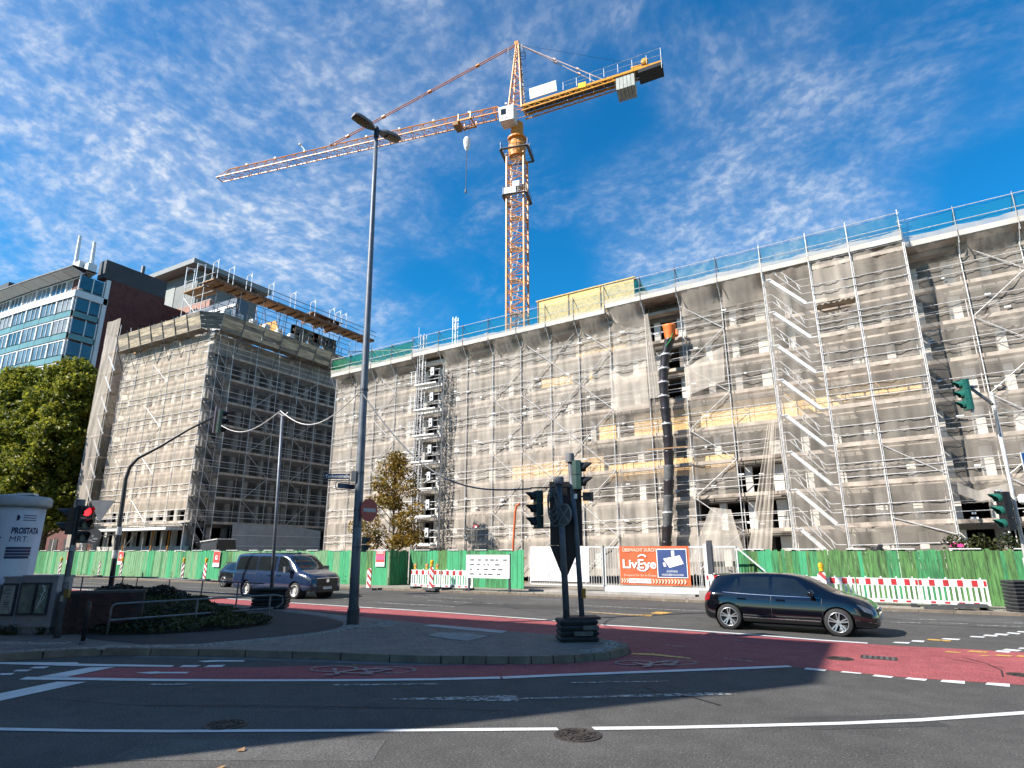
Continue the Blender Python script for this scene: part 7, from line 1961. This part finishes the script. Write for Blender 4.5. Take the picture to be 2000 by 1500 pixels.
# ------------------------------------------------------------------ black hatchback
def hatchback(lab, loc, rz, full=True, paint=None):
    t = thing('hatchback' if full else 'dark_car', lab, 'car', loc, rz)
    paint = paint or car_paint('paint_black', (.003,.003,.005), .10)
    st = [(-2.02,.62,.38,.62,.68,.42),(-2.0,.72,.32,.74,.80,.48),(-1.95,.80,.27,.84,.92,.52),(-1.88,.85,.24,.91,1.08,.52),(-1.79,.875,.22,.945,1.235,.52),(-1.68,.89,.205,.95,1.345,.525),(-1.52,.895,.20,.945,1.392,.54),(-1.2,.898,.19,.925,1.428,.57),(-.6,.90,.18,.90,1.455,.59),(0,.90,.18,.885,1.450,.59),(.4,.90,.18,.88,1.405,.58),(.72,.90,.18,.875,1.295,.585),(1.0,.898,.18,.87,1.15,.62),(1.22,.896,.18,.86,1.035,.68),(1.34,.894,.18,.85,.99,.70),(1.6,.885,.19,.80,.935,.69),(1.85,.855,.195,.72,.86,.66),(2.0,.80,.205,.65,.785,.60),(2.10,.73,.225,.58,.70,.52),(2.16,.62,.26,.52,.61,.42),(2.19,.50,.32,.46,.52,.32)]
    b = Body(st); me = cut_arches(b.mesh(84), [(-1.315,.325),(1.315,.325)], .37, .96)
    me.materials.clear(); me.materials.append(paint); shade(me, 40)
    body = put('body', me, t, True)
    for x in (-1.315,1.315):
        for s in (-1,1): MB().lathe([(.01,s*.50),(.365,s*.50),(.365,s*.86)], 30, (x,0,.325), 'Y', cap=False).build('wheel_well', M['black'], body, local=True)
    for x in (-1.315,1.315):
        for s in (-1,1): wheel(t, x, s*.785, .325, .325, s, 'spoke')
    for s in (-1,1):
        b.patch('side_window', lambda u: -.16, lambda u: .93-.56*u, 8.35, 13.6, glass_d, body, s)
        b.patch('side_window', lambda u: -1.0, lambda u: -.25, 8.35, 13.6, glass_d, body, s)
        b.patch('side_window', lambda u: -1.26+.14*u, lambda u: -1.05, 9.0, 12.8, glass_d, body, s, nx=6)
        mr = MB(); mr.lathe([(.02,-.10),(.075,-.06),(.085,.02),(.06,.09),(.02,.11)], 12, (.78,s*1.0,.99), 'Y'); q = mr.build('mirror', paint, t, local=True, smooth=True); MB().box((.78,s*.92,.93), (.08,.12,.04)).build('mirror_foot', trim, q, local=True)
        for x in (-.95,.02): MB().box((x, s*.905, .80), (.22,.035,.035)).build('door_handle', paint, body, local=True)
        b.patch('headlamp', lambda u: 1.90-.16*u, lambda u: 2.08-.02*u, 6.0, 8.3, lampc, body, s, .005, 8, 4)
        b.patch('tail_lamp', lambda u: -1.97, lambda u: -1.76-.05*(1-u), 5.6, 7.9, lampr, body, s, .006, 8, 4)
        b.patch('sill_strip', -.95, .90, 2.1, 2.9, trim, body, s, .008)
        b.patch('sill_line', -.95, .92, 2.9, 3.05, chrome, body, s, .009)
        b.patch('door_gap', -.215, -.205, 3.2, 8.3, M['black'], body, s, .003, 1, 12); b.patch('door_gap', .985, .995, 3.2, 8.0, M['black'], body, s, .003, 1, 12)
        b.patch('window_line', -1.45, .95, 8.05, 8.25, chrome, body, s, .006, 30, 1)
    b.topband('windscreen', .46, 1.24, 15.15, glass_d, body, .006, 12, 15.3); b.topband('rear_window', -1.84, -1.62, 15.3, glass_d, body, .006, 8)
    mb = MB(); mb.box((2.155,0,.60), (.05,.92,.07)); mb.box((2.12,0,.36), (.10,1.1,.14)); mb.build('grille', trim, body, local=True)
    MB().box((2.19,0,.43), (.02,.5,.11)).build('number_plate', plate_m, body, local=True)
    MB().lathe([(.05,0),(.05,.015)], 16, (2.185,0,.62), 'X').build('badge', chrome, body, local=True)
    MB().box((-2.01,0,.62), (.02,.5,.11)).build('number_plate', plate_m, body, local=True)
    MB().box((-1.66,0,1.385), (.26,.96,.03), ry=-.12).build('roof_spoiler', paint, body, local=True)
    MB().beam((-1.35,0,1.45), (-1.45,0,1.50), .03, .03).build('aerial', trim, body, local=True)
    return t
hatchback('black hatchback with silver spoked wheels driving past the gate', (-2.28, 18.80, 0), R(-4.0))
# ------------------------------------------------------------------ blue van
def van():
    t = thing('van', 'dark blue passenger van driving past the left hoarding', 'van', (-24.2, 20.70, 0), R(-1.0))
    paint = car_paint('paint_blue', (.016,.034,.085), .18)
    st = [(-2.72,.86,.42,1.12,1.70,.74),(-2.70,.93,.36,1.15,1.82,.78),(-2.64,.975,.33,1.16,1.90,.80),(-2.4,.99,.30,1.16,1.945,.82),(-1.2,1.0,.28,1.15,1.965,.83),(0,1.0,.28,1.13,1.965,.83),(.55,1.0,.28,1.12,1.945,.825),(.95,1.0,.28,1.11,1.85,.80),(1.3,.998,.28,1.10,1.62,.79),(1.62,.995,.28,1.09,1.36,.80),(1.85,.99,.28,1.08,1.205,.82),(2.1,.97,.29,1.04,1.135,.82),(2.4,.94,.31,.96,1.06,.78),(2.58,.89,.33,.86,.96,.70),(2.68,.80,.36,.74,.84,.62),(2.73,.68,.40,.62,.70,.52)]
    b = Body(st); AX = ((-1.62,.34),(1.72,.34))
    me = cut_arches(b.mesh(90), AX, .41, 1.08); me.materials.clear(); me.materials.append(paint); shade(me, 40)
    body = put('body', me, t, True)
    for x, _z in AX:
        for s in (-1,1): MB().lathe([(.01,s*.6),(.405,s*.6),(.405,s*.96)], 30, (x,0,.34), 'Y', cap=False).build('wheel_well', M['black'], body, local=True)
    for x, _z in AX:
        for s in (-1,1): wheel(t, x, s*.86, .34, .34, s, 'cap')
    for s in (-1,1):
        b.patch('side_window', lambda u: -2.52+.10*u, lambda u: -1.05, 8.5, 13.5, glass_d, body, s)
        b.patch('side_window', lambda u: -.98, lambda u: .28, 8.5, 13.5, glass_d, body, s)
        b.patch('side_window', lambda u: .48, lambda u: 1.52-.62*u, 8.3, 13.6, glass_d, body, s)
        q = MB().box((1.32,s*1.17,1.24), (.14,.20,.26)).build('mirror', M['galv_dark'], t, local=True); MB().box((1.34,s*1.04,1.14), (.10,.16,.06)).build('mirror_foot', trim, q, local=True)
        for x in (-.05,.62): MB().box((x, s*1.003, .98), (.24,.03,.05)).build('door_handle', paint, body, local=True)
        b.patch('headlamp', lambda u: 2.22+.08*u, lambda u: 2.60, 6.2, 8.6, lampc, body, s, .006, 8, 3)
        b.patch('tail_lamp', -2.715, -2.66, 6.0, 10.5, lampr, body, s, .006, 4, 8)
        b.patch('door_rail', -2.5, -.98, 6.4, 6.55, M['black'], body, s, .004, 12, 1)
        for x in (-1.02,.36,1.42): b.patch('door_gap', x, x+.012, 3.0, 8.3, M['black'], body, s, .003, 1, 12)
        b.patch('sill_strip', -1.15, 1.25, 1.8, 2.6, trim, body, s, .008)
        MB().box((2.56,s*.72,.52), (.14,.14,.10)).build('fog_lamp', trim, body, local=True)
    b.topband('windscreen', 1.00, 1.80, 15.1, glass_d, body, .006, 12, 15.2)
    mb = MB(); mb.box((2.69,0,.70), (.08,1.22,.30)); mb.box((2.71,0,.46), (.08,1.1,.16)); mb.build('grille', trim, body, local=True)
    MB().box((2.70,0,.875), (.05,1.25,.018)).build('chrome_strip', chrome, body, local=True)
    MB().lathe([(.085,0),(.085,.02)], 18, (2.725,0,.76), 'X').build('badge', chrome, body, local=True)
    MB().box((2.755,0,.46), (.02,.5,.11)).build('number_plate', plate_m, body, local=True)
    MB().box((2.62,0,.36), (.20,1.5,.14)).build('bumper', trim, body, local=True)
    MB().box((.75,0,1.965), (.16,.07,.05)).build('aerial', paint, body, local=True)
    MB().add([(1.70,-.55,1.28),(1.70,-.1,1.28),(1.86,-.1,1.21),(1.86,-.55,1.21)], [(0,1,2,3)])
    return t
van()
hatchback('dark car mostly hidden behind the rear of the blue van', (-32.3, 25.0, 0), R(0), False, car_paint('paint_dark', (.010,.014,.016), .2))
# ================================================================== plants
def leafmat(name, a, b, trans=.35):
    m = bpy.data.materials.new(name); m.use_nodes = True
    nt = m.node_tree; N, L = nt.nodes, nt.links; N.clear()
    out = N.new('ShaderNodeOutputMaterial'); g = N.new('ShaderNodeNewGeometry')
    n = N.new('ShaderNodeTexNoise'); n.inputs['Scale'].default_value = 1.1; n.inputs['Detail'].default_value = 3; L.new(g.outputs['Position'], n.inputs['Vector'])
    ad = N.new('ShaderNodeMath'); ad.operation = 'ADD'; ad.use_clamp = True
    ml = N.new('ShaderNodeMath'); ml.operation = 'MULTIPLY_ADD'; L.new(g.outputs['Random Per Island'], ml.inputs[0]); ml.inputs[1].default_value = .8; ml.inputs[2].default_value = -.4
    mr = N.new('ShaderNodeMapRange'); L.new(n.outputs['Fac'], mr.inputs[0]); mr.inputs[1].default_value = .35; mr.inputs[2].default_value = .65
    L.new(mr.outputs[0], ad.inputs[0]); L.new(ml.outputs[0], ad.inputs[1])
    mx = N.new('ShaderNodeMix'); mx.data_type = 'RGBA'; mx.inputs['A'].default_value = (*a, 1); mx.inputs['B'].default_value = (*b, 1); L.new(ad.outputs[0], mx.inputs['Factor'])
    d = N.new('ShaderNodeBsdfPrincipled'); d.inputs['Roughness'].default_value = .5; d.inputs['Specular IOR Level'].default_value = .35; L.new(mx.outputs['Result'], d.inputs['Base Color'])
    t = N.new('ShaderNodeBsdfTranslucent'); L.new(mx.outputs['Result'], t.inputs['Color'])
    ms = N.new('ShaderNodeMixShader'); ms.inputs[0].default_value = trans; L.new(d.outputs[0], ms.inputs[1]); L.new(t.outputs[0], ms.inputs[2]); L.new(ms.outputs[0], out.inputs['Surface'])
    MATS[name] = m; return m
nr = np.random.default_rng(11)
def leaf_mesh(name, P, size, m, up=.35, aspect=.6):
    """one folded four-cornered leaf at every point"""
    n = len(P); d = nr.normal(size=(n,3)); d[:,2] -= .3; d /= np.linalg.norm(d,axis=1)[:,None]
    nn = nr.normal(size=(n,3)); nn[:,2] += up*3; s = np.cross(d,nn); s /= np.linalg.norm(s,axis=1)[:,None]+1e-9
    nz = np.cross(s,d); L_ = size*nr.uniform(.6,1.25,n)[:,None]; w = L_*aspect*.5
    a = P-d*L_*.5; b = P+s*w+nz*w*.35; c = P+d*L_*.5; e = P-s*w+nz*w*.35
    V_ = np.stack([a,b,c,e],1).reshape(-1,3)
    me = bpy.data.meshes.new(name); me.vertices.add(4*n); me.vertices.foreach_set('co', V_.ravel().astype('f'))
    me.loops.add(4*n); me.loops.foreach_set('vertex_index', np.arange(4*n, dtype='i'))
    me.polygons.add(n); me.polygons.foreach_set('loop_start', np.arange(0,4*n,4, dtype='i')); me.polygons.foreach_set('loop_total', np.full(n,4,'i'))
    me.materials.append(m); me.update(calc_edges=True); me.validate(); return me
def clumps(centres, per, spread):
    out = []
    for (c, r_), k in zip(centres, per):
        q = nr.normal(size=(k,3)); q /= np.linalg.norm(q,axis=1)[:,None]; rad = nr.uniform(.35,1.0,k)**.5
        out.append(np.array(c)+q*rad[:,None]*np.array(r_)*spread)
    return np.concatenate(out)
bark = mat('bark', (.22,.19,.14), .9, 0, .35, 5, .6, 14)
bark_y = mat('bark_young', (.13,.11,.085), .9, 0, .3, 6, .4, 20)
# large plane tree at the left
def big_tree(lab, u, v, h, rx, ry, n_cl, per, size, seed, lm, trunk_r=.42, z_lo=.22):
    t = thing('plane_tree', lab, 'tree', (u, v, 0)); rr_ = random.Random(seed)
    tr = MB(); tr.path([(u,v,0),(u+.1,v,h*.16),(u-.1,v+.1,h*.34),(u+.1,v,h*.55),(u,v,h*.8)], [trunk_r,trunk_r*.8,trunk_r*.66,trunk_r*.4,.08], 10)
    cen = []
    for k in range(n_cl):
        f = rr_.random(); z = h*(z_lo+(.985-z_lo)*f); prof = math.sin(math.pi*min(1,max(0,(f*.86+.14)))**.75)**.6
        a = rr_.uniform(0,2*math.pi); rad = math.sqrt(rr_.uniform(.15,1))*prof
        c = (u+rx*rad*math.cos(a), v+ry*rad*math.sin(a), z); s = rr_.uniform(.7,1.5)
        cen.append((c, (s,s,s*.75)))
        if k % 5 == 0: tr.path([(u,v,h*(.15+.5*f)), (u+(c[0]-u)*.5, v+(c[1]-v)*.5, h*(.2+.55*f)), c], [.14,.08,.03], 6)
    tr.build('trunk', bark, t, smooth=True)
    P = clumps(cen, [int(per*rr_.uniform(.6,1.4)) for _ in cen], 1.0)
    put('crown', leaf_mesh('crown', P, size, lm), t)
    return t
lm1 = leafmat('leaf_plane', (.080,.105,.012), (.30,.29,.034), .5)
big_tree('large leafy plane tree in front of the glass hotel at the left edge', -70.6, 30.2, 21.3, 6.2, 5.2, 420, 230, .42, 3, lm1)
big_tree('second plane tree crowding in at the left picture edge', -77.6, 28.6, 21.2, 6.3, 5.2, 340, 200, .45, 8, lm1, .38)
# young autumn tree
lm2 = leafmat('leaf_autumn', (.12,.095,.013), (.34,.20,.03), .4)
yt_ = thing('young_tree', 'young autumn tree with thin yellow brown leaves behind the hoarding', 'tree', (-27.6, 32.0, 0))
tr = MB(); ru = random.Random(5); cen = []; per = []
tr.path([(-27.6,32,0),(-27.55,32,2.2),(-27.65,32.05,4.5),(-27.75,32,7.2),(-27.8,32,8.6)], [.10,.085,.06,.03,.008], 8)
for k in range(84):
    f = ru.random()**1.15; z = 2.3+6.1*f; a = ru.uniform(0,6.28); r_ = (2.6*(1-f)**.75+.25)*ru.uniform(.25,1)
    if .35 < f < .8 and ru.random() < .25: continue
    c = (-27.65+r_*math.cos(a), 32+r_*math.sin(a), z+.2*r_)
    tr.path([(-27.6,32,max(1.9,z-.5*r_-.3)), (-27.62+.55*r_*math.cos(a),32+.55*r_*math.sin(a),z-.15), c, (c[0]+.15*math.cos(a), c[1], c[2]+.5)], [.028,.018,.010,.004], 5)
    cen.append((c, (.5,.5,.42))); per.append(int(ru.uniform(70,190)*(1.35-f*1.05)))
tr.build('trunk', bark_y, yt_, smooth=True)
put('crown', leaf_mesh('crown', clumps(cen, per, 1.15), .19, lm2, .2), yt_)
# planted bed: low evergreen ground cover on a mound
lm3 = leafmat('leaf_bed', (.016,.022,.006), (.070,.075,.020), .2)
lm4 = leafmat('leaf_bed_brown', (.018,.016,.010), (.055,.050,.026), .2)
bed = [(-16.95,8.3),(-16.0,8.45),(-14.95,9.1),(-14.5,10.0),(-14.22,10.94),(-14.35,11.69),(-14.9,12.3),(-16.2,12.55),(-18.4,12.95),(-20.5,12.9),(-22.5,12.5),(-24,11.5),(-21.5,9.8),(-19,8.8)]
def inside(p, poly):
    c = False; n = len(poly)
    for i in range(n):
        a, b = poly[i], poly[(i+1) % n]
        if (a[1] > p[1]) != (b[1] > p[1]) and p[0] < (b[0]-a[0])*(p[1]-a[1])/(b[1]-a[1])+a[0]: c = not c
    return c
def edge_d(p, poly):
    best = 9.
    for i in range(len(poly)):
        a = np.array(poly[i]); b = np.array(poly[(i+1) % len(poly)]); d = b-a; t = np.clip(np.dot(np.array(p)-a,d)/np.dot(d,d),0,1); best = min(best, float(np.hypot(*(np.array(p)-a-d*t))))
    return best
soil = struct(MB().prism(bed, G0-.02, G0+.05).build('planting_bed', mat('soil', (.022,.016,.011), .95, 0, .3, 5, .5, 20)))
def bed_h(p):
    e = edge_d(p, bed); hh = .08+.36*min(1,e/1.5)+.06*math.sin(p[0]*2.3)*math.sin(p[1]*2.9)+.05*math.sin(p[0]*6+p[1]*5)
    hh += .36*min(1,max(0,(-17.6-p[0])/1.2))
    return hh
mound = MB(); gx = np.arange(-27.4,-14.1,.3); gy = np.arange(8.2,15.7,.3)
mound.grid([[(x, y, G0+(bed_h((x,y))-.10 if inside((x,y), bed) else -.05)) for x in gx] for y in gy])
mo = mound.build('mound', M['soil'], soil, smooth=True)
pts, pts2 = [], []
while len(pts)+len(pts2) < 36000:
    p = (rnd.uniform(-27.5,-14.2) if rnd.random() < .45 else rnd.uniform(-19.5,-14.2), rnd.uniform(8.3,15.6))
    if not inside(p, bed): continue
    z = G0+.02+bed_h(p)*(1-rnd.random()**2.5*.5)
    (pts2 if p[0] < -18.2 else pts).append((p[0]+rnd.gauss(0,.06), p[1]+rnd.gauss(0,.06), z))
o = put('ground_cover', leaf_mesh('ground_cover', np.array(pts), .095, lm3, .5, .40)); o['kind'] = 'stuff'
hb_ = put('hedge', leaf_mesh('hedge', np.array(pts2), .13, lm4, .4, .5)); o = hb_; o['kind'] = 'stuff'
# weeds at the foot of the cabinets
wd = []
for (x, y, n_) in ((-12.05,15.35,120),(-11.75,15.3,150),(-11.1,15.35,120),(-12.6,15.25,60)):
    c = W(x, y)
    for k in range(n_): wd.append((c[0]+rnd.gauss(0,.10), c[1]+rnd.gauss(0,.06), G0+abs(rnd.gauss(0,.09))))
o = put('weeds', leaf_mesh('weeds', np.array(wd), .09, lm3, .1, .25)); o['kind'] = 'stuff'
wd = []
for x in (-60,-57.5,-52,-50,-46.5,-38,-30,-28.5,-27.6):
    for k in range(30): wd.append((x+rnd.gauss(0,.12), 28.85+rnd.gauss(0,.06), .08+abs(rnd.gauss(0,.25))))
o = put('weeds', leaf_mesh('weeds', np.array(wd), .12, leafmat('leaf_weed', (.05,.07,.02), (.20,.15,.04)), .1, .3)); o['kind'] = 'stuff'
# climber hanging over the hoarding at the right
cl_ = thing('climber', 'green climbing shrub spilling over the hoarding at the right edge', 'shrub', (4.3, 30.2, 0))
tr = MB()
for k in range(9): 
    x = 2.6+.42*k; tr.path([(4.2,30.5,0), (4.0+(x-4)*.5,30.4,1.6), (x,30.1,2.2+.25*math.sin(k*1.7)), (x-.1,29.6,2.1-.2*(k % 3))], [.03,.02,.012,.006], 5)
tr.build('stems', bark_y, cl_)
cen = [((2.5+.09*k, 30.0+.15*math.sin(k), 2.25+.22*math.sin(k*.7)+.05*math.sin(k*2.9)), (.30,.28,.24)) for k in range(46)]
put('crown', leaf_mesh('crown', clumps(cen, [34]*46, 1.0), .13, leafmat('leaf_climber', (.018,.032,.008), (.085,.085,.025)), .3), cl_)
